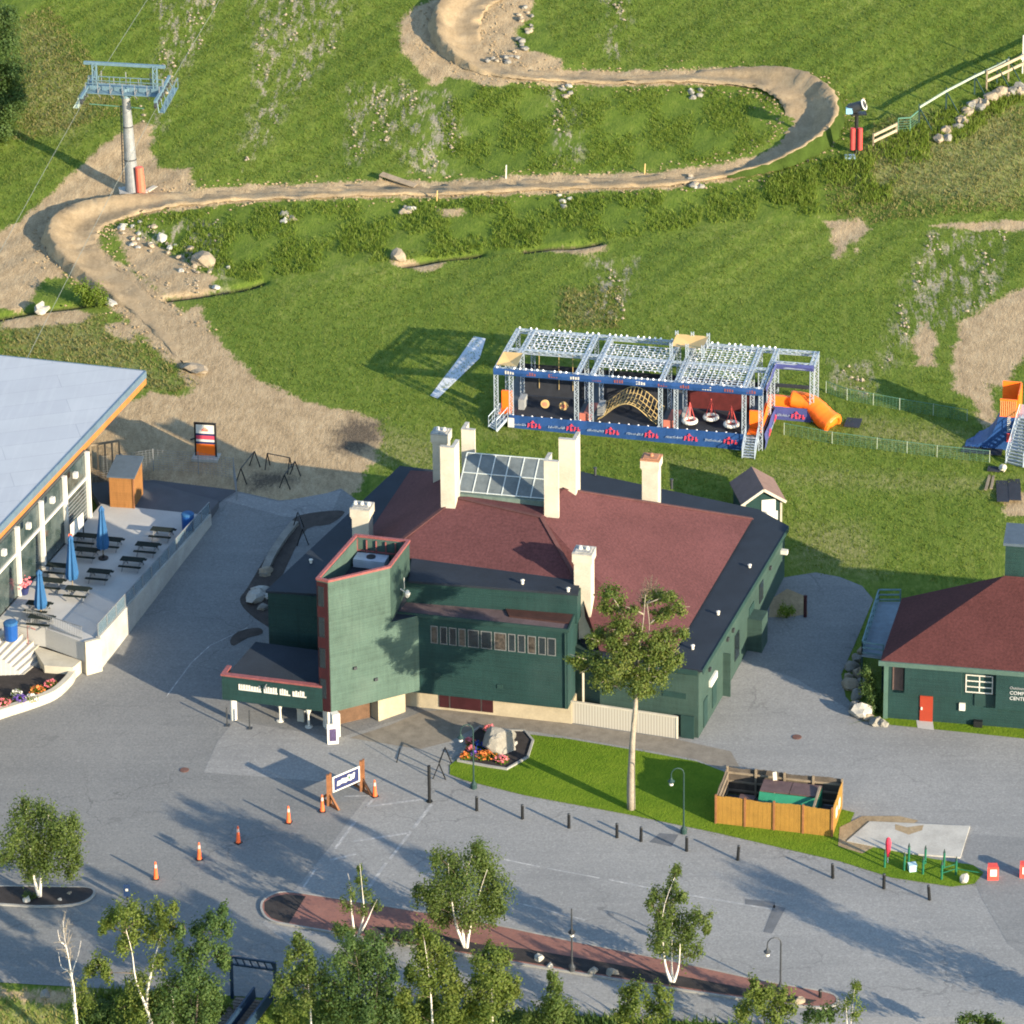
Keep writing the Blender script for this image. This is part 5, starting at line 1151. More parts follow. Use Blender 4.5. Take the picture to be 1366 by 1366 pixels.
# bulb canopies: round lamps hung on a net between the beams
def canopy(u0, u1, v0, v1, seed):
    rnd = random.Random(seed); mb = MB(); nu = int((u1 - u0) / .46); nv = int((v1 - v0) / .44)
    for i in range(nu + 1):
        for j in range(nv + 1):
            c = Lp(u0 + (u1 - u0) * (i + .5 * (j % 2)) / (nu + .5) + rnd.uniform(-.05, .05), v0 + (v1 - v0) * j / nv + rnd.uniform(-.05, .05), HT - .02 + rnd.uniform(-.12, .1)); r = rnd.choice((.06, .08, .10))
            k = len(mb.v)
            for dx, dy, dz in ((1, 0, 0), (0, 1, 0), (-1, 0, 0), (0, -1, 0), (0, 0, 1.1), (0, 0, -1.1)): mb.v.append((c.x + dx * r, c.y + dy * r, c.z + dz * r))
            for f in ((0, 1, 4), (1, 2, 4), (2, 3, 4), (3, 0, 4), (1, 0, 5), (2, 1, 5), (3, 2, 5), (0, 3, 5)): mb.f.append(tuple(k + q for q in f)); mb.m.append(0)
    cn = mb.build('bulb_canopy', M['bulb'], park)
    mb = MB()
    for j in range(nv + 1):
        v = v0 + (v1 - v0) * j / nv; mb.bar(Lp(u0, v, HT + .1), Lp(u1, v, HT + .1), .06, .03)
    for i in range(nu + 1):
        u = u0 + (u1 - u0) * i / nu; mb.bar(Lp(u, v0, HT + .14), Lp(u, v1, HT + .14), .055, .03)
    mb.build('canopy_net', mat('pale blue netting', (.40, .45, .50), .7) if 'pale blue netting' not in bpy.data.materials else bpy.data.materials['pale blue netting'], cn)
canopy(1.7, 6.8, 4.3, 7.8, 1); canopy(8.5, 13.9, 2.0, 6.6, 2); canopy(15.7, 20.9, .4, 7.7, 3)
# bulbs along the beams and banners
rnd = random.Random(5); mb = MB()
for k in range(46):
    u = .3 + k * .49
    for v, z in ((DV, HT + .22), (-.2, HT + .27)):
        if rnd.random() < .75: c = Lp(u, v, z); mb.lathe(c, [(.05, 0), (.10, .07), (.05, .16)], 6)
for k in range(24):
    c = Lp(1.6 + k * .82, -.16, DK + .1); mb.lathe(c, [(.05, 0), (.09, .06), (.05, .14)], 6)
mb.build('string_bulbs', M['bulb'], park)
# tan shade sails
mb = MB(); a, b, c, d = Lp(.1, .3, HT + .3), Lp(1.9, .3, HT + .3), Lp(1.8, 2.9, HT + .34), Lp(.1, 2.9, HT + .34); m_ = (a + b + c + d) / 4 - Vector((0, 0, .22))
for p, q in ((a, b), (b, c), (c, d), (d, a)): mb.quad(p, q, m_)
mb.build('shade_sail', M['tan'], park)
a, b, c, d = [Lp(u, v, HT + 1.0) for u, v in ((14.0, 5.1), (16.7, 5.1), (16.7, 7.6), (14.0, 7.6))]; m_ = (a + b + c + d) / 4 - Vector((0, 0, .25)); mb = MB()
for p, q in ((a, b), (b, c), (c, d), (d, a)): mb.quad(p, q, m_); mb.quad(q - Vector((0, 0, .02)), p - Vector((0, 0, .02)), m_ - Vector((0, 0, .02)))
mb.build('shade_sail', M['tan'], park)
for p in (a, b, c, d, (a + b) / 2, (c + d) / 2): mb = MB(); mb.truss(Vector((p.x, p.y, PZ + HT + .2)), p + Vector((0, 0, .25)), .2, .03); mb.build('sail_post', M['alu'], park)
# swinging discs, rope arch, hanging ring seats
for u, v, z in ((4.05, 1.2, 1.35), (5.65, 1.1, 1.35)):
    mb = MB(); c = Lp(u, v, DK + z - .6); mb.tube([c - pv * .06, c + pv * .06], .36, 14); dsk = mb.build('target_disc', M['tan'], park)
    mb = MB(); mb.tube([c - pv * .09, c - pv * .061], .2, 12); mb.build('disc_centre', mat('peach centre', (.55, .2, .12), .6) if 'peach centre' not in bpy.data.materials else bpy.data.materials['peach centre'], dsk)
mb = MB(); n_ = 17
def arch(t): return .15 + 1.55 * math.sin(math.pi * t) ** 1.3
for i in range(n_):
    t = i / (n_ - 1); u = 8.7 + 5.0 * t; mb.tube([Lp(u, v, DK + arch(t) - .28 * math.sin(math.pi * (v - .4) / 3.4)) for v in (.4, 1.2, 2.1, 3.0, 3.8)], .035, 4)
for v in (.4, 1.0, 1.6, 2.3, 3.0, 3.8): mb.tube([Lp(8.7 + 5.0 * i / 20, v, DK + arch(i / 20) - .28 * math.sin(math.pi * (v - .4) / 3.4)) for i in range(21)], .04 if v == .4 else .03, 4)
mb.build('rope_net_arch', M['rope'], park)
for u, v in ((16.4, .9), (18.0, 1.9), (19.9, .9)):
    c = Lp(u, v, DK + .45); mb = MB(); mb.tube([c + (pu * math.cos(t) + pv * math.sin(t)) * .52 for t in np.linspace(0, 2 * math.pi, 17)], .15, 8, False); rs = mb.build('ring_seat', M['white'], park)
    mb = MB()
    for t in (0, 1, 2, 3): mb.tube([c + (pu * math.cos(t * 1.57) + pv * math.sin(t * 1.57)) * .45, c + Vector((0, 0, 1.6))], .03, 4)
    mb.build('red_rope', M['red'], rs)
    mb = MB(); mb.lathe(c - Vector((0, 0, .12)), [(.42, 0), (.42, .06)], 12); mb.build('ring_floor', M['redpad'], rs)
for u in (2.9, 4.6, 5.8): mb = MB(); mb.tube([Lp(u, 4.0, HT), Lp(u, 4.0, DK + .8)], .03, 4); mb.build('hanging_rope', M['rope'], park)
# aluminium stairs at both ends of the front
def stairs(a, b, wv, name, parent, steps=8, rail=.95, m=None, thick=.05, rm=None):
    """a: bottom centre, b: top centre"""
    a, b = Vector(a), Vector(b); d = (b - a); dh = Vector((d.x, d.y, 0)); s = Vector((dh.y, -dh.x, 0)).normalized() * wv / 2; mb = MB()
    for k in range(steps):
        t = (k + .5) / steps; c = a + d * t; mb.obox(c - s - dh / steps * .5, s * 2, dh / steps * .9, Vector((0, 0, thick)))
        mb.obox(c - s + dh / steps * .42 - Vector((0, 0, d.z / steps * .9)), s * 2, dh / steps * .06, Vector((0, 0, d.z / steps * .8)))
    for q in (-s, s): mb.bar(a + q, b + q, .06, .22)
    st = mb.build(name, m or M['alu'], parent)
    for q in (-s, s):
        mb = MB(); up = Vector((0, 0, rail)); mb.tube([a + q, a + q + up, b + q + up, b + q], .035, 6)
        mb.bar(a + q + up * .5, b + q + up * .5, .035)
        for t in (.33, .66): mb.bar(a + q + d * t, a + q + d * t + up, .04)
        mb.build('handrail', rm or M['alu'], st)
    return st
p = P(657, 574); stairs(p + Vector((0, 0, .1)), Lp(.8, -.05, DK - .05), 1.0, 'stairs', park)
p = P(998, 613); stairs(p + Vector((0, 0, .1)), Lp(21.8, -.05, DK - .05), 1.0, 'stairs', park)
mb = MB(); q = Lp(1.25, -.5, .5); mb.obox(q, pu * .5, pv * .06, Vector((0, 0, .8))); mb.build('notice_board', M['white'], park)
# orange tube slide curling down on the right
pts = [Lp(24.0, 6.0, DK + .75), Lp(25.4, 6.0, DK + .55), Lp(26.3, 5.7, DK + .15), Lp(27.1, 5.2, .85), Lp(27.8, 4.8, .55)]
sl_ = spline(pts, 5); mb = MB()
for i in range(len(sl_)): pass
mb.tube(sl_, [.68 + .02 * math.sin(i * 2.5) + (.34 * (i / len(sl_))) for i in range(len(sl_))], 14, True); slide = mb.build('orange_slide', M['orange'], park, None, True)
mb = MB(); e = sl_[-1]; d = (sl_[-1] - sl_[-2]).normalized(); x = d.cross(Vector((0, 0, 1))).normalized(); y = x.cross(d); mb.tube([e + (x * math.cos(t) + y * math.sin(t)) * .8 for t in np.linspace(0, 2 * math.pi, 19)], .16, 8, False); mb.build('slide_mouth', M['orange'], slide)
mb = MB(); mb.lathe(e + d * .02 - Vector((0, 0, .0)), [(.01, 0), (.5, .02)], 10); 
mb = MB(); c = Lp(26.6, 5.3, .95); mb.obox(c, pu * .75, Vector((0, 0, .5)) + pu * .1, pv * -.02); mb.build('slide_emblem', M['white'], slide)
c = P(1138, 565, .03); mb = MB(); mb.box(c, 1.25, 1.7, .08, R(-12)); tag(mb.build('landing_mat', M['rubber'], None, c), 'flat black landing mat at the foot of the orange slide', 'mat')

# ================================================================== SECOND TOWER SLIDE AT THE RIGHT EDGE
jb = P(1341, 599); jt = thing('slide_tower', 'orange and blue slide tower with silver stairs, cut by the right frame edge', 'attraction', jb)
ju, jv = pu, pv; Jz = jb.z
J = lambda u, v, z: Vector((jb.x, jb.y, Jz)) + ju * u + jv * v + Vector((0, 0, z))
JH = 2.9
prof = [(-3.2, .12), (-2.6, .18), (-2.0, .38), (-1.5, .75), (-1.1, 1.3), (-.8, 2.0), (-.6, 2.7), (-.4, JH)]
mb = MB(); k0 = 0
for v in (-.2, 2.4):
    for u, z in prof: mb.v.append(tuple(J(u, v, z)))
nP = len(prof)
for i in range(nP - 1): mb.f.append((i, i + 1, nP + i + 1, nP + i)); mb.m.append(0)
mb.build('blue_slide_chute', M['blue'], jt)
mb = MB()
for v in (-.2, 2.4):
    pp = [J(u, v, z) for u, z in prof]; gg = [J(.9, v, JH), J(.9, v, 0), J(-3.2, v, 0)]
    for i in range(nP - 1): mb.quad(pp[i], pp[i + 1], J(prof[i + 1][0], v, 0), J(prof[i][0], v, 0))
    mb.quad(pp[-1], gg[0], gg[1], J(prof[-1][0], v, 0))
mb.quad(J(.9, -.2, 0), J(.9, 2.4, 0), J(.9, 2.4, JH), J(.9, -.2, JH)); mb.build('blue_side', M['blue'], jt)
mb = MB(); mb.obox(J(-.5, -.25, JH), ju * 1.45, jv * .12, Vector((0, 0, 1.5))); mb.obox(J(-.55, 2.35, JH), ju * 1.5, jv * .12, Vector((0, 0, 1.9))); mb.obox(J(.9, -.1, JH), ju * .12, jv * 2.4, Vector((0, 0, 1.9))); mb.obox(J(-.4, -.12, JH - .05), ju * 1.2, jv * 2.4, Vector((0, 0, .12))); mb.build('orange_wall', M['orange'], jt)
mb = MB()
for k in range(9): mb.obox(J(-.45 + k * .15, -.28, JH + .1), ju * .05, jv * -.03, Vector((0, 0, 1.3)))
mb.build('orange_stripes', M['tan'], jt)
mb = MB(); rnd = random.Random(3)
for k in range(9): mb.obox(J(.12, -.26, 2.95 - k * .16), ju * rnd.uniform(.2, .34), jv * -.012, Vector((0, 0, .07)))
mb.build('script_word', M['white_dirty'], jt)
mb = MB(); mb.obox(J(.1, -.26, .75), ju * .42, jv * -.014, Vector((0, 0, .75))); mb.build('red_word', M['red'], jt)
st = stairs(P(1353, 622) + Vector((.0, 0, .1)), J(1.75, -.3, JH + .1), 1.5, 'stairs', jt, 15, 1.0)
for dx in (-.6, .6):
    mb = MB(); q = J(1.75 + dx, .0, 0); mb.truss(q, q + Vector((0, 0, JH + .2)), .25, .03); mb.build('truss_post', M['alu'], jt)
mb = MB(); mb.obox(J(1.0, -.3, JH), ju * 1.6, jv * 2.4, Vector((0, 0, .12))); mb.build('platform', M['alu'], jt)
for i, (x, y, w_, l_) in enumerate(((1337, 649, .95, 5.6), (1353, 647, .95, 5.6))):
    c = P(x, y, .03); mb = MB(); mb.box(c, w_ , l_, .05, R(-4)); tag(mb.build('rubber_mat', M['rubber'], None, c), ('left' if i == 0 else 'right') + ' of the two long black mats leading to the silver tower stairs', 'mat', 'mats at the tower stairs')
c = P(1326, 627, .03); mb = MB(); mb.box(c, 1.0, .8, .10, R(-12)); tag(mb.build('rubber_mat', M['rubber'], None, c), 'small black mat beside the pale bag left of the tower stairs', 'mat')
c = P(1338, 629, .05); mb = MB(); mb.blob(c + Vector((0, 0, .25)), .4, .35, .3, 4); tag(mb.build('sand_bag', M['stucco'], None, c), 'pale lumpy bag at the bottom of the tower stairs', 'bag')
c = P(1318, 645, .04); mb = MB(); mb.bar(c + Vector((-.3, -1.3, .03)), c + Vector((.25, 1.3, .06)), .22, .07); mb.bar(c + Vector((.15, -1.1, .03)), c + Vector((.55, 1.2, .06)), .2, .07); tag(mb.build('timber_planks', M['wood_grey'], None, c), 'pale weathered planks lying left of the long black mats', 'planks')
c = P(1279, 584, .03); mb = MB(); mb.box(P(1310, 602, .03), 3.2, 1.2, .06, R(-12)); tag(mb.build('landing_mat', M['rubber'], None, P(1310, 602)), 'dark mat stretched in front of the blue slide chute', 'mat')

# wire fences beside the attraction
def wire_fence(name, pts, label, h=1.05, post=2.2, m=None):
    W_ = [P(*q) for q in pts]; dn = dens(W_, post); t = thing(name, label, 'fence', W_[0]); mb = MB()
    for p in dn:
        p = ground(p); mb2 = MB(); mb2.bar(p, p + Vector((0, 0, h)), .05); mb2.build('fence_post', m or M['greenwood'], t)
    for a, b in zip(dn[:-1], dn[1:]):
        a, b = ground(a), ground(b)
        for k in range(7): z = h * (k + .4) / 7; mb.bar(a + Vector((0, 0, z)), b + Vector((0, 0, z)), .012)
        n_ = 8
        for k in range(1, n_): q = a.lerp(b, k / n_); mb.bar(q, q + Vector((0, 0, h * .95)), .012)
        mb.bar(a + Vector((0, 0, h * .97)), b + Vector((0, 0, h * .97)), .03)
    mb.build('wire_mesh', M['net'], t); return t
wire_fence('wire_fence', [(1102, 524), (1130, 534), (1200, 547), (1290, 562)], 'thin green wire fence behind the black mat, running right from the trampoline park')
wire_fence('wire_fence', [(1046, 580), (1110, 592), (1170, 600), (1250, 610), (1320, 617)], 'thin green wire fence in front of the orange slide, running to the slide tower')

# ================================================================== CHAIRLIFT TOWER
lt = thing('chairlift_tower', 'tall grey steel chairlift tower with blue crossarm standing on bare dirt', 'lift tower', P(177, 259))
b_ = P(177, 257); top = VP(167.5, 124, b_.y + .6)
mb = MB(); mb.tube([b_ - Vector((0, 0, .3)), b_.lerp(top, .5), top], [.64, .50, .36], 20); mb.build('column', M['steel'], lt)
for t in (.33, .66): 
    c = b_.lerp(top, t); mb = MB(); r = .64 - .28 * t; mb.tube([c, c + (top - b_).normalized() * .1], r + .03, 20); mb.build('column_joint', M['steel_dark'], lt)
mb = MB(); mb.box(b_ - Vector((0, 0, .25)), 2.4, 2.4, .45, .2); mb.build('concrete_base', M['concrete'], lt)
mb = MB(); ax = (top - b_).normalized(); mb.tube([b_ + Vector((.82, -.35, .1)), b_ + Vector((.72, -.35, 2.6))], [.42, .35], 10); mb.build('red_safety_pad', mat('coral pad', (.68, .12, .07), .5), lt)
mb = MB(); mb.bar(b_ + Vector((.75, -.9, .05)), b_ + Vector((2.0, .9, .2)), .5, .25); mb.build('pad_board', M['stucco'], lt)
LD = Vector((.16, 1, .17)).normalized(); CX = Vector((1, -.16, 0)).normalized()
mb = MB(); mb.tube([b_ + Vector((-.85, 0, 1.0)), top + Vector((-.5, 0, -1.2))], .05, 5)
for k in range(24): q = (b_ + Vector((-.85, 0, 1.0))).lerp(top + Vector((-.5, 0, -1.2)), k / 23); mb.bar(q, q + Vector((.25, 0, 0)), .03)
mb.build('ladder', M['steel_dark'], lt)
HW = 3.45
mb = MB(); c0 = top + Vector((0, 0, .35)); mb.obox(c0 - CX * HW - LD * .28 - Vector((0, 0, .3)), CX * HW * 2, LD * .56, Vector((0, 0, .62))); mb.tube([top - ax * .4, top + ax * .5], .5, 16); mb.build('crossarm', M['lift'], lt)
mb = MB(); zr = 2.35
for s_ in (-1, 1):
    mb.truss(c0 + CX * s_ * HW * .82, c0 + CX * s_ * HW * .82 + Vector((0, 0, zr)), .35, .05); 
mb.bar(c0 - CX * (HW + .35) + Vector((0, 0, zr)), c0 + CX * (HW + .35) + Vector((0, 0, zr)), .30, .26)
for k in range(8): q = c0 + CX * (-HW + HW * 2 * k / 7); mb.bar(q, q + Vector((0, 0, 1.1)), .05)
mb.bar(c0 - CX * HW + Vector((0, 0, 1.1)), c0 + CX * HW + Vector((0, 0, 1.1)), .06); mb.build('lifting_frame', M['lift'], lt)
mb = MB(); mb.obox(c0 - CX * HW - LD * .95 + Vector((0, 0, -.1)), CX * HW * 2, LD * .6, Vector((0, 0, .06)))
for v in (-.95, -.38): mb.bar(c0 - CX * HW + LD * v + Vector((0, 0, .9)), c0 + CX * HW + LD * v + Vector((0, 0, .9)), .05)
mb.build('catwalk', M['lift'], lt)
mb = MB()
for k in range(7):
    q = c0 + CX * (-HW + HW * 2 * k / 6); mb.bar(q - LD * .95 + Vector((0, 0, -.1)), q - LD * .3 + Vector((0, 0, -.75)), .07); mb.bar(q - LD * .95, q - LD * .95 + Vector((0, 0, .95)), .05)
    mb.bar(q + LD * .3 + Vector((0, 0, .3)), q + LD * .3 + Vector((0, 0, 1.0 + .5 * (k % 2))), .08)

for k in range(7): q = c0 + CX * (-HW + HW * 2 * k / 6); mb.bar(q - LD * .95, q + LD * .3 + Vector((0, 0, .3)), .06)
mb.bar(c0 - CX * HW + LD * .3 + Vector((0, 0, .32)), c0 + CX * HW + LD * .3 + Vector((0, 0, .32)), .07)
mb.build('bracket_frame', M['steel'], lt)
mb = MB(); mb.tube([c0 - CX * HW - Vector((0, 0, 1.6)), c0 - Vector((0, 0, 1.7)), c0 + CX * HW * .5 - Vector((0, 0, 1.75))], .05, 6); mb.build('tie_rod', M['net'], lt)
for s_ in (-1, 1):
    cc_ = c0 + CX * s_ * HW - Vector((0, 0, .15)); mb = MB(); mb.obox(cc_ - LD * 2.4 - CX * .12 + Vector((0, 0, .25)), LD * 4.8, CX * .24, Vector((0, 0, .22))); mb.bar(cc_ + Vector((0, 0, .4)), c0 + CX * s_ * HW, .3)
    for q in (-1.2, 1.2): mb.obox(cc_ + LD * (q - .9) - CX * .08 - Vector((0, 0, .02)), LD * 1.8, CX * .16, Vector((0, 0, .16)))
    asm = mb.build('sheave_frame', M['lift'], lt)
    for k in range(8): q = cc_ + LD * (-2.25 + k * .643) - Vector((0, 0, .05)); mb = MB(); mb.tube([q - CX * .1, q + CX * .1], .27, 14); mb.build('sheave_wheel', M['steel_dark'], asm)
    mb = MB(); qq = cc_ + CX * s_ * .55 - Vector((0, 0, .7)); mb.obox(qq - LD * 2.3 - CX * .25, LD * 4.6, CX * .5, Vector((0, 0, .05)))
    for v in (-2.3, -1.15, 0, 1.15, 2.3): mb.bar(qq + LD * v + CX * .25, qq + LD * v + CX * .25 + Vector((0, 0, 1.0)), .05); mb.bar(qq + LD * v - CX * .25, cc_ + LD * v * .8 + Vector((0, 0, .3)), .05)
    mb.bar(qq - LD * 2.3 + CX * .25 + Vector((0, 0, 1.0)), qq + LD * 2.3 + CX * .25 + Vector((0, 0, 1.0)), .05); mb.build('maintenance_platform', mat('pale green platform', (.33, .40, .33), .6) if s_ < 0 else M['lift'], asm)
    mb = MB(); pts = []
    for t in np.linspace(-42, 60, 40):
        sag = -.010 * abs(t) ** 1.35; pts.append(cc_ - Vector((0, 0, .34)) + LD * float(t) + Vector((0, 0, sag)))
    mb.tube(pts, .02, 5); tag(mb.build('lift_cable', M['cable'], None, pts[0]), 'thin steel lift cable running uphill over the ' + ('left' if s_ < 0 else 'right') + ' end of the tower crossarm', 'cable', 'lift cables')

# ================================================================== SNOW GUN
sg = P(1142, 204); gun = thing('snow_gun', 'fan snow gun on a dark post with red padded foot beside the dirt trail', 'snow gun', sg)
hh = hgt(sg, 150) - sg.z
mb = MB(); mb.tube([sg, sg + Vector((0, 0, hh))], [.22, .17], 10); mb.build('post', M['black'], gun)
for dx in (-.35, .33): mb = MB(); mb.tube([sg + Vector((dx, -.15, .4)), sg + Vector((dx, -.15, 2.5))], .24, 12); mb.build('red_pad', M['red'], gun)
mb = MB(); hc = sg + Vector((0, 0, hh + .55)); fdir = Vector((.75, -.25, .35)).normalized()
mb.tube([hc - fdir * .85, hc - fdir * .7, hc + fdir * .5, hc + fdir * .75], [.42, .5, .44, .48], 18); mb.build('fan_barrel', M['steel_dark'], gun)
mb = MB(); e = hc + fdir * .75; x = fdir.cross(Vector((0, 0, 1))).normalized(); y = x.cross(fdir); mb.tube([e + (x * math.cos(t) + y * math.sin(t)) * .48 for t in np.linspace(0, 2 * math.pi, 17)], .07, 6, False); mb.build('nozzle_ring', M['white'], gun)
mb = MB(); mb.box(hc + Vector((-.7, -.1, -.6)), .6, .5, .55); mb.build('blue_motor_box', mat('light blue box', (.18, .36, .48), .5), gun)
mb = MB(); mb.box(sg + Vector((.15, 0, hh - .15)), 1.5, .9, .12); mb.bar(sg + Vector((.85, 0, hh - .1)), sg + Vector((.85, 0, hh + 1.0)), .06); mb.build('work_platform', M['black'], gun)
c = P(1134, 211, .03); mb = MB(); mb.box(c, .95, 1.0, .18); tag(mb.build('utility_box', mat('pale blue lid', (.28, .42, .55), .6), None, c), 'pale blue box lid on the grass below the snow gun', 'lid')

# ================================================================== SLOPE FENCE
def rail_fence(px, label, name, posts, rails, h, m_post, m_rail, rw=.10, rh=.26, brace=False):
    W_ = [P(*q) for q in px]; t = thing(name, label, 'fence', W_[0]); dn = dens(W_, posts)
    for p in dn:
        mb = MB(); p = ground(p); mb.bar(p - Vector((0, 0, .2)), p + Vector((0, 0, h + .15)), .16); mb.build('fence_post', m_post, t)
        if brace: mb = MB(); mb.bar(p + Vector((0, 0, h * .9)), ground(p + Vector((1.2, -1.0, 0))), .09); mb.build('brace', m_post, t)
    for z in rails:
        for a, b in zip(dn[:-1], dn[1:]): mb = MB(); mb.bar(ground(a) + Vector((0, -.1, z)), ground(b) + Vector((0, -.1, z)), rw, rh); mb.build('rail', m_rail, t)
    return t
rail_fence([(1165, 195), (1196, 180)], 'short white two-rail fence beside the snow gun', 'rail_fence', 2.1, (.5, 1.1), 1.1, M['wood_grey'], bpy.data.materials.get('tan rail wood') or mat('tan rail wood', (.30, .25, .17), .8, .25, 2))
t = rail_fence([(1226, 168), (1262, 146), (1300, 126), (1330, 112), (1345, 104)], 'grey green pole fence with dark posts along the slope edge above the rocks', 'pole_fence', 2.6, (1.9,), 2.0, M['trim_green'], M['greenwood'], .12, .2, True)
W_ = [P(*q) for q in ((1198, 178), (1214, 177), (1227, 166))]; mb = MB()
for a, b in zip(W_[:-1], W_[1:]):
    for k in range(6): z = .2 + k * .25; mb.bar(a + Vector((0, 0, z)), b + Vector((0, 0, z)), .03)
    mb.bar(a, a + Vector((0, 0, 1.5)), .07)
    mb.bar(a + Vector((0, 0, 1.5)), b + Vector((0, 0, 1.5)), .1)
tag(mb.build('sagging_net', M['net'], None, W_[0]), 'sagging green net between the short white fence and the pole fence', 'net')
rail_fence([(1316, 122), (1345, 108), (1372, 95), (1420, 72)], 'cream double-rail timber fence at the top right, running out of the frame', 'rail_fence', 3.4, (1.1, 1.9), 2.0, M['wood_grey'], mat('tan rail wood', (.30, .25, .17), .8, .25, 2), .12, .26)
p = P(1364, 98); mb = MB(); mb.bar(p, p + Vector((0, 0, 3.9)), .12); mb.bar(p + Vector((-.2, 0, 1.7)), p + Vector((.2, 0, 1.7)), .2, .5); tag(mb.build('marker_post', M['white_dirty'], None, p), 'tall thin white post by the cream double-rail fence', 'post')

# ================================================================== INFO SIGN, PIPES, SMALL THINGS UP THE SLOPE
kb = P(275, 611); ks = thing('trail_sign', 'upright orange, red and white trail map sign on bare dirt behind the terrace', 'sign', kb)
h1 = hgt(kb, 564) - kb.z; kw = 1.55; kr = R(-8)
K = lambda x, z: kb + Vector((math.cos(kr) * x, math.sin(kr) * x, z))
mb = MB(); mb.box(kb - Vector((0, 0, .1)), 2.1, 1.3, .28, kr); mb.build('sign_base', M['concrete'], ks)
for x in (-kw / 2 - .05, kw / 2 + .05): mb = MB(); mb.bar(K(x, 0), K(x, h1), .14); mb.build('sign_post', M['black'], ks)
def panel(z0, z1, m, nm, off=0.0, w_=kw):
    mb = MB(); a = K(-w_ / 2, z0); d = K(w_ / 2, z0) - a; n = Vector((d.y, -d.x, 0)).normalized(); mb.obox(a + n * off, d, n * .05, Vector((0, 0, z1 - z0))); return mb.build(nm, m, ks)
f_ = h1
panel(.25, f_ * .40, M['orange'], 'orange_panel'); panel(f_ * .41, f_ * .46, M['navy'], 'dark_band'); panel(f_ * .47, f_ * .53, M['white'], 'white_band'); panel(f_ * .535, f_ * .64, mat('crimson panel', (.45, .05, .09), .5), 'red_panel'); panel(f_ * .645, f_ * .70, M['navy'], 'dark_band'); panel(f_ * .70, f_ * .94, M['white'], 'white_panel'); panel(f_ * .95, f_ * 1.01, M['black'], 'top_bar', -.01, kw + .2)
panel(f_ * .77, f_ * .83, mat('pale red emblem', (.55, .16, .12), .6), 'emblem', .052, .5); panel(f_ * .83, f_ * .87, mat('pale orange emblem', (.6, .33, .2), .6), 'emblem', .052, .24)
mb = MB(); mb.bar(K(-kw / 2, f_ * .56), K(-kw / 2 - .45, f_ * .50), .12); mb.build('side_arm', M['black'], ks)
def trestle(a, b, h, label, group, m=None):
    a, b = P(*a), P(*b); d = (b - a); d.z = 0; d.normalize(); n = Vector((-d.y, d.x, 0)); mb = MB()
    for p in (a, b):
        for s_ in (-1, 1): mb.bar(p + n * .45 * s_, p + Vector((0, 0, h)), .07)
    mb.bar(a + Vector((0, 0, h)), b + Vector((0, 0, h)), .06); return tag(mb.build('pipe_trestle', m or M['black'], None, a), label, 'trestle', group)
trestle((322, 645), (340, 622), 1.3, 'black pipe trestle left of the dark stained patch', 'pipe trestles')
trestle((357, 624), (387, 630), 1.25, 'black pipe trestle behind the dark stained patch', 'pipe trestles')
trestle((380, 652), (394, 634), 1.2, 'black pipe trestle right of the dark stained patch', 'pipe trestles')
trestle((398, 705), (404, 728), 1.4, 'black pipe trestle close to the left wall of the red roofed lodge', 'pipe trestles')
trestle((586, 1040), (594, 1018), 1.2, 'thin black trestle at the left tip of the front lawn', 'pipe trestles')
mb = MB(); a = P(529, 1018); mb.bar(a, a + Vector((.25, .3, 1.0)), .05); tag(mb.build('leaning_rod', M['black'], None, a), 'thin leaning black rod on the plaza left of the flower bed', 'rod')
for x, y, g in ((333, 972, 'right of the white porch post'), (303, 968, 'left of the white porch post')):
    a = P(x, y); mb = MB(); mb.bar(a, a + Vector((0, 0, 1.4)), .09); mb.box(a, .4, .4, .05); tag(mb.build('barrier_post', M['steel_dark'], None, a), 'thin dark barrier post standing ' + g, 'post', 'barrier posts at the porch')
W_ = [P(x, y) for x, y in ((120, 640), (205, 628), (265, 632), (312, 640), (316, 668))]
t = thing('mesh_fence', 'thin grey mesh fence around the dark paving behind the terrace', 'fence', W_[0]); mb = MB()
dn = dens(W_, 2.0)
for p in dn: q = MB(); p = Vector((p.x, p.y, max(Tz(p.x, p.y), 0))); q.bar(p, p + Vector((0, 0, 1.9)), .06); q.build('fence_post', M['steel'], t)
for a, b in zip(dn[:-1], dn[1:]):
    a, b = ground(a), ground(b)
    for k in range(9): mb.bar(a + Vector((0, 0, .2 + k * .2)), b + Vector((0, 0, .2 + k * .2)), .014)
    for k in range(9): q = a.lerp(b, k / 9); mb.bar(q, q + Vector((0, 0, 1.85)), .014)
mb.build('wire_mesh', M['steel'], t)
a, b = P(122, 628), P(160, 622); mb = MB()
for k in range(5): q = a.lerp(b, k / 4); mb.bar(q, q + Vector((0, 0, 2.2)), .12)
mb.bar(a + Vector((0, 0, 2.2)), b + Vector((0, 0, 2.2)), .15); tag(mb.build('rack_frame', M['wood_grey'], None, a), 'weathered post-and-beam rack behind the cedar hut', 'rack')
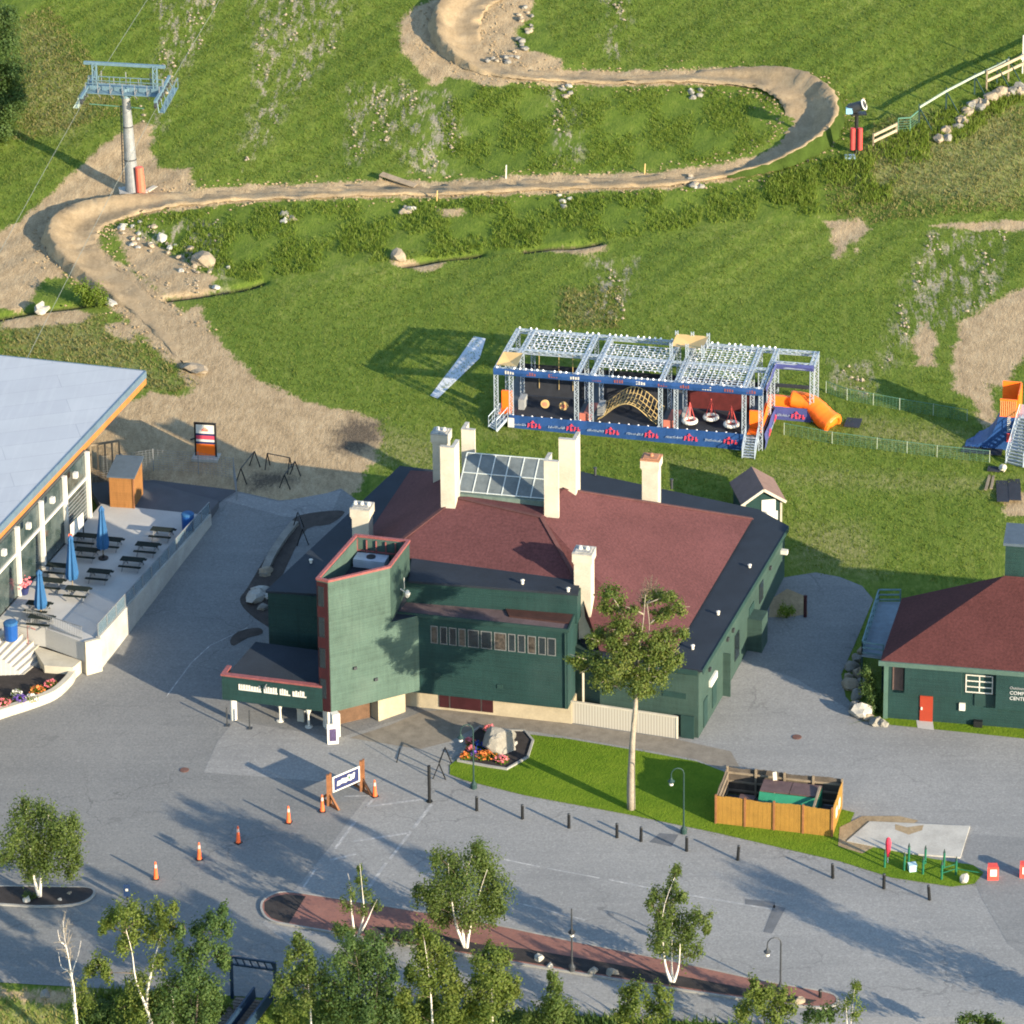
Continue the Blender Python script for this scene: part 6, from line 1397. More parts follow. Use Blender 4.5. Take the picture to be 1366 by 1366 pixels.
# plank ramp, stakes on the trail
a, b = P(506, 242), P(552, 252); mb = MB(); d = (b - a).normalized(); n = Vector((-d.y, d.x, 0)); mb.obox(a + Vector((0, 0, .55)), b - a - Vector((0, 0, .45)), n * .9, Vector((0, 0, .08))); mb.bar(a + n * .4, a + n * .4 + Vector((0, 0, .55)), .3); tag(mb.build('plank_ramp', M['wood_grey'], None, a), 'low grey plank ramp lying on the middle dirt trail', 'ramp')
for x, y, h, m_, l_ in ((675, 238, 1.3, 'white', 'small white stake standing behind the middle of the trail'), (583, 268, 1.0, 'tan', 'small yellowish stake just below the middle of the trail'), (860, 232, 1.0, 'tan', 'small yellowish stake above the trail right of centre')):
    p = P(x, y); mb = MB(); mb.bar(p, p + Vector((.05, 0, h)), .10); tag(mb.build('trail_stake', M[m_], None, p), l_, 'stake', 'stakes along the trail')
W_ = wpoly([(574, 528), (584, 532), (640, 478), (648, 452), (632, 449), (612, 478)]); drape('gravel_strip', W_, .03, mk_dirt('pale gravel', (.32, .34, .36), (.45, .48, .50), (.55, .57, .58)), .6)

# ================================================================== ROCKS
def rock(x, y, s, m, label, group=None, name='boulder', hz=.6, seed=None, asp=1.0):
    p = P(x, y); mb = MB(); rnd = random.Random(seed if seed is not None else int(x * 13 + y)); mb.blob(p + Vector((0, 0, s * hz * .45)), s * asp, s * .85, s * hz, int(x * 31 + y * 17), .35, 2)
    return tag(mb.build(name, M[m], None, p), label, 'rock', group)
rock(273, 352, 1.35, 'rock', 'big rounded tan boulder in the grass inside the left trail bend', None, 'boulder', .6)
rock(54, 417, .75, 'rock_white', 'pale square boulder on the ditch edge at the far left', None, 'boulder', .75)
rock(531, 344, .95, 'rock', 'tan boulder at the left end of the grassy ditch', None)
rock(216, 320, .7, 'rock_white', 'pale boulder on the dirt mound beside the left trail bend', None)
rock(262, 494, .9, 'rock', 'long tan slab of rock beside the dirt track', None, 'boulder', .4, None, 1.4)
rock(146, 405, .55, 'rock_white', 'pale narrow rock where the ditch meets the dirt track', None, 'boulder', .5, None, 1.6)
rnd = random.Random(21)
for i in range(26):
    t = i / 25; x = 1256 + 108 * t + rnd.uniform(-5, 5); y = 186 - 66 * t - 14 * math.sin(t * 3.1) + rnd.uniform(-6, 6)
    rock(x, y, rnd.uniform(.4, .85), rnd.choice(('rock', 'rock', 'rock_grey')), 'rough tan boulder in the rock row below the slope fence', 'boulders below the slope fence', 'boulder', .7)
for (x, y), lab in (((386, 290), 'under the trail at left'), ((545, 280), 'under the trail below the plank ramp'), ((756, 122), 'under the upper trail'), ((929, 122), 'under the upper trail further right'), ((752, 268), 'below the middle of the trail'), ((928, 244), 'below the right trail bend')):
    for k in range(6): rock(x + rnd.uniform(-8, 8), y + rnd.uniform(-8, 10), rnd.uniform(.25, .5), rnd.choice(('rock', 'rock_white', 'rock_grey')), 'pale rock in the culvert pile ' + lab, 'culvert rocks ' + lab)
for k in range(30):
    a = rnd.random(); x = 165 + 130 * a + rnd.uniform(-12, 12); y = 305 + 70 * a + rnd.uniform(-22, 14)
    rock(x, y, rnd.uniform(.18, .42), rnd.choice(('rock', 'rock_white')), 'small rock strewn on the dirt inside the left trail bend', 'rocks inside the left trail bend')
for k in range(26):
    a = 1.2 + 2.6 * k / 25; x = 668 + 36 * math.cos(a) * -1 + rnd.uniform(-9, 9); y = 48 + 40 * math.sin(a) - 10 + rnd.uniform(-7, 7)
    rock(x, y, rnd.uniform(.2, .5), rnd.choice(('rock', 'rock_grey', 'rock_grey')), 'grey rock in the heap inside the top trail bend', 'rocks inside the top trail bend')
# rocks in the bed on the left of the lodge
for x, y, s, m_, l_ in ((341, 800, .9, 'rock_white', 'pale flat boulder at the left tip of the dark bed by the lodge'), (346, 791, .7, 'rock_white', 'pale boulder just behind the flat one in the dark bed by the lodge'), (357, 797, .55, 'rock_white', 'white boulder right of the flat one in the dark bed by the lodge'), (352, 812, .5, 'rock_grey', 'low grey boulder in front of the white one in the dark bed'), (355, 765, .7, 'rock', 'flat brownish rock at the top of the dark bed by the lodge')):
    rock(x, y, s, m_, l_, None, 'boulder', .55)
for nm, poly in (('planting_bed', [(320, 800), (330, 785), (352, 748), (372, 720), (385, 700), (400, 688), (440, 682), (460, 684), (440, 700), (410, 706), (390, 740), (370, 790), (372, 840), (350, 832), (328, 815)]), ('planting_bed', [(307, 855), (318, 843), (345, 838), (350, 846), (330, 852), (312, 862)])): drape(nm, spline(wpoly(poly), 3, True), .05, M['soil_dark'], .8)
a = [P(*q) for q in ((351, 770), (362, 745), (378, 720), (394, 700))]; mb = MB(); mb.sweep(gl(spline(a, 5)), [(-.3, 0), (-.3, .32), (.3, .32), (.3, 0)]); mb.build('stone_kerb', M['rock_grey'], None, (0, 0, 0))['kind'] = 'structure'
# retaining rocks of the red-door building
pts_ = [(1150, 872), (1143, 882), (1136, 893), (1132, 906), (1135, 918), (1142, 930), (1140, 945), (1148, 955), (1158, 960), (1168, 966), (1178, 968), (1150, 915), (1146, 902)]
for i, (x, y) in enumerate(pts_):
    if i == 7: rock(x + 1, y + 1, .85, 'rock_white', 'largest whitish boulder at the corner of the rock bank by the red door building', None, 'boulder', .75)
    else: rock(x, y, rnd.uniform(.4, .65), rnd.choice(('rock', 'rock_grey')), 'grey tan boulder in the rock bank left of the red door building', 'boulders by the red door building', 'boulder', .8)
# lawn bed with big boulder
BED = [(611, 1017), (632, 978), (640, 972), (672, 976), (700, 977), (711, 990), (704, 1012), (676, 1028), (650, 1024)]
kerbed('flower_bed', BED, M['mulch'], .12, .16, .2)
mb = MB(); p = P(664, 1003); mb.blob(p + Vector((0, 0, .75)), 1.35, 1.0, 1.25, 77, .3, 3); tag(mb.build('boulder', M['rock_grey'], None, p), 'large pointed grey boulder in the flower bed on the front lawn', 'rock')
rock(684, 995, .35, 'rock_white', 'small white rock right of the large pointed boulder', None)
def flower(x, y, r, ms, label, h=.5, nm='flower_clump', lift=.12, z=None):
    p = P(x, y, lift) if z is None else G(x, y, z); t = thing(nm, label, 'flowers', p); rnd = random.Random(int(x * 7 + y)); mb = MB()
    for _ in range(60):
        a, d = rnd.uniform(0, 6.28), r * math.sqrt(rnd.random()); zz = h * (1 - .6 * (d / r) ** 2) * rnd.uniform(.6, 1); c = p + Vector((math.cos(a) * d, math.sin(a) * d, zz)); s_ = .09; e = Vector((rnd.uniform(-1, 1), rnd.uniform(-1, 1), rnd.uniform(-.3, .8))).normalized(); f = e.cross(Vector((.3, .2, 1))).normalized()
        mb.quad(c - e * s_, c + f * s_, c + e * s_, c - f * s_)
    mb.build('blossom', M[ms], t); mb = MB()
    for _ in range(40):
        a, d = rnd.uniform(0, 6.28), r * math.sqrt(rnd.random()); c = p + Vector((math.cos(a) * d, math.sin(a) * d, 0)); e = Vector((rnd.uniform(-.1, .1), rnd.uniform(-.1, .1), h * .8)); mb.quad(c, c + Vector((.08, 0, 0)), c + e)
    o = mb.build('leaves', LEAF['weed'], t); return t
for a in ((620, 1014, .35, 'orangeflower', 'orange flower clump at the left corner of the lawn bed'), (628, 1004, .35, 'pink', 'pink flower clump on the left edge of the lawn bed'), (633, 1012, .3, 'violet', 'violet flower clump behind the front edge of the lawn bed'), (627, 994, .4, 'pink', 'dark pink flower clump at the back left of the lawn bed'), (642, 1013, .5, 'orangeflower', 'orange flower clump left of the brightest one in the lawn bed'), (652, 1012, .6, 'orangeflower', 'brightest and largest orange flower clump in front of the boulder'), (669, 1018, .5, 'pink', 'round pink flower clump alone at the front of the lawn bed'), (640, 1000, .6, 'bluefig', 'deep blue flower mound left of the large boulder'), (653, 977, .45, 'pink', 'reddish flower clump behind the large boulder')): flower(*a)
for a in ((68, 915, .5, 'pink', 'round pink flower clump nearest the steps in the curved planter'), (50, 924, .6, 'orangeflower', 'orange flower clump second from the steps in the curved planter'), (27, 936, .6, 'violet', 'violet flower clump in the middle of the curved planter'), (5, 941, .6, 'pink', 'pink violet flower clump at the left frame edge in the curved planter'), (22, 928, .4, 'white', 'white flower clump in the middle of the curved planter'), (42, 934, .45, 'white', 'pale flower clump on the wall of the curved planter')): flower(*a, .5, 'flower_clump', 0, .55)

# ================================================================== TERRACE FURNITURE
ZD2 = ZD
tb = thing('picnic_table', 'x', 'table', (0, 0, 0), 'dark picnic tables on the terrace')
mb = MB()
for k in range(4): mb.box((0, -.27 + k * .18, .72), 1.75, .165, .045)
mb.build('table_top', mat('dark green slats', (.014, .020, .018), .9, .3, 3, 12, 0, .15, .1), tb)
for s_ in (-1, 1):
    mb = MB(); mb.box((0, .68 * s_, .42), 1.75, .26, .045); mb.build('bench', bpy.data.materials['dark green slats'], tb)
    mb = MB(); x = .62 * s_; mb.bar((x, -.72, 0), (x, -.12, .71), .06); mb.bar((x, .72, 0), (x, .12, .71), .06); mb.bar((x, -.7, .40), (x, .7, .40), .06); mb.build('leg_frame', M['steel'], tb)
TBL = [(217, 715, 'front of the blue barrel, farthest from the steps'), (197, 735, 'second from the blue barrel along the balustrade'), (177, 755, 'third from the blue barrel along the balustrade'), (133, 771, 'in the middle of the terrace left of the balustrade row'), (104, 794, 'just in front of the middle blue umbrella'), (115, 723, 'beside the white board near the glass wall'), (148, 728, 'under the rear blue umbrella'), (116, 742, 'behind the middle blue umbrella'), (78, 763, 'left of the middle blue umbrella by the glass wall'), (70, 783, 'behind the front blue umbrella'), (52, 814, 'under the front blue umbrella'), (55, 832, 'at the top of the terrace steps with a reddish bench')]
for i, (x, y, l_) in enumerate(TBL): place(tb, i == 0, G(x, y + 3, ZD2), 'dark picnic table ' + l_, R(-11))
def umbrella(x, yb_, yt, label):
    p = G(x, yb_, ZD2); h = hgt(p, yt) - ZD2; t = thing('closed_umbrella', label, 'umbrella', p, 'closed blue umbrellas')
    mb = MB(); mb.lathe(p, [(.38, 0), (.38, .08), (.1, .1), (.06, .35)], 12); mb.build('base', M['black'], t)
    mb = MB(); mb.tube([p, p + Vector((0, 0, h))], .045, 8); mb.build('pole', M['wood_grey'], t)
    mb = MB(); k0 = 0; prof = [(.42, .20 * h), (.50, .28 * h), (.42, .45 * h), (.28, .7 * h), (.2, .88 * h), (.24, .93 * h), (.06, 1.0 * h)]; n = 16
    for r, z in prof:
        for j in range(n): a = 2 * math.pi * j / n; rr = r * (1.0 if j % 2 else .68); mb.v.append((p.x + rr * math.cos(a), p.y + rr * math.sin(a), p.z + z))
    for i in range(len(prof) - 1):
        for j in range(n): a = i * n + j; b = i * n + (j + 1) % n; mb.f.append((a, b, b + n, a + n)); mb.m.append(0)
    mb.f.append(tuple(range((len(prof) - 1) * n, len(prof) * n))); mb.m.append(0); mb.build('folded_canopy', M['umbrella'], t)
umbrella(138, 745, 675, 'rear of the three closed blue umbrellas, near the cedar hut')
umbrella(97, 786, 714, 'middle of the three closed blue umbrellas, by the glass wall')
umbrella(55, 823, 760, 'front of the three closed blue umbrellas, near the steps')
def barrel(x, y, z, label, s=1.0):
    p = G(x, y, z); t = thing('waste_barrel', label, 'barrel', p, None); mb = MB(); mb.lathe(p, [(.36 * s, 0), (.4 * s, .05), (.42 * s, 1.0 * s), (.38 * s, 1.05 * s)], 14); mb.build('barrel_body', M['bin'], t); mb = MB(); mb.lathe(p + Vector((0, 0, 1.052 * s)), [(.44 * s, 0), (.44 * s, .07), (.36 * s, .16), (.05, .2)], 14); mb.build('lid', M['umbrella'], t)
barrel(251, 706, ZD2, 'blue lidded barrel in the back corner of the terrace by the balustrade', 1.15)
barrel(15, 853, ZD2, 'blue lidded barrel at the top of the terrace steps', 1.2)
p = G(102, 714, ZD2); t = thing('menu_board', 'white board on an orange dark stand beside the glass wall', 'sign', p); mb = MB(); a, b = G(94, 718, ZD2 + 1.1), G(111, 701, ZD2 + 1.1); mb.obox(a, Vector((b.x - a.x, b.y - a.y, 0)), Vector((.05, -.02, 0)), Vector((0, 0, 1.1))); mb.build('board', M['white'], t)
mb = MB(); 
for q in (a, b): mb.bar(Vector((q.x, q.y, ZD2)), Vector((q.x, q.y, ZD2 + 1.15)), .08)
mb.build('stand', M['black'], t); mb = MB(); mb.bar(a - Vector((0, 0, .05)), a + Vector((0, 0, .35)), .25); mb.build('orange_tab', M['orange_cone'], t)
p = G(32, 792, ZD2); t = thing('flower_pot', 'dark pot of red and violet flowers by the glass wall', 'plant', p); mb = MB(); mb.lathe(p, [(.3, 0), (.42, .5), (.4, .52)], 10); mb.build('pot', M['navy'], t); mb = MB(); rnd = random.Random(9)
for _ in range(50): c = p + Vector((rnd.gauss(0, .3), rnd.gauss(0, .3), .6 + rnd.uniform(0, .35))); mb.box(c, .14, .14, .1, rnd.uniform(0, 3))
mb.build('blossom', M['pink'], t)

# ================================================================== FRONT YARD: posts, cones, boards, lamps, enclosure
bl = thing('bollard', 'x', 'bollard', (0, 0, 0), 'black bollards along the lawn edge')
mb = MB(); mb.tube([(0, 0, -.1), (0, 0, 1.02)], [.11, .10], 10); mb.build('bollard_post', M['black'], bl); mb = MB(); mb.lathe(Vector((0, 0, 1.022)), [(.105, 0), (.09, .05), (.03, .08)], 10); mb.build('bollard_cap', M['steel_dark'], bl)
BOL = [(636, 1082), (697, 1093), (759, 1105), (823, 1118), (855, 1123), (916, 1136), (984, 1148), (1111, 1172), (1179, 1186), (1240, 1201)]
for i, (x, y) in enumerate(BOL):
    o = place(bl, i == 0, P(x, y, .03), ORD[i] + ' black bollard from the left along the lawn edge' if i < 9 else 'last black bollard at the right end of the lawn edge row', R(i * 40)); o.rotation_euler.x = R((0, 0, 1, -1, 2, 0, 5, -3, 0, -6)[i] * -.2); o.rotation_euler.y = R((0, 0, 0, 0, 1, 0, 4, -2, 0, -5)[i]) ; o.rotation_euler.z = 0
cone = thing('traffic_cone', 'x', 'cone', (0, 0, 0), 'orange traffic cones')
mb = MB(); mb.box((0, 0, 0), .42, .42, .06); mb.build('cone_base', M['black'], cone)
mb = MB(); mb.lathe(Vector((0, 0, .061)), [(.17, 0), (.15, .12), (.055, 1.15), (.03, 1.18)], 12); mb.build('cone_body', M['orange_cone'], cone)
mb = MB(); mb.lathe(Vector((0, 0, .82)), [(.104, 0), (.080, .24)], 12); mb.build('cone_sleeve', mat('faded reflective sleeve', (.62, .40, .34), .5), cone)
CN = [(208, 1173, 'leftmost orange cone of the row crossing the drive'), (266, 1147, 'second orange cone from the left in the row crossing the drive'), (318, 1125, 'third orange cone from the left in the row crossing the drive'), (385, 1098, 'fourth orange cone from the left, in the open between the shadow and the banner'), (430, 1083, 'orange cone at the left foot of the timber banner frame'), (500, 1063, 'orange cone at the right foot of the timber banner frame')]
for i, (x, y, l_) in enumerate(CN): place(cone, i == 0, P(x, y, .04), l_, R(i * 25))
# timber banner frame
fa, fb = P(440, 1074, .03), P(484, 1055, .03); fr = thing('banner_frame', 'timber frame holding a dark blue banner with white lettering among the cones', 'sign', fa)
fh = hgt(fa, 1033) - fa.z; fd_ = (fb - fa); fd_.z = 0; FL_ = fd_.length; fd_.normalize(); fn_ = Vector((fd_.y, -fd_.x, 0))
for q in (fa, fb):
    mb = MB(); mb.bar(q - fd_ * .12, q - fd_ * .12 + Vector((0, 0, fh)), .18, .22); mb.bar(q + fd_ * .10, q + fd_ * .10 + Vector((0, 0, fh + .03)), .14, .22); mb.build('timber_post', M['post_wood'], fr)
    mb = MB(); mb.bar(q - fn_ * .05 + Vector((0, 0, .9)), q + fn_ * 1.0, .14); mb.bar(q + Vector((0, 0, .9)), q - fn_ * 1.0, .14); mb.bar(q - fn_ * 1.0 + Vector((0, 0, .06)), q + fn_ * 1.0 + Vector((0, 0, .06)), .16, .12); mb.build('timber_foot', M['post_wood'], fr)
mb = MB(); a = fa + fd_ * .25 + Vector((0, 0, fh * .36)); Lb = FL_ - .5; Hb = fh * .50
mb.obox(a, fd_ * Lb, fn_ * .05, Vector((0, 0, Hb))); bd_ = mb.build('banner_border', M['white'], fr)
mb = MB(); mb.obox(a + fn_ * .052 + fd_ * .11 + Vector((0, 0, .10)), fd_ * (Lb - .22), fn_ * .012, Vector((0, 0, Hb - .20))); mb.build('banner_panel', M['navy'], fr)
mb = MB(); rnd = random.Random(4); x = .32
while x < Lb - .5:
    w_ = rnd.uniform(.1, .2); hh_ = .34 if x < Lb * .5 else .42; mb.obox(a + fn_ * .066 + fd_ * x + Vector((0, 0, Hb * .5 - .16 + rnd.uniform(-.03, .04))), fd_ * w_ + Vector((0, 0, rnd.uniform(-.02, .02))), fn_ * .012, Vector((0, 0, hh_)) + fd_ * .08); x += w_ + .035
mb.build('banner_lettering', M['white'], fr)
mb = MB(); mb.obox(a + fn_ * .085 + fd_ * (Lb * .56) + Vector((0, 0, Hb * .5 - .02)), fd_ * .13, fn_ * .01, Vector((0, 0, .2))); mb.build('green_mark', M['post_green'], fr)
# sandwich board
p = P(444, 990, .03); sb_ = thing('sandwich_board', 'white framed A-board with dark poster beside the white tower leg', 'sign', p); ca_, sa_ = Vector((math.cos(.15), math.sin(.15), 0)), Vector((-math.sin(.15), math.cos(.15), 0))
for s_ in (-1, 1):
    mb = MB(); mb.obox(p - ca_ * .38 + sa_ * .32 * s_, ca_ * .76, sa_ * -.32 * s_ * .85 + Vector((0, 0, 1.35)), sa_ * .03 * s_); mb.build('board', M['white'], sb_)
    mb = MB(); mb.obox(p - ca_ * .24 + sa_ * (.35 * s_ - .05 * s_) + sa_ * .012 * s_ + Vector((0, 0, .22)), ca_ * .48, sa_ * -.2 * s_ + Vector((0, 0, .85)), sa_ * .022 * s_); mb.build('poster', mat('dark poster', (.05, .035, .09), .5, .5, 6) if s_ < 0 else bpy.data.materials['dark poster'], sb_)
# tall dark pole at the lawn tip, other posts
p = P(573, 1070, .03); mb = MB(); mb.tube([p, p + Vector((0, 0, 2.7))], .11, 10); mb.lathe(p, [(.22, 0), (.22, .06)], 10); tag(mb.build('tall_post', M['black'], None, p), 'tall black post on the asphalt left of the bollard row', 'post')
p = P(1074, 823, .03); mb = MB(); mb.tube([p, p + Vector((0, 0, 1.6))], .13, 10); mb.lathe(p + Vector((0, 0, 1.6)), [(.15, 0), (.15, .1), (.05, .14)], 10); tag(mb.build('tall_post', M['maroon'], None, p), 'dark maroon post beside the small planted corner of the lodge', 'post')
p = P(170, 1202, .03); t = thing('parking_sign', 'small dark blue sign panel at the edge of the drive near the mulch island', 'sign', p); mb = MB(); mb.bar(p, p + Vector((0, 0, 1.2)), .09); mb.build('sign_post', M['black'], t); mb = MB(); mb.box(p + Vector((0, -.06, .35)), .42, .06, .85); mb.build('sign_panel', mat('dark blue panel', (.012, .03, .08), .5), t); mb = MB(); mb.box(p + Vector((0, -.1, .75)), .16, .02, .16); mb.build('sign_symbol', M['white_dirty'], t)
def lamp(x, yb_, yt, label, side=-1, lift=.03, arch_=True, m='trim_green'):
    p = P(x, yb_, lift); h = hgt(p, yt) - p.z; t = thing('street_lamp', label, 'lamp post', p, None)
    mb = MB(); mb.lathe(p, [(.22, -.05), (.22, .3), (.1, .45), (.075, .6)], 10); mb.build('lamp_base', M[m], t)
    s = Vector((side, -.15, 0)).normalized(); r = .42
    mb = MB(); pts = [p + Vector((0, 0, .3)), p + Vector((0, 0, h - r))]
    if arch_:
        pts += [p + s * (r - r * math.cos(a)) + Vector((0, 0, h - r + r * math.sin(a))) for a in (.5, 1.0, 1.57, 2.1, 2.7, 3.14)]; pts.append(pts[-1] - Vector((0, 0, .25)))
    else: pts += [p + Vector((0, 0, h))]
    mb.tube(pts, [.06, .05] + [.04] * (len(pts) - 2), 8); mb.build('lamp_pole', M[m], t)
    e = pts[-1] if arch_ else p + s * .0 + Vector((0, 0, h * .68))
    mb = MB(); mb.lathe(e - Vector((0, 0, .38)), [(.06, -.04), (.16, .02), (.24, .12), (.10, .26), (.05, .40)], 12); hd = mb.build('lamp_head', M[m] if arch_ else M['black'], t)
    if not arch_: mb = MB(); mb.bar(e - Vector((.0, .35, .3)), e + Vector((0, 0, -.05)), .05); mb.build('lamp_arm', M[m], t)
    mb = MB(); mb.lathe(e - Vector((0, 0, .58)), [(.08, 0), (.14, .06), (.13, .16)], 10); mb.build('lamp_glass', M['white'], hd)
lamp(912, 1112, 1024, 'green arched lamp post on the lawn left of the ochre fence', -1, .06)
lamp(763, 1297, 1212, 'dark straight lamp post on the brick island', -1, .14, False, 'steel_dark')
lamp(1041, 1324, 1250, 'dark arched lamp post at the right end of the brick island', -1, .14, True, 'steel_dark')
lamp(632, 1052, 966, 'thin dark lamp post beside the flower bed at the lawn tip', -1, .06, True, 'trim_green')
# ochre enclosure with a green bin
ea, eb, ec = P(955, 1099), P(1110, 1117), P(977, 1058)
ed_ = (eb - ea); ed_.z = 0; EL = ed_.length; ed_.normalize(); en_ = Vector((-ed_.y, ed_.x, 0)); ELd = 3.9; EHh = hgt(ea, 1063) - ea.z
E_ = lambda u, v, z: Vector((ea.x, ea.y, .07)) + ed_ * u + en_ * v + Vector((0, 0, z))
enc = thing('bin_enclosure', 'ochre board fence enclosure standing on the lawn edge', 'enclosure', E_(0, 0, 0))
mb = MB(); rnd = random.Random(2)
def boards(a, b, name, m_=None):
    m_ = m_ or M['ochre']
    d = b - a; L = d.length; d.normalize(); n = Vector((d.y, -d.x, 0)); mb = MB(); k = int(L / .15); 
    for i in range(k): mb.obox(a + d * L * i / k, d * (L / k * .97), n * (.025 + .008 * (i % 2)), Vector((0, 0, EHh + rnd.uniform(-.02, .02) + .05 * math.sin(i / k * 12))))
    return mb.build(name, m_, enc)
for a, b in ((E_(0, 0, 0), E_(EL, 0, 0)), (E_(EL, 0, 0), E_(EL, ELd, 0)), ): boards(a, b, 'board_panel')
M['inner_board'] = mat('weathered boards shade tone', (.085, .07, .055), .9, .4, 2)  # weathered boards, darkened to put the enclosure's inside shade into the colour
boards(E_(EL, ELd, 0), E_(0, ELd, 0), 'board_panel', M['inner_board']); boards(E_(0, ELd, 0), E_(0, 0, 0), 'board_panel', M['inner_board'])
for u, v in [(EL * k / 4, 0) for k in range(5)] + [(EL * k / 4, ELd) for k in range(5)]:
    mb = MB(); s_ = -.06 if v == 0 else -.15; mb.box(E_(u, v + (-.03 if v == 0 else -.12), 0), .13, .13, EHh + .12, math.atan2(ed_.y, ed_.x)); mb.build('fence_post', M['post_wood'] if v == 0 else M['wood_grey'], enc)
for z in (.35, 1.0, 1.65): mb = MB(); mb.bar(E_(0, ELd - .08, z), E_(EL, ELd - .08, z), .08, .14); mb.bar(E_(.08, .1, z), E_(.08, ELd - .2, z), .08, .14); mb.build('inner_rail', M['wood_grey'], enc)
for v in (1.1, 2.2): mb = MB(); mb.obox(E_(EL + .04, v, .7), ed_ * .02, en_ * .55, Vector((0, 0, .7))); mb.build('white_notice', M['white'], enc)
drape('enclosure_floor', [E_(.1, .1, 0), E_(EL - .1, .1, 0), E_(EL - .1, ELd - .1, 0), E_(.1, ELd - .1, 0)], .09, M['graveldark'], 1.0)
sk_ = thing('skip_bin', 'long green metal skip with dark rusty lid inside the ochre enclosure', 'skip', E_(4.2, 1.6, 0))
mb = MB(); w2 = lambda u, v, z: E_(u, v, z * 1.22 + .02)
mb.quad(w2(2.6, .55, .0), w2(6.6, .55, .0), w2(6.6, .9, .7), w2(2.6, .9, .7)); mb.quad(w2(2.6, .9, .7), w2(6.6, .9, .7), w2(6.6, 1.75, 1.35), w2(2.6, 1.75, 1.35)); mb.quad(w2(2.6, 3.2, 0), w2(2.6, 3.3, 1.35), w2(6.6, 3.3, 1.35), w2(6.6, 3.2, 0)); mb.quad(w2(2.6, .55, 0), w2(2.6, .9, .7), w2(2.6, 1.75, 1.35), w2(2.6, 3.3, 1.35), w2(2.6, 3.2, 0)); mb.quad(w2(6.6, .55, 0), w2(6.6, 3.2, 0), w2(6.6, 3.3, 1.35), w2(6.6, 1.75, 1.35), w2(6.6, .9, .7)); mb.quad(w2(2.6, .55, 0), w2(2.6, 3.2, 0), w2(6.6, 3.2, 0), w2(6.6, .55, 0)); mb.build('skip_body', M['bucket_green'], sk_)
for u in (2.62, 4.62): mb = MB(); mb.obox(w2(u, 1.78, 1.36), ed_ * 1.95, en_ * 1.5 , Vector((0, 0, .08))); mb.build('skip_lid', M['rust'], sk_)
mb = MB(); mb.bar(w2(6.5, .5, 1.4), w2(6.5, 2.8, 1.55), .14); mb.build('lid_bar', M['wood_grey'], sk_)
c = E_(1.75, 1.2, .03); mb = MB(); mb.box(c, 1.0, 1.9, 1.0, math.atan2(ed_.y, ed_.x)); mb.box(c + Vector((0, 0, 1.001)), 1.05, 1.95, .06, math.atan2(ed_.y, ed_.x)); tag(mb.build('wooden_crate', M['rust'], None, c), 'brown lidded crate left of the green skip in the enclosure', 'crate')
c = E_(2.05, .45, .03); mb = MB(); mb.blob(c + Vector((0, 0, 1.35)), .24, .24, .22, 8, .2); mb.tube([c, c + Vector((0, 0, 1.25))], .16, 8); tag(mb.build('white_canister', M['white'], None, c), 'white round canister just behind the ochre front boards', 'canister')
a = E_(3.3, 3.4, .05); mb = MB(); mb.bar(a + ed_ * .25 - en_ * .4, a + Vector((0, 0, 2.25)) , .28, .08); tag(mb.build('leaning_board', M['stucco'], None, a), 'cream board leaning on the back of the enclosure', 'board')
# green posts, red folded cover, small things on the lawn tail
GP = [(1180, 1158), (1206, 1162), (1212, 1150), (1231, 1167), (1234, 1153), (1256, 1174), (1259, 1158), (1275, 1168)]
for i, (x, y) in enumerate(GP):
    p = P(x, y, .07); t = thing('green_post', ('first', 'second', 'third', 'fourth', 'fifth', 'sixth', 'seventh', 'last')[i] + ' thin green post from the left on the lawn tail by the concrete slab', 'post', p, 'green posts on the lawn tail'); mb = MB(); mb.tube([p - Vector((0, 0, .1)), p + Vector((.02, 0, 1.05))], .075, 8); mb.build('post', M['post_green'], t); mb = MB(); mb.lathe(p + Vector((.02, 0, 1.052)), [(.085, 0), (.06, .12), (.01, .3)], 8); mb.build('post_tip', M['trim_green'], t)
mb = MB(); a, b = P(1256, 1174, .5), P(1275, 1168, .5); mb.bar(a, b, .04); mb.bar(a + Vector((0, 0, .35)), b + Vector((0, 0, .35)), .04); mb.bar(b, P(1310, 1170, .3), .04); tag(mb.build('cord', M['post_green'], None, a), 'thin green cord strung between the right-hand green posts', 'cord')
p = P(1184, 1152, .07); t = thing('folded_parasol', 'folded red and white parasol standing beside the leftmost green post', 'parasol', p); mb = MB(); mb.tube([p, p + Vector((.03, 0, 1.75))], .04, 6); mb.build('pole', M['white_dirty'], t); mb = MB(); mb.lathe(p + Vector((.02, 0, .45)), [(.09, 0), (.16, .5), (.19, 1.0), (.14, 1.3), (.03, 1.4)], 10); mb.build('red_cover', mat('crimson cover', (.5, .03, .06), .6), t)
p = P(1217, 1162, .07); mb = MB(); mb.box(p, .5, .45, .4, .2); mb.box(p + Vector((0, 0, .402)), .54, .49, .06, .2); tag(mb.build('pale_box', mat('pale turquoise box', (.38, .52, .55), .5), None, p), 'pale turquoise box on the grass among the green posts', 'box')
mb = MB(); p = P(1286, 1177); mb.blob(p + Vector((0, 0, .3)), .42, .36, .34, 5); tag(mb.build('boulder', M['rock_white'], None, p), 'pale boulder at the right tip of the lawn tail', 'rock')
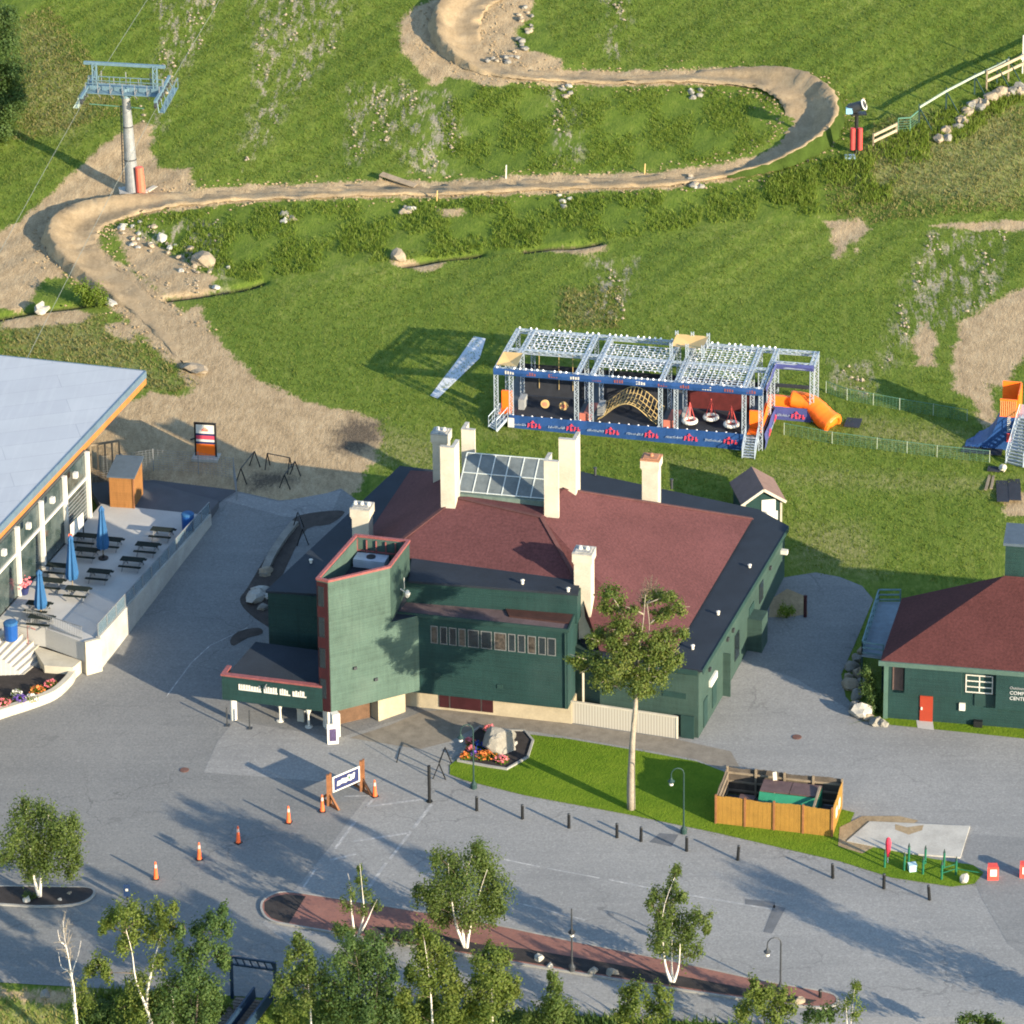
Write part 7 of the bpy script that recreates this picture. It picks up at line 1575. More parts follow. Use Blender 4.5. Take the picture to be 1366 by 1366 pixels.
for i, (x, y) in enumerate(((1324, 1172), (1367, 1169))):
    p = P(x, y, .03); t = thing('barrier_drum', 'red and white plastic barrier ' + ('standing right of the lawn tip' if i == 0 else 'cut by the right frame edge'), 'barrier', p); mb = MB(); mb.prism([(p.x - .36, p.y - .28), (p.x + .36, p.y - .28), (p.x + .30, p.y + .28), (p.x - .30, p.y + .28)], p.z, p.z + .95); mb.build('red_body', mat('barrier red', (.62, .07, .05), .45) if i == 0 else bpy.data.materials['barrier red'], t); mb = MB(); mb.box(p + Vector((.02, -.3, .32)), .44, .05, .48); mb.build('white_panel', M['white'], t)
for x, y, r, l_ in ((1063, 984, .34, 'round rusty drain cover in the asphalt behind the enclosure'), (246, 1028, .32, 'small rusty drain cover in the drive near the lodge porch')):
    p = P(x, y, .045); mb = MB(); mb.lathe(p, [(r, 0), (r, .02), (r * .9, .03)], 14); tag(mb.build('drain_cover', mat('rusty iron', (.12, .06, .045), .8, .3, 4) if 'rusty iron' not in bpy.data.materials else bpy.data.materials['rusty iron'], None, p), l_, 'drain cover')
# rocks on the islands
for x, y, s, m_, l_ in ((719, 1282, .42, 'rock_white', 'pale yellowish stone leftmost on the mulch of the brick island'), (734, 1291, .3, 'rock_white', 'small pale stone right of the leftmost one on the brick island'), (791, 1299, .42, 'rock_grey', 'upright pale grey stone right of the straight lamp post'), (815, 1300, .42, 'rock_grey', 'flat pale grey stone farthest right of the straight lamp post'), (1067, 1339, .4, 'rock', 'tan block of stone at the right end of the brick island'), (509, 1252, .3, 'rock_white', 'small white stone in the shrubs near the slim birch'), (35, 1203, .35, 'rock_white', 'pale stone left of the birch on the mulch island'), (80, 1202, .22, 'rock_white', 'small white stone right of the birch on the mulch island'), (92, 1194, .22, 'rock', 'small tan stone rightmost on the mulch island'), (60, 1330, .4, 'rock_grey', 'pale stone on the grassy bank at bottom left')):
    rock(x, y, s, m_, l_, None, 'stone', .75)
p = P(1094, 1333, .13); mb = MB(); mb.tube([p, p + Vector((0, 0, .45))], .1, 8); mb.lathe(p + Vector((0, 0, .45)), [(.13, 0), (.1, .08)], 8); tag(mb.build('hydrant', M['black'], None, p), 'small black stub post near the right tip of the brick island', 'post')

# ================================================================== FOOTBRIDGE AND GANTRY AT THE BOTTOM
ga, gb_ = P(310, 1331), P(368, 1341); gt = thing('footbridge_gate', 'dark blue steel gate frame at the head of the footbridge', 'gate', ga)
hg = hgt(ga, 1274) - ga.z
gd = (gb_ - ga); gd.z = 0; GL = gd.length; gd.normalize(); gn = Vector((-gd.y, gd.x, 0)); blue_d = mat('dark blue steel', (.012, .03, .06), .5)
for q in (ga, gb_): mb = MB(); mb.bar(q - Vector((0, 0, .3)), q + Vector((0, 0, hg)), .2); mb.build('gate_post', blue_d, gt)
mb = MB(); zt_ = ga.z + hg
for z in (-.12, -.62): mb.bar(Vector((ga.x, ga.y, zt_ + z)), Vector((gb_.x, gb_.y, zt_ + z)), .12)
for k in range(6): q = ga.lerp(gb_, (k + .5) / 6); q2 = ga.lerp(gb_, (k + 1) / 6); mb.bar(Vector((q.x, q.y, zt_ - .12)), Vector((q2.x, q2.y, zt_ - .62)), .07)
mb.build('gate_lattice_beam', blue_d, gt)
br = thing('footbridge', 'plank footbridge with blue side walls leading off the bottom edge', 'bridge', ga)
BD = (-gn + gd * -.12).normalized(); mb = MB()
s0_ = ga + gd * .25; wb = GL - .5; z_ = ga.z + .05
for k in range(44): mb.obox(Vector((s0_.x, s0_.y, z_ - k * .02)) + BD * k * .3, gd * wb, BD * .27, Vector((0, 0, .06)))
mb.build('plank_deck', mat('brown grey planks', (.13, .105, .085), .85, .3, 2), br)
for o_ in (wb * .52, wb): mb = MB(); mb.bar(Vector((s0_.x, s0_.y, z_ + .55)) + gd * o_, Vector((s0_.x, s0_.y, z_ + .55 - .88)) + gd * o_ + BD * 13.2, .14, .8); mb.build('side_wall', blue_d, br)
# ================================================================== TREES
def quadcloud(name, C, sx, sy, nrm, tint, m, parent=None, tri=False, jitter=.5):
    """many small leaf faces; C (n,3) centres, nrm (n,3) preferred normals"""
    n = len(C); rng = np.random.default_rng(n + 3)
    N = nrm + rng.normal(0, jitter, (n, 3)); N /= np.linalg.norm(N, axis=1)[:, None] + 1e-9
    A = np.cross(N, rng.normal(0, 1, (n, 3))); A /= np.linalg.norm(A, axis=1)[:, None] + 1e-9
    B = np.cross(N, A); s = rng.uniform(.7, 1.3, (n, 1))
    V = np.stack([C - A * sx * s, C - B * sy * s, C + A * sx * s, C + B * sy * s], 1).reshape(-1, 3)
    o0 = np.array(ORG[parent.name]) if parent else np.array([0, 0, 0.])
    me = bpy.data.meshes.new(name); V = V - o0
    me.vertices.add(len(V)); me.vertices.foreach_set('co', V.ravel().astype(np.float32))
    me.loops.add(n * 4); me.loops.foreach_set('vertex_index', np.arange(n * 4, dtype=np.int32))
    me.polygons.add(n); me.polygons.foreach_set('loop_start', np.arange(0, n * 4, 4, dtype=np.int32)); me.polygons.foreach_set('loop_total', np.full(n, 4, dtype=np.int32))
    me.update(); at = me.attributes.new('tint', 'FLOAT', 'POINT'); at.data.foreach_set('value', np.repeat(tint, 4).astype(np.float32))
    me.materials.append(m); ob = bpy.data.objects.new(name, me); COL.objects.link(ob)
    if parent: ob.parent = parent
    ORG[ob.name] = Vector(o0); return ob
def pxm(p): return FPX / ((p - CAM).dot(Vector((0, cD, -sD))))
def tree(name, label, base, stems, blobs, leaf, bark, r0=.16, leafsize=.11, dens_=1.0, cat='tree', group=None, twigs=True, lift=0, spread=.8, grow=1.2, hang=True):
    b = P(*base, lift) if not isinstance(base, Vector) else base
    t = thing(name, label, cat, b, group); rnd = random.Random(int(b.x * 31 + b.y * 17)); rng = np.random.default_rng(abs(int(b.x * 131 + b.y * 37)))
    Y = b.y; sc = pxm(b); lines = []
    for i, st in enumerate(stems):
        pts = [b - Vector((0, 0, .2))]; dy = 0
        for j, q in enumerate(st[1:]):
            dy += rnd.uniform(-.35, .35); pts.append(VP(q[0], q[1], Y + dy))
        pts = spline(pts, 4); lines.append(pts); n = len(pts); mb = MB()
        mb.tube(pts, [r0 * max(.10, (1 - k / (n - 1)) ** 1.5) for k in range(n)], 8); mb.build('trunk', bark, t, None, True)
    allp = [p for L in lines for p in L[2:]] or [b]
    Cs, Ns, Ts = [], [], []; mb = MB(); nb = 0
    for bl_ in blobs:
        cx, cy, r = bl_[:3]; dy = bl_[3] if len(bl_) > 3 else rnd.uniform(-1, 1) * spread * r / sc * 1.6
        c = VP(cx, cy, Y + dy); R0 = r / sc * grow
        if twigs:
            R0_ = R0
            near = min(allp, key=lambda p: (p - c).length + (2.5 if p.z > c.z else 0)); mid = near.lerp(c, .5) + Vector((0, 0, .1 * R0)); nb += 1
            if (near - c).length < 2.2 * R0 + .8: mb.tube([near, mid, c], [r0 * .2, r0 * .14, r0 * .06], 5)
            for _ in range(3):
                e = c + Vector((rnd.gauss(0, .6), rnd.gauss(0, .6), rnd.gauss(0.1, .5))) * R0; mb.tube([mid.lerp(c, .6), e], [r0 * .12, r0 * .04], 4)
        k = max(7, int(19 * dens_ * (R0 / .8) ** 1.6)); tb_ = rng.uniform(-.12, .12)
        for _ in range(k):
            d = rng.normal(0, 1, 3); d /= np.linalg.norm(d); rr = R0 * rng.uniform(.2, 1.25) ** .75; cc = np.array(c) + d * rr * np.array([1, 1, .9])
            m = int(52 * dens_); sg_ = np.array([.17, .17, .36]) if hang else np.array([.24, .24, .17]); sub = cc + rng.normal(0, 1, (m, 3)) * (sg_ * R0 + .04); sub[:, 2] -= (.12 * R0 if hang else 0)
            Cs.append(sub); nn = sub - np.array(c); nn /= np.linalg.norm(nn, axis=1)[:, None] + 1e-6; Ns.append(nn + np.array([0, 0, .35]))
            Ts.append(np.clip(rng.normal(.48 + tb_ + rng.uniform(-.1, .1), .20, m), 0, 1))
    if nb and mb.v: mb.build('branches', TWIG if bark.name == 'birch bark' else bark, t, None, True)
    if Cs:
        C = np.concatenate(Cs); quadcloud('crown', C, leafsize * .68, leafsize * .5, np.concatenate(Ns), np.concatenate(Ts), leaf, t)
    return t
TWIG = mat('brown twigs', (.11, .085, .06), .9)
BI, DK_, YE, MA = LEAF['birch'], LEAF['dark'], LEAF['yellow'], LEAF['maple']
tree('birch_tree', 'round birch with two white stems on the small mulch island at left', (53, 1198), [[(53, 1197), (44, 1165), (38, 1110), (35, 1078)], [(54, 1197), (55, 1168), (62, 1110), (65, 1085)]],
     [(30, 1085, 16), (55, 1085, 16), (33, 1072, 8), (75, 1100, 18), (95, 1100, 12), (20, 1118, 18), (50, 1118, 22), (80, 1128, 22), (98, 1140, 10), (28, 1148, 16), (58, 1150, 16), (88, 1160, 12), (10, 1140, 10), (100, 1118, 8), (40, 1165, 8)], BI, M['birch'], .13, lift=.12)
tree('birch_tree', 'slim sparse birch with thin white stems at the left end of the brick island', (474, 1255), [[(474, 1255), (485, 1222), (483, 1185), (480, 1152)], [(471, 1252), (469, 1215), (467, 1180), (464, 1165)], [(474, 1255), (488, 1232), (497, 1212), (503, 1200)]],
     [(481, 1172, 6), (487, 1195, 8), (466, 1188, 8), (487, 1212, 8), (499, 1210, 7), (462, 1205, 7), (481, 1158, 3), (455, 1240, 8), (466, 1242, 7)], BI, M['birch'], .10, .10, .7, lift=.12)
tree('birch_tree', 'largest birch of the brick island with three bright white stems', (622, 1266), [[(622, 1266), (608, 1232), (600, 1180), (598, 1150)], [(622, 1266), (617, 1235), (622, 1170), (630, 1140)], [(623, 1266), (627, 1238), (640, 1190), (650, 1160)]],
     [(586, 1145, 13), (605, 1150, 17), (640, 1142, 17), (648, 1165, 17), (615, 1172, 22), (587, 1180, 17), (570, 1195, 13), (660, 1185, 18), (640, 1203, 18), (602, 1203, 18), (577, 1210, 12), (665, 1203, 11), (625, 1222, 14), (560, 1190, 7), (592, 1222, 12), (654, 1217, 11), (640, 1130, 8)], BI, M['birch'], .14, lift=.12)
tree('birch_tree', 'upright birch with three white stems in the middle of the brick island', (897, 1312), [[(897, 1312), (887, 1284), (884, 1220), (900, 1170)], [(898, 1312), (896, 1284), (897, 1230)], [(899, 1312), (906, 1284), (908, 1220)]],
     [(901, 1162, 6), (898, 1175, 8), (894, 1190, 11), (876, 1195, 9), (868, 1206, 7), (909, 1195, 7), (890, 1215, 13), (885, 1240, 13), (905, 1230, 14), (924, 1226, 10), (938, 1222, 9), (920, 1247, 12), (880, 1262, 11), (905, 1262, 14), (925, 1270, 9), (942, 1240, 5), (876, 1228, 8)], BI, M['birch'], .13, lift=.12)
tree('tall_tree', 'tall single-trunked tree with pale bark on the front lawn before the lodge', (842, 1080), [[(842, 1079), (841, 1040), (843, 1000), (846, 955), (849, 925), (851, 890), (853, 868), (858, 830), (861, 793)], [(842, 1079), (843, 1000), (849, 925), (853, 868), (866, 842), (863, 805)], [(842, 1079), (843, 1000), (849, 925), (846, 870), (838, 840), (830, 818)]],
     [(815, 794, 12), (808, 810, 9), (824, 806, 8), (860, 797, 7), (875, 794, 11), (894, 795, 7), (890, 815, 10), (905, 812, 8), (878, 822, 7), (800, 845, 10), (789, 856, 7), (815, 855, 10), (910, 845, 9), (890, 848, 11), (873, 852, 8), (828, 842, 7), (766, 880, 8), (776, 888, 7), (796, 880, 11), (808, 890, 12), (822, 892, 12), (800, 906, 10), (815, 916, 9), (845, 868, 10), (838, 862, 7), (871, 880, 10), (890, 880, 11), (904, 876, 7), (881, 900, 11), (866, 902, 12), (851, 916, 11), (862, 921, 9), (836, 906, 9), (895, 890, 8), (850, 929, 5), (836, 832, 10), (850, 850, 11), (860, 872, 12), (830, 872, 12), (846, 892, 12), (874, 862, 10), (820, 862, 10), (855, 905, 12), (888, 866, 8), (842, 812, 7), (822, 830, 8)], MA, M['bark'], .29, .12, .95, lift=.06, spread=1.0, grow=1.25, hang=False)
# bare twigs in its top
tree('birch_tree', 'tall leaning birch with white stems at the bottom left, left of the footbridge', (212, 1440), [[(212, 1440), (202, 1366), (182, 1310), (176, 1270), (168, 1240)], [(212, 1440), (196, 1340), (205, 1285), (213, 1255), (222, 1225)], [(212, 1440), (232, 1350), (222, 1310), (212, 1290)]],
     [(150, 1225, 12), (170, 1215, 14), (190, 1225, 14), (213, 1215, 12), (228, 1210, 9), (225, 1235, 11), (175, 1245, 14), (163, 1262, 9), (204, 1250, 12), (140, 1235, 7), (212, 1282, 11), (186, 1308, 13), (172, 1336, 13), (190, 1345, 14), (130, 1285, 11), (120, 1292, 7), (142, 1298, 8), (205, 1330, 12)], YE, M['birch'], .17, .115, 1.0)
tree('broadleaf_tree', 'dark green bushy tree right of the leaning birch at the bottom left', (262, 1440), [[(262, 1440), (262, 1360), (268, 1290), (285, 1235)], [(262, 1440), (255, 1340), (248, 1270)]],
     [(297, 1212, 8), (284, 1228, 12), (302, 1238, 10), (262, 1243, 10), (240, 1240, 8), (270, 1262, 14), (246, 1270, 12), (296, 1272, 12), (300, 1285, 7), (256, 1298, 18), (276, 1318, 16), (232, 1318, 16), (288, 1326, 9), (252, 1343, 20), (218, 1350, 16), (276, 1354, 14)], DK_, M['bark_dark'], .14, .12, 1.0)
tree('bare_tree', 'bare pale birch top with few yellowish leaves at the bottom left corner', (106, 1420), [[(106, 1420), (103, 1366), (99, 1325), (92, 1280), (86, 1250), (84, 1228)], [(106, 1420), (99, 1325), (96, 1300), (104, 1275), (108, 1255)], [(106, 1420), (97, 1310), (82, 1290), (78, 1270)], [(106, 1420), (92, 1280), (80, 1255), (77, 1240)]],
     [(100, 1330, 9), (112, 1312, 8), (95, 1350, 11), (114, 1345, 10), (118, 1330, 7)], YE, M['birch'], .10, .10, .6)
tree('birch_tree', 'light green birch right of the footbridge with one pale stem', (415, 1440), [[(415, 1440), (415, 1366), (412, 1320), (405, 1262)]],
     [(398, 1250, 7), (406, 1265, 10), (391, 1275, 10), (415, 1285, 12), (400, 1300, 14), (380, 1308, 12), (372, 1318, 8), (386, 1340, 15), (410, 1330, 14), (422, 1305, 9)], BI, M['birch'], .10, .115)
tree('broadleaf_tree', 'broad dark green tree below the slim birch at the bottom centre left', (482, 1450), [[(482, 1450), (480, 1366), (478, 1290)], [(482, 1450), (500, 1350), (505, 1280)]],
     [(470, 1257, 12), (498, 1262, 14), (452, 1280, 13), (480, 1285, 20), (510, 1290, 14), (441, 1310, 15), (470, 1318, 22), (505, 1323, 18), (524, 1308, 9), (452, 1343, 18), (490, 1352, 20), (524, 1348, 12), (430, 1335, 10)], DK_, M['bark_dark'], .14, .12, 1.0)
tree('birch_tree', 'yellow green birch below the largest birch of the brick island', (578, 1450), [[(578, 1450), (577, 1366), (572, 1300), (566, 1255)]],
     [(562, 1240, 9), (575, 1254, 13), (590, 1270, 13), (562, 1274, 15), (594, 1298, 17), (566, 1304, 16), (547, 1298, 9), (608, 1320, 15), (576, 1338, 20), (547, 1348, 16), (540, 1328, 10), (602, 1350, 14)], YE, M['birch'], .13, .12, 1.1)
tree('birch_tree', 'yellow green birch right of the bottom centre, before the leftmost island stone', (655, 1450), [[(655, 1450), (657, 1366), (655, 1310), (652, 1270)]],
     [(652, 1265, 8), (642, 1284, 12), (666, 1275, 12), (660, 1300, 16), (641, 1314, 14), (680, 1308, 10), (671, 1328, 14), (651, 1343, 18), (688, 1322, 7), (631, 1345, 12)], YE, M['birch'], .12, .12, 1.1)
tree('small_tree', 'small bright green bush at the right side of the footbridge', (372, 1400), [[(372, 1400), (373, 1370), (374, 1350)]], [(380, 1352, 10), (390, 1357, 9), (372, 1360, 8)], YE, M['bark_dark'], .07, .12)
tree('conical_tree', 'narrow pointed green tree at the bottom centre', (740, 1440), [[(740, 1440), (740, 1366), (737, 1302)]], [(737, 1300, 5), (738, 1315, 9), (744, 1332, 13), (729, 1342, 11), (758, 1348, 10), (741, 1356, 15), (712, 1355, 9)], BI, M['bark_dark'], .1, .12)
tree('small_tree', 'two-topped light green tree below the middle birch of the brick island', (860, 1430), [[(860, 1430), (858, 1366), (848, 1325)], [(860, 1430), (875, 1360), (885, 1328)]], [(836, 1320, 8), (850, 1318, 9), (885, 1325, 10), (846, 1338, 13), (870, 1345, 13), (890, 1343, 9), (831, 1350, 10)], YE, M['bark_dark'], .1, .12)
tree('small_tree', 'bushy green tree below the right-hand arched lamp post', (1022, 1430), [[(1022, 1430), (1020, 1366), (1012, 1325)]], [(1005, 1316, 9), (1019, 1322, 10), (1040, 1330, 12), (1010, 1338, 13), (992, 1350, 10), (1050, 1343, 9), (1030, 1352, 12)], YE, M['bark_dark'], .1, .12)
tree('birch_tree', 'thin pale birch at the right tip of the brick island', (1132, 1420), [[(1132, 1420), (1135, 1366), (1140, 1320)], [(1132, 1420), (1130, 1366), (1128, 1330)]], [(1141, 1316, 6), (1136, 1333, 9), (1127, 1347, 9), (1144, 1350, 8)], YE, M['birch'], .08, .10, .7)
tree('small_tree', 'low dark shrub between the bushy tree and the thin pale birch', (1090, 1410), [[(1090, 1410), (1092, 1360)]], [(1094, 1350, 9), (1080, 1354, 8), (1104, 1355, 8)], DK_, M['bark_dark'], .07, .12)
tree('small_tree', 'dark green treetop at the bottom edge on the far right', (1300, 1420), [[(1300, 1420), (1300, 1370)]], [(1284, 1359, 6), (1300, 1357, 8), (1318, 1360, 7), (1330, 1366, 7)], DK_, M['bark_dark'], .08, .12)
tree('broadleaf_tree', 'dark tree cut by the frame at the upper left', (-14, 196), [[(-14, 196), (-12, 120), (-6, 40)]], [(-8, 25, 18), (8, 55, 16), (16, 95, 16), (8, 135, 20), (0, 168, 16), (-14, 80, 28), (26, 128, 9), (12, 22, 11), (-20, 150, 24), (-22, 110, 24)], DK_, M['bark_dark'], .3, .16, 1.0)
tree('shrub', 'dense dark shrub in the corner between rock bank and red door building', (1160, 950), [], [(1156, 892, 7, 0), (1162, 905, 9, 0), (1155, 920, 8, 0), (1166, 926, 8, 0), (1160, 940, 8, 0), (1168, 945, 6, 0)], DK_, M['bark_dark'], .05, .11, 1.0, 'shrub', None, False)
tree('shrub', 'dark green bush beside the ditch inside the left trail bend', (122, 408), [], [(108, 383, 8, 0), (124, 390, 10, 0), (137, 398, 8, 0), (114, 396, 8, 0)], LEAF['weed'], M['bark_dark'], .05, .12, 1.0, 'shrub', None, False)
tree('shrub', 'low green clump in the small planted corner beside the maroon post', (1048, 824), [], [(1044, 812, 6, 0), (1055, 815, 5, 0)], LEAF['weed'], M['bark_dark'], .05, .10, 1.0, 'shrub', None, False)
tree('shrub', 'small green plant at the foot of the birch on the mulch island', (38, 1200), [], [(36, 1197, 5, 0), (44, 1198, 5, 0)], DK_, M['bark_dark'], .05, .10, .8, 'shrub', None, False, .12)
tree('shrub', 'low dark shrubs at the foot of the slim sparse birch', (500, 1262), [], [(455, 1240, 8, 0), (490, 1248, 8, 0), (520, 1250, 9, 0), (540, 1255, 8, 0)], DK_, M['bark_dark'], .05, .11, 1.0, 'shrub', None, False, .12)
tree('shrub', 'dense dark green thicket on the bank under the leaning birch', (190, 1400), [], [(135, 1345, 12, 0), (160, 1350, 14, 0), (190, 1352, 15, 0), (225, 1350, 15, 0), (255, 1352, 15, 0), (282, 1352, 9, 0), (175, 1330, 10, 0), (235, 1330, 11, 0), (210, 1366, 16, 0), (265, 1366, 12, 0)], DK_, M['bark_dark'], .05, .12, 1.0, 'shrub', None, False, hang=False)
tree('shrub', 'dense dark green thicket on the bank at the bottom centre left', (540, 1410), [], [(425, 1352, 12, 0), (450, 1360, 14, 0), (520, 1358, 15, 0), (555, 1360, 15, 0), (625, 1358, 14, 0), (660, 1362, 14, 0), (690, 1356, 10, 0), (590, 1364, 14, 0)], DK_, M['bark_dark'], .05, .12, 1.0, 'shrub', None, False, hang=False)
# fine bare twigs on the dead birch top and the tall tree
def twigs_on(tname_label, pts_px, base, n, L, m):
    b = P(*base); o = [q for q in bpy.data.objects if q.get('label') == tname_label][0]; rnd = random.Random(8); mb = MB()
    for _ in range(n):
        i = rnd.randrange(len(pts_px) - 1); t = rnd.random(); x = pts_px[i][0] * (1 - t) + pts_px[i + 1][0] * t; y = pts_px[i][1] * (1 - t) + pts_px[i + 1][1] * t
        p = VP(x, y, b.y); d = Vector((rnd.gauss(0, .7), rnd.gauss(0, .7), rnd.uniform(.2, 1.0))).normalized() * L * rnd.uniform(.5, 1.2); q = p + d
        mb.tube([p, p + d * .5 + Vector((0, 0, .05)), q], [.022, .016, .008], 4)
        for _ in range(2): e = p + d * rnd.uniform(.4, .9); mb.tube([e, e + Vector((rnd.gauss(0, .4), rnd.gauss(0, .4), rnd.uniform(.1, .6))) * L * .5], [.012, .006], 3)
    mb.build('bare_twigs', m, o)
twigs_on('bare pale birch top with few yellowish leaves at the bottom left corner', [(99, 1330), (94, 1290), (88, 1250), (84, 1228)], (106, 1420), 46, .9, M['bark'])
twigs_on('tall single-trunked tree with pale bark on the front lawn before the lodge', [(853, 815), (862, 795), (868, 785), (876, 790)], (842, 1080), 40, .9, TWIG)
# tree standing just outside the frame, whose shadows fall into it
tree('broadleaf_tree', 'slender tree beyond the right edge casting a long shadow on the parking lot', (1520, 1408), [[(1520, 1408), (1520, 1330), (1522, 1270)]], [(1520, 1245, 16), (1515, 1275, 24), (1528, 1305, 26), (1510, 1330, 24), (1530, 1345, 20)], BI, M['bark_dark'], .14, .14, 1.0)
# ================================================================== GRASS AND WEEDS
def tufts(name, polys, n, h, w, m, blades=3, skip_dirt=True, seed=1, lean=.35, excl=(), patch=.0):
    rng = np.random.default_rng(seed); pts = []
    ws = [wpoly(p) for p in polys]; ar = []
    for p in ws: xs = [q[0] for q in p]; ys = [q[1] for q in p]; ar.append((max(xs) - min(xs)) * (max(ys) - min(ys)))
    for p, a in zip(ws, ar):
        k = int(n * a / sum(ar)); xs = [q[0] for q in p]; ys = [q[1] for q in p]
        X = rng.uniform(min(xs), max(xs), k); Y = rng.uniform(min(ys), max(ys), k); ok = sdf(X, Y, p) > rng.uniform(-.5, .3, k)
        if skip_dirt:
            for d in DIRTW: ok &= sdf(X, Y, d) < rng.uniform(-.4, .5, k)
            ok &= ldist(X, Y, TRAIL) > 2.2 + rng.uniform(-.3, .6, k)
        for e in excl: ok &= sdf(X, Y, e) < 0
        if patch: ok &= (np.sin(X * .9 + Y * .35) + np.sin(Y * .7 - X * .5 + 2) + np.sin(X * 2.3) * .6 + rng.normal(0, .5, k)) > patch
        pts.append(np.stack([X[ok], Y[ok]], 1))
    Q = np.concatenate(pts); k = len(Q); Q = np.repeat(Q, blades, 0) + rng.normal(0, w * 1.3, (k * blades, 2)); Z = T(Q[:, 0], Q[:, 1]); N = len(Q)
    hh = h * rng.uniform(.5, 1.3, N) * np.repeat(rng.uniform(.6, 1.25, k), blades); a = rng.uniform(0, 6.28, N); dx = np.cos(a) * w * .5; dy = np.sin(a) * w * .5
    lx = rng.normal(0, lean, N) * hh; ly = rng.normal(0, lean, N) * hh
    b0 = np.stack([Q[:, 0] - dx, Q[:, 1] - dy, Z - .03], 1); b1 = np.stack([Q[:, 0] + dx, Q[:, 1] + dy, Z - .03], 1); c1 = np.stack([Q[:, 0] + dx * .8 + lx * .5, Q[:, 1] + dy * .8 + ly * .5, Z + hh * .6], 1); tp_ = np.stack([Q[:, 0] + lx, Q[:, 1] + ly, Z + hh], 1)
    V = np.stack([b0, b1, c1, tp_], 1).reshape(-1, 3); me = bpy.data.meshes.new(name)
    me.vertices.add(len(V)); me.vertices.foreach_set('co', V.ravel().astype(np.float32)); me.loops.add(N * 4); me.loops.foreach_set('vertex_index', np.arange(N * 4, dtype=np.int32)); me.polygons.add(N)
    me.polygons.foreach_set('loop_start', np.arange(0, N * 4, 4, dtype=np.int32)); me.polygons.foreach_set('loop_total', np.full(N, 4, dtype=np.int32)); me.update()
    at = me.attributes.new('tint', 'FLOAT', 'POINT'); t_ = np.clip(np.repeat(rng.normal(.5, .2, k), blades) + rng.normal(0, .1, N), 0, 1); at.data.foreach_set('value', np.repeat(t_, 4).astype(np.float32))
    me.materials.append(m); o = bpy.data.objects.new(name, me); COL.objects.link(o); o['kind'] = 'stuff'; return o
DIRTW = [wpoly(p) for p in DIRT]
park_x = [xy(Lp(-.5, -.6, 0)), xy(Lp(22.8, -.6, 0)), xy(Lp(25.8, 5, 0)), xy(Lp(25.8, 8.3, 0)), xy(Lp(-.5, 8.3, 0))]
tufts('tall_grass', [[(160, 290), (330, 275), (520, 268), (760, 262), (1000, 246), (1130, 212), (1140, 280), (980, 296), (820, 316), (640, 336), (540, 346), (330, 376), (250, 345), (185, 320)]], 26000, .34, .075, LEAF['weed'], 4, True, 1, .35, (), -.35)
tufts('tall_grass', [[(590, 122), (760, 116), (930, 116), (1020, 124), (1042, 150), (1026, 188), (960, 218), (800, 228), (660, 232), (590, 200)]], 11000, .24, .07, LEAF['weed'], 4, True, 2, .35, (), -.2)
tufts('tall_weeds', [[(1160, 200), (1230, 165), (1366, 96), (1366, 128), (1280, 188), (1210, 225), (1150, 232)], [(1080, 215), (1150, 210), (1200, 225), (1180, 270), (1090, 275), (1020, 270), (1030, 240)]], 8000, .5, .10, LEAF['weed'], 4, True, 3, .35, (), -.5)
tufts('meadow_grass', [[(-40, 150), (60, 0), (560, -30), (560, 20), (560, 230), (300, 250), (200, 250), (60, 280), (-40, 330)], [(700, -30), (1400, -30), (1400, 90), (1160, 190), (1120, 200), (1060, 110), (760, 95)]], 42000, .17, .075, LEAF['grass'], 3, True, 4)
tufts('meadow_grass', [[(260, 400), (350, 384), (640, 345), (1000, 300), (1400, 270), (1400, 640), (1300, 780), (1060, 760), (1050, 700), (800, 640), (510, 640), (500, 560), (360, 520)]], 46000, .12, .075, LEAF['grass'], 3, True, 5, .35, (park_x,))
tufts('dry_grass', [[(0, 425), (140, 420), (270, 500), (240, 530), (0, 480)], [(0, 30), (70, 10), (170, 150), (20, 190)], [(1180, 160), (1366, 130), (1366, 280), (1120, 300), (1100, 250)], [(745, 385), (830, 380), (830, 440), (745, 436)], [(-20, 1316), (330, 1338), (330, 1420), (-40, 1420)]], 16000, .22, .08, LEAF['dry'], 3, True, 6)
lawn_w = wpoly(LAWN)
tufts('lawn_grass', [LAWN], 14000, .08, .06, LEAF['grass'], 3, False, 7, .4, ([xy(p) for p in wpoly(BED)], [xy(E_(0, 0, 0)), xy(E_(EL, 0, 0)), xy(E_(EL, ELd, 0)), xy(E_(0, ELd, 0))]))
tufts('bank_shrubs', [[(640, 1362), (900, 1376), (1100, 1388), (1100, 1440), (420, 1440), (430, 1350)], [(110, 1330), (300, 1345), (300, 1440), (110, 1440)]], 5000, .8, .2, LEAF['dark'], 4, False, 8)
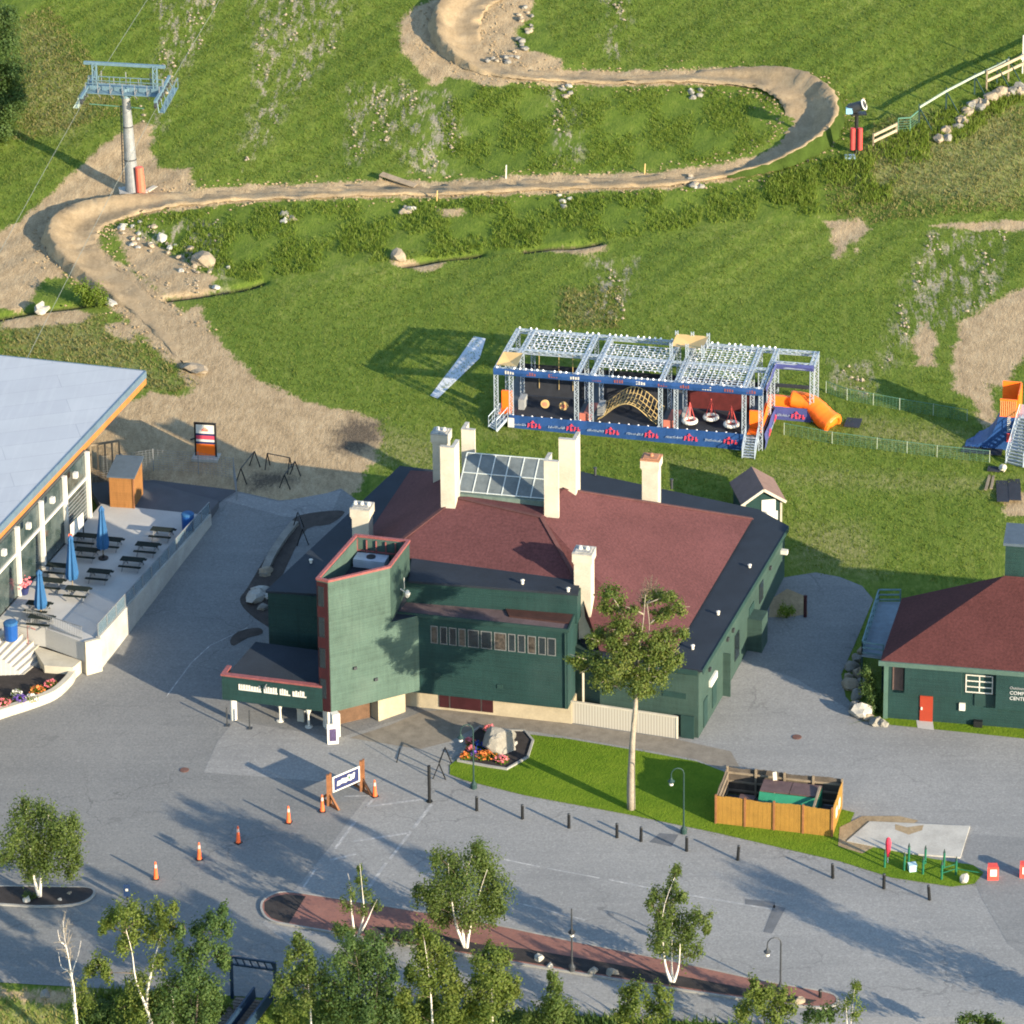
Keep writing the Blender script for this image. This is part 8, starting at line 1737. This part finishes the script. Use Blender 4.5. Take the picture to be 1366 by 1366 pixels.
# crumbs and small stones fallen along the trail edges
rng = np.random.default_rng(5); mb = MB()
for i in range(2, len(TRAIL) - 6):
    d = (TRAIL[i + 1] - TRAIL[i - 1]); d.z = 0; d.normalize(); rgt = Vector((d.y, -d.x, 0)); w_, hl_, hr_ = bank(i)
    for _ in range(4):
        sd2 = rng.choice((-1, 1)); off = sd2 * (w_ + .3 + .3 * (hl_ if sd2 < 0 else hr_) + abs(rng.normal(0, .9))); p = TRAIL[i] + rgt * off + d * rng.uniform(-.4, .4); s_ = rng.uniform(.04, .16); z = Tz(p.x, p.y); c = Vector((p.x, p.y, z + s_ * .3)); k0 = len(mb.v)
        for dx, dy, dz in ((1, .1, 0), (-.2, 1, 0), (-1, -.1, .1), (.1, -1, 0), (0, .1, .8), (0, 0, -.5)): mb.v.append((c.x + dx * s_ * rng.uniform(.7, 1.4), c.y + dy * s_ * rng.uniform(.7, 1.4), c.z + dz * s_))
        for f in ((0, 1, 4), (1, 2, 4), (2, 3, 4), (3, 0, 4), (1, 0, 5), (2, 1, 5), (3, 2, 5), (0, 3, 5)): mb.f.append(tuple(k0 + q for q in f)); mb.m.append(0)
o = mb.build('trail_rubble', M['dirt_loose'], None, (0, 0, 0)); o['kind'] = 'stuff'
# loose stones in the washed streaks, too many to count
rng = np.random.default_rng(11); mb = MB(); k = 0
for p in STONE:
    w_ = wpoly(p); xs = [q[0] for q in w_]; ys = [q[1] for q in w_]; a = (max(xs) - min(xs)) * (max(ys) - min(ys))
    for _ in range(int(a * 2.2)):
        x, y = rng.uniform(min(xs), max(xs)), rng.uniform(min(ys), max(ys))
        if not inpoly(x, y, [(q[0], q[1]) for q in w_]): continue
        if math.sin(x * 1.9 + .35 * y) + math.sin(x * .8 - .2 * y + 1) < .55: continue
        s_ = rng.uniform(.06, .26) * (.5 + .5 * rng.random()); z = Tz(x, y); c = Vector((x, y, z + s_ * .3)); v = []
        for dx, dy, dz in ((1, .1, 0), (-.2, 1, 0), (-1, -.1, .1), (.1, -1, 0), (0, .1, .8), (0, 0, -.5)): v.append((c.x + dx * s_ * rng.uniform(.7, 1.3), c.y + dy * s_ * rng.uniform(.7, 1.3), c.z + dz * s_))
        k0 = len(mb.v); mb.v += v
        for f in ((0, 1, 4), (1, 2, 4), (2, 3, 4), (3, 0, 4), (1, 0, 5), (2, 1, 5), (3, 2, 5), (0, 3, 5)): mb.f.append(tuple(k0 + q for q in f)); mb.m.append(0)
o = mb.build('loose_stones', M['rock'], None, (0, 0, 0)); o['kind'] = 'stuff'
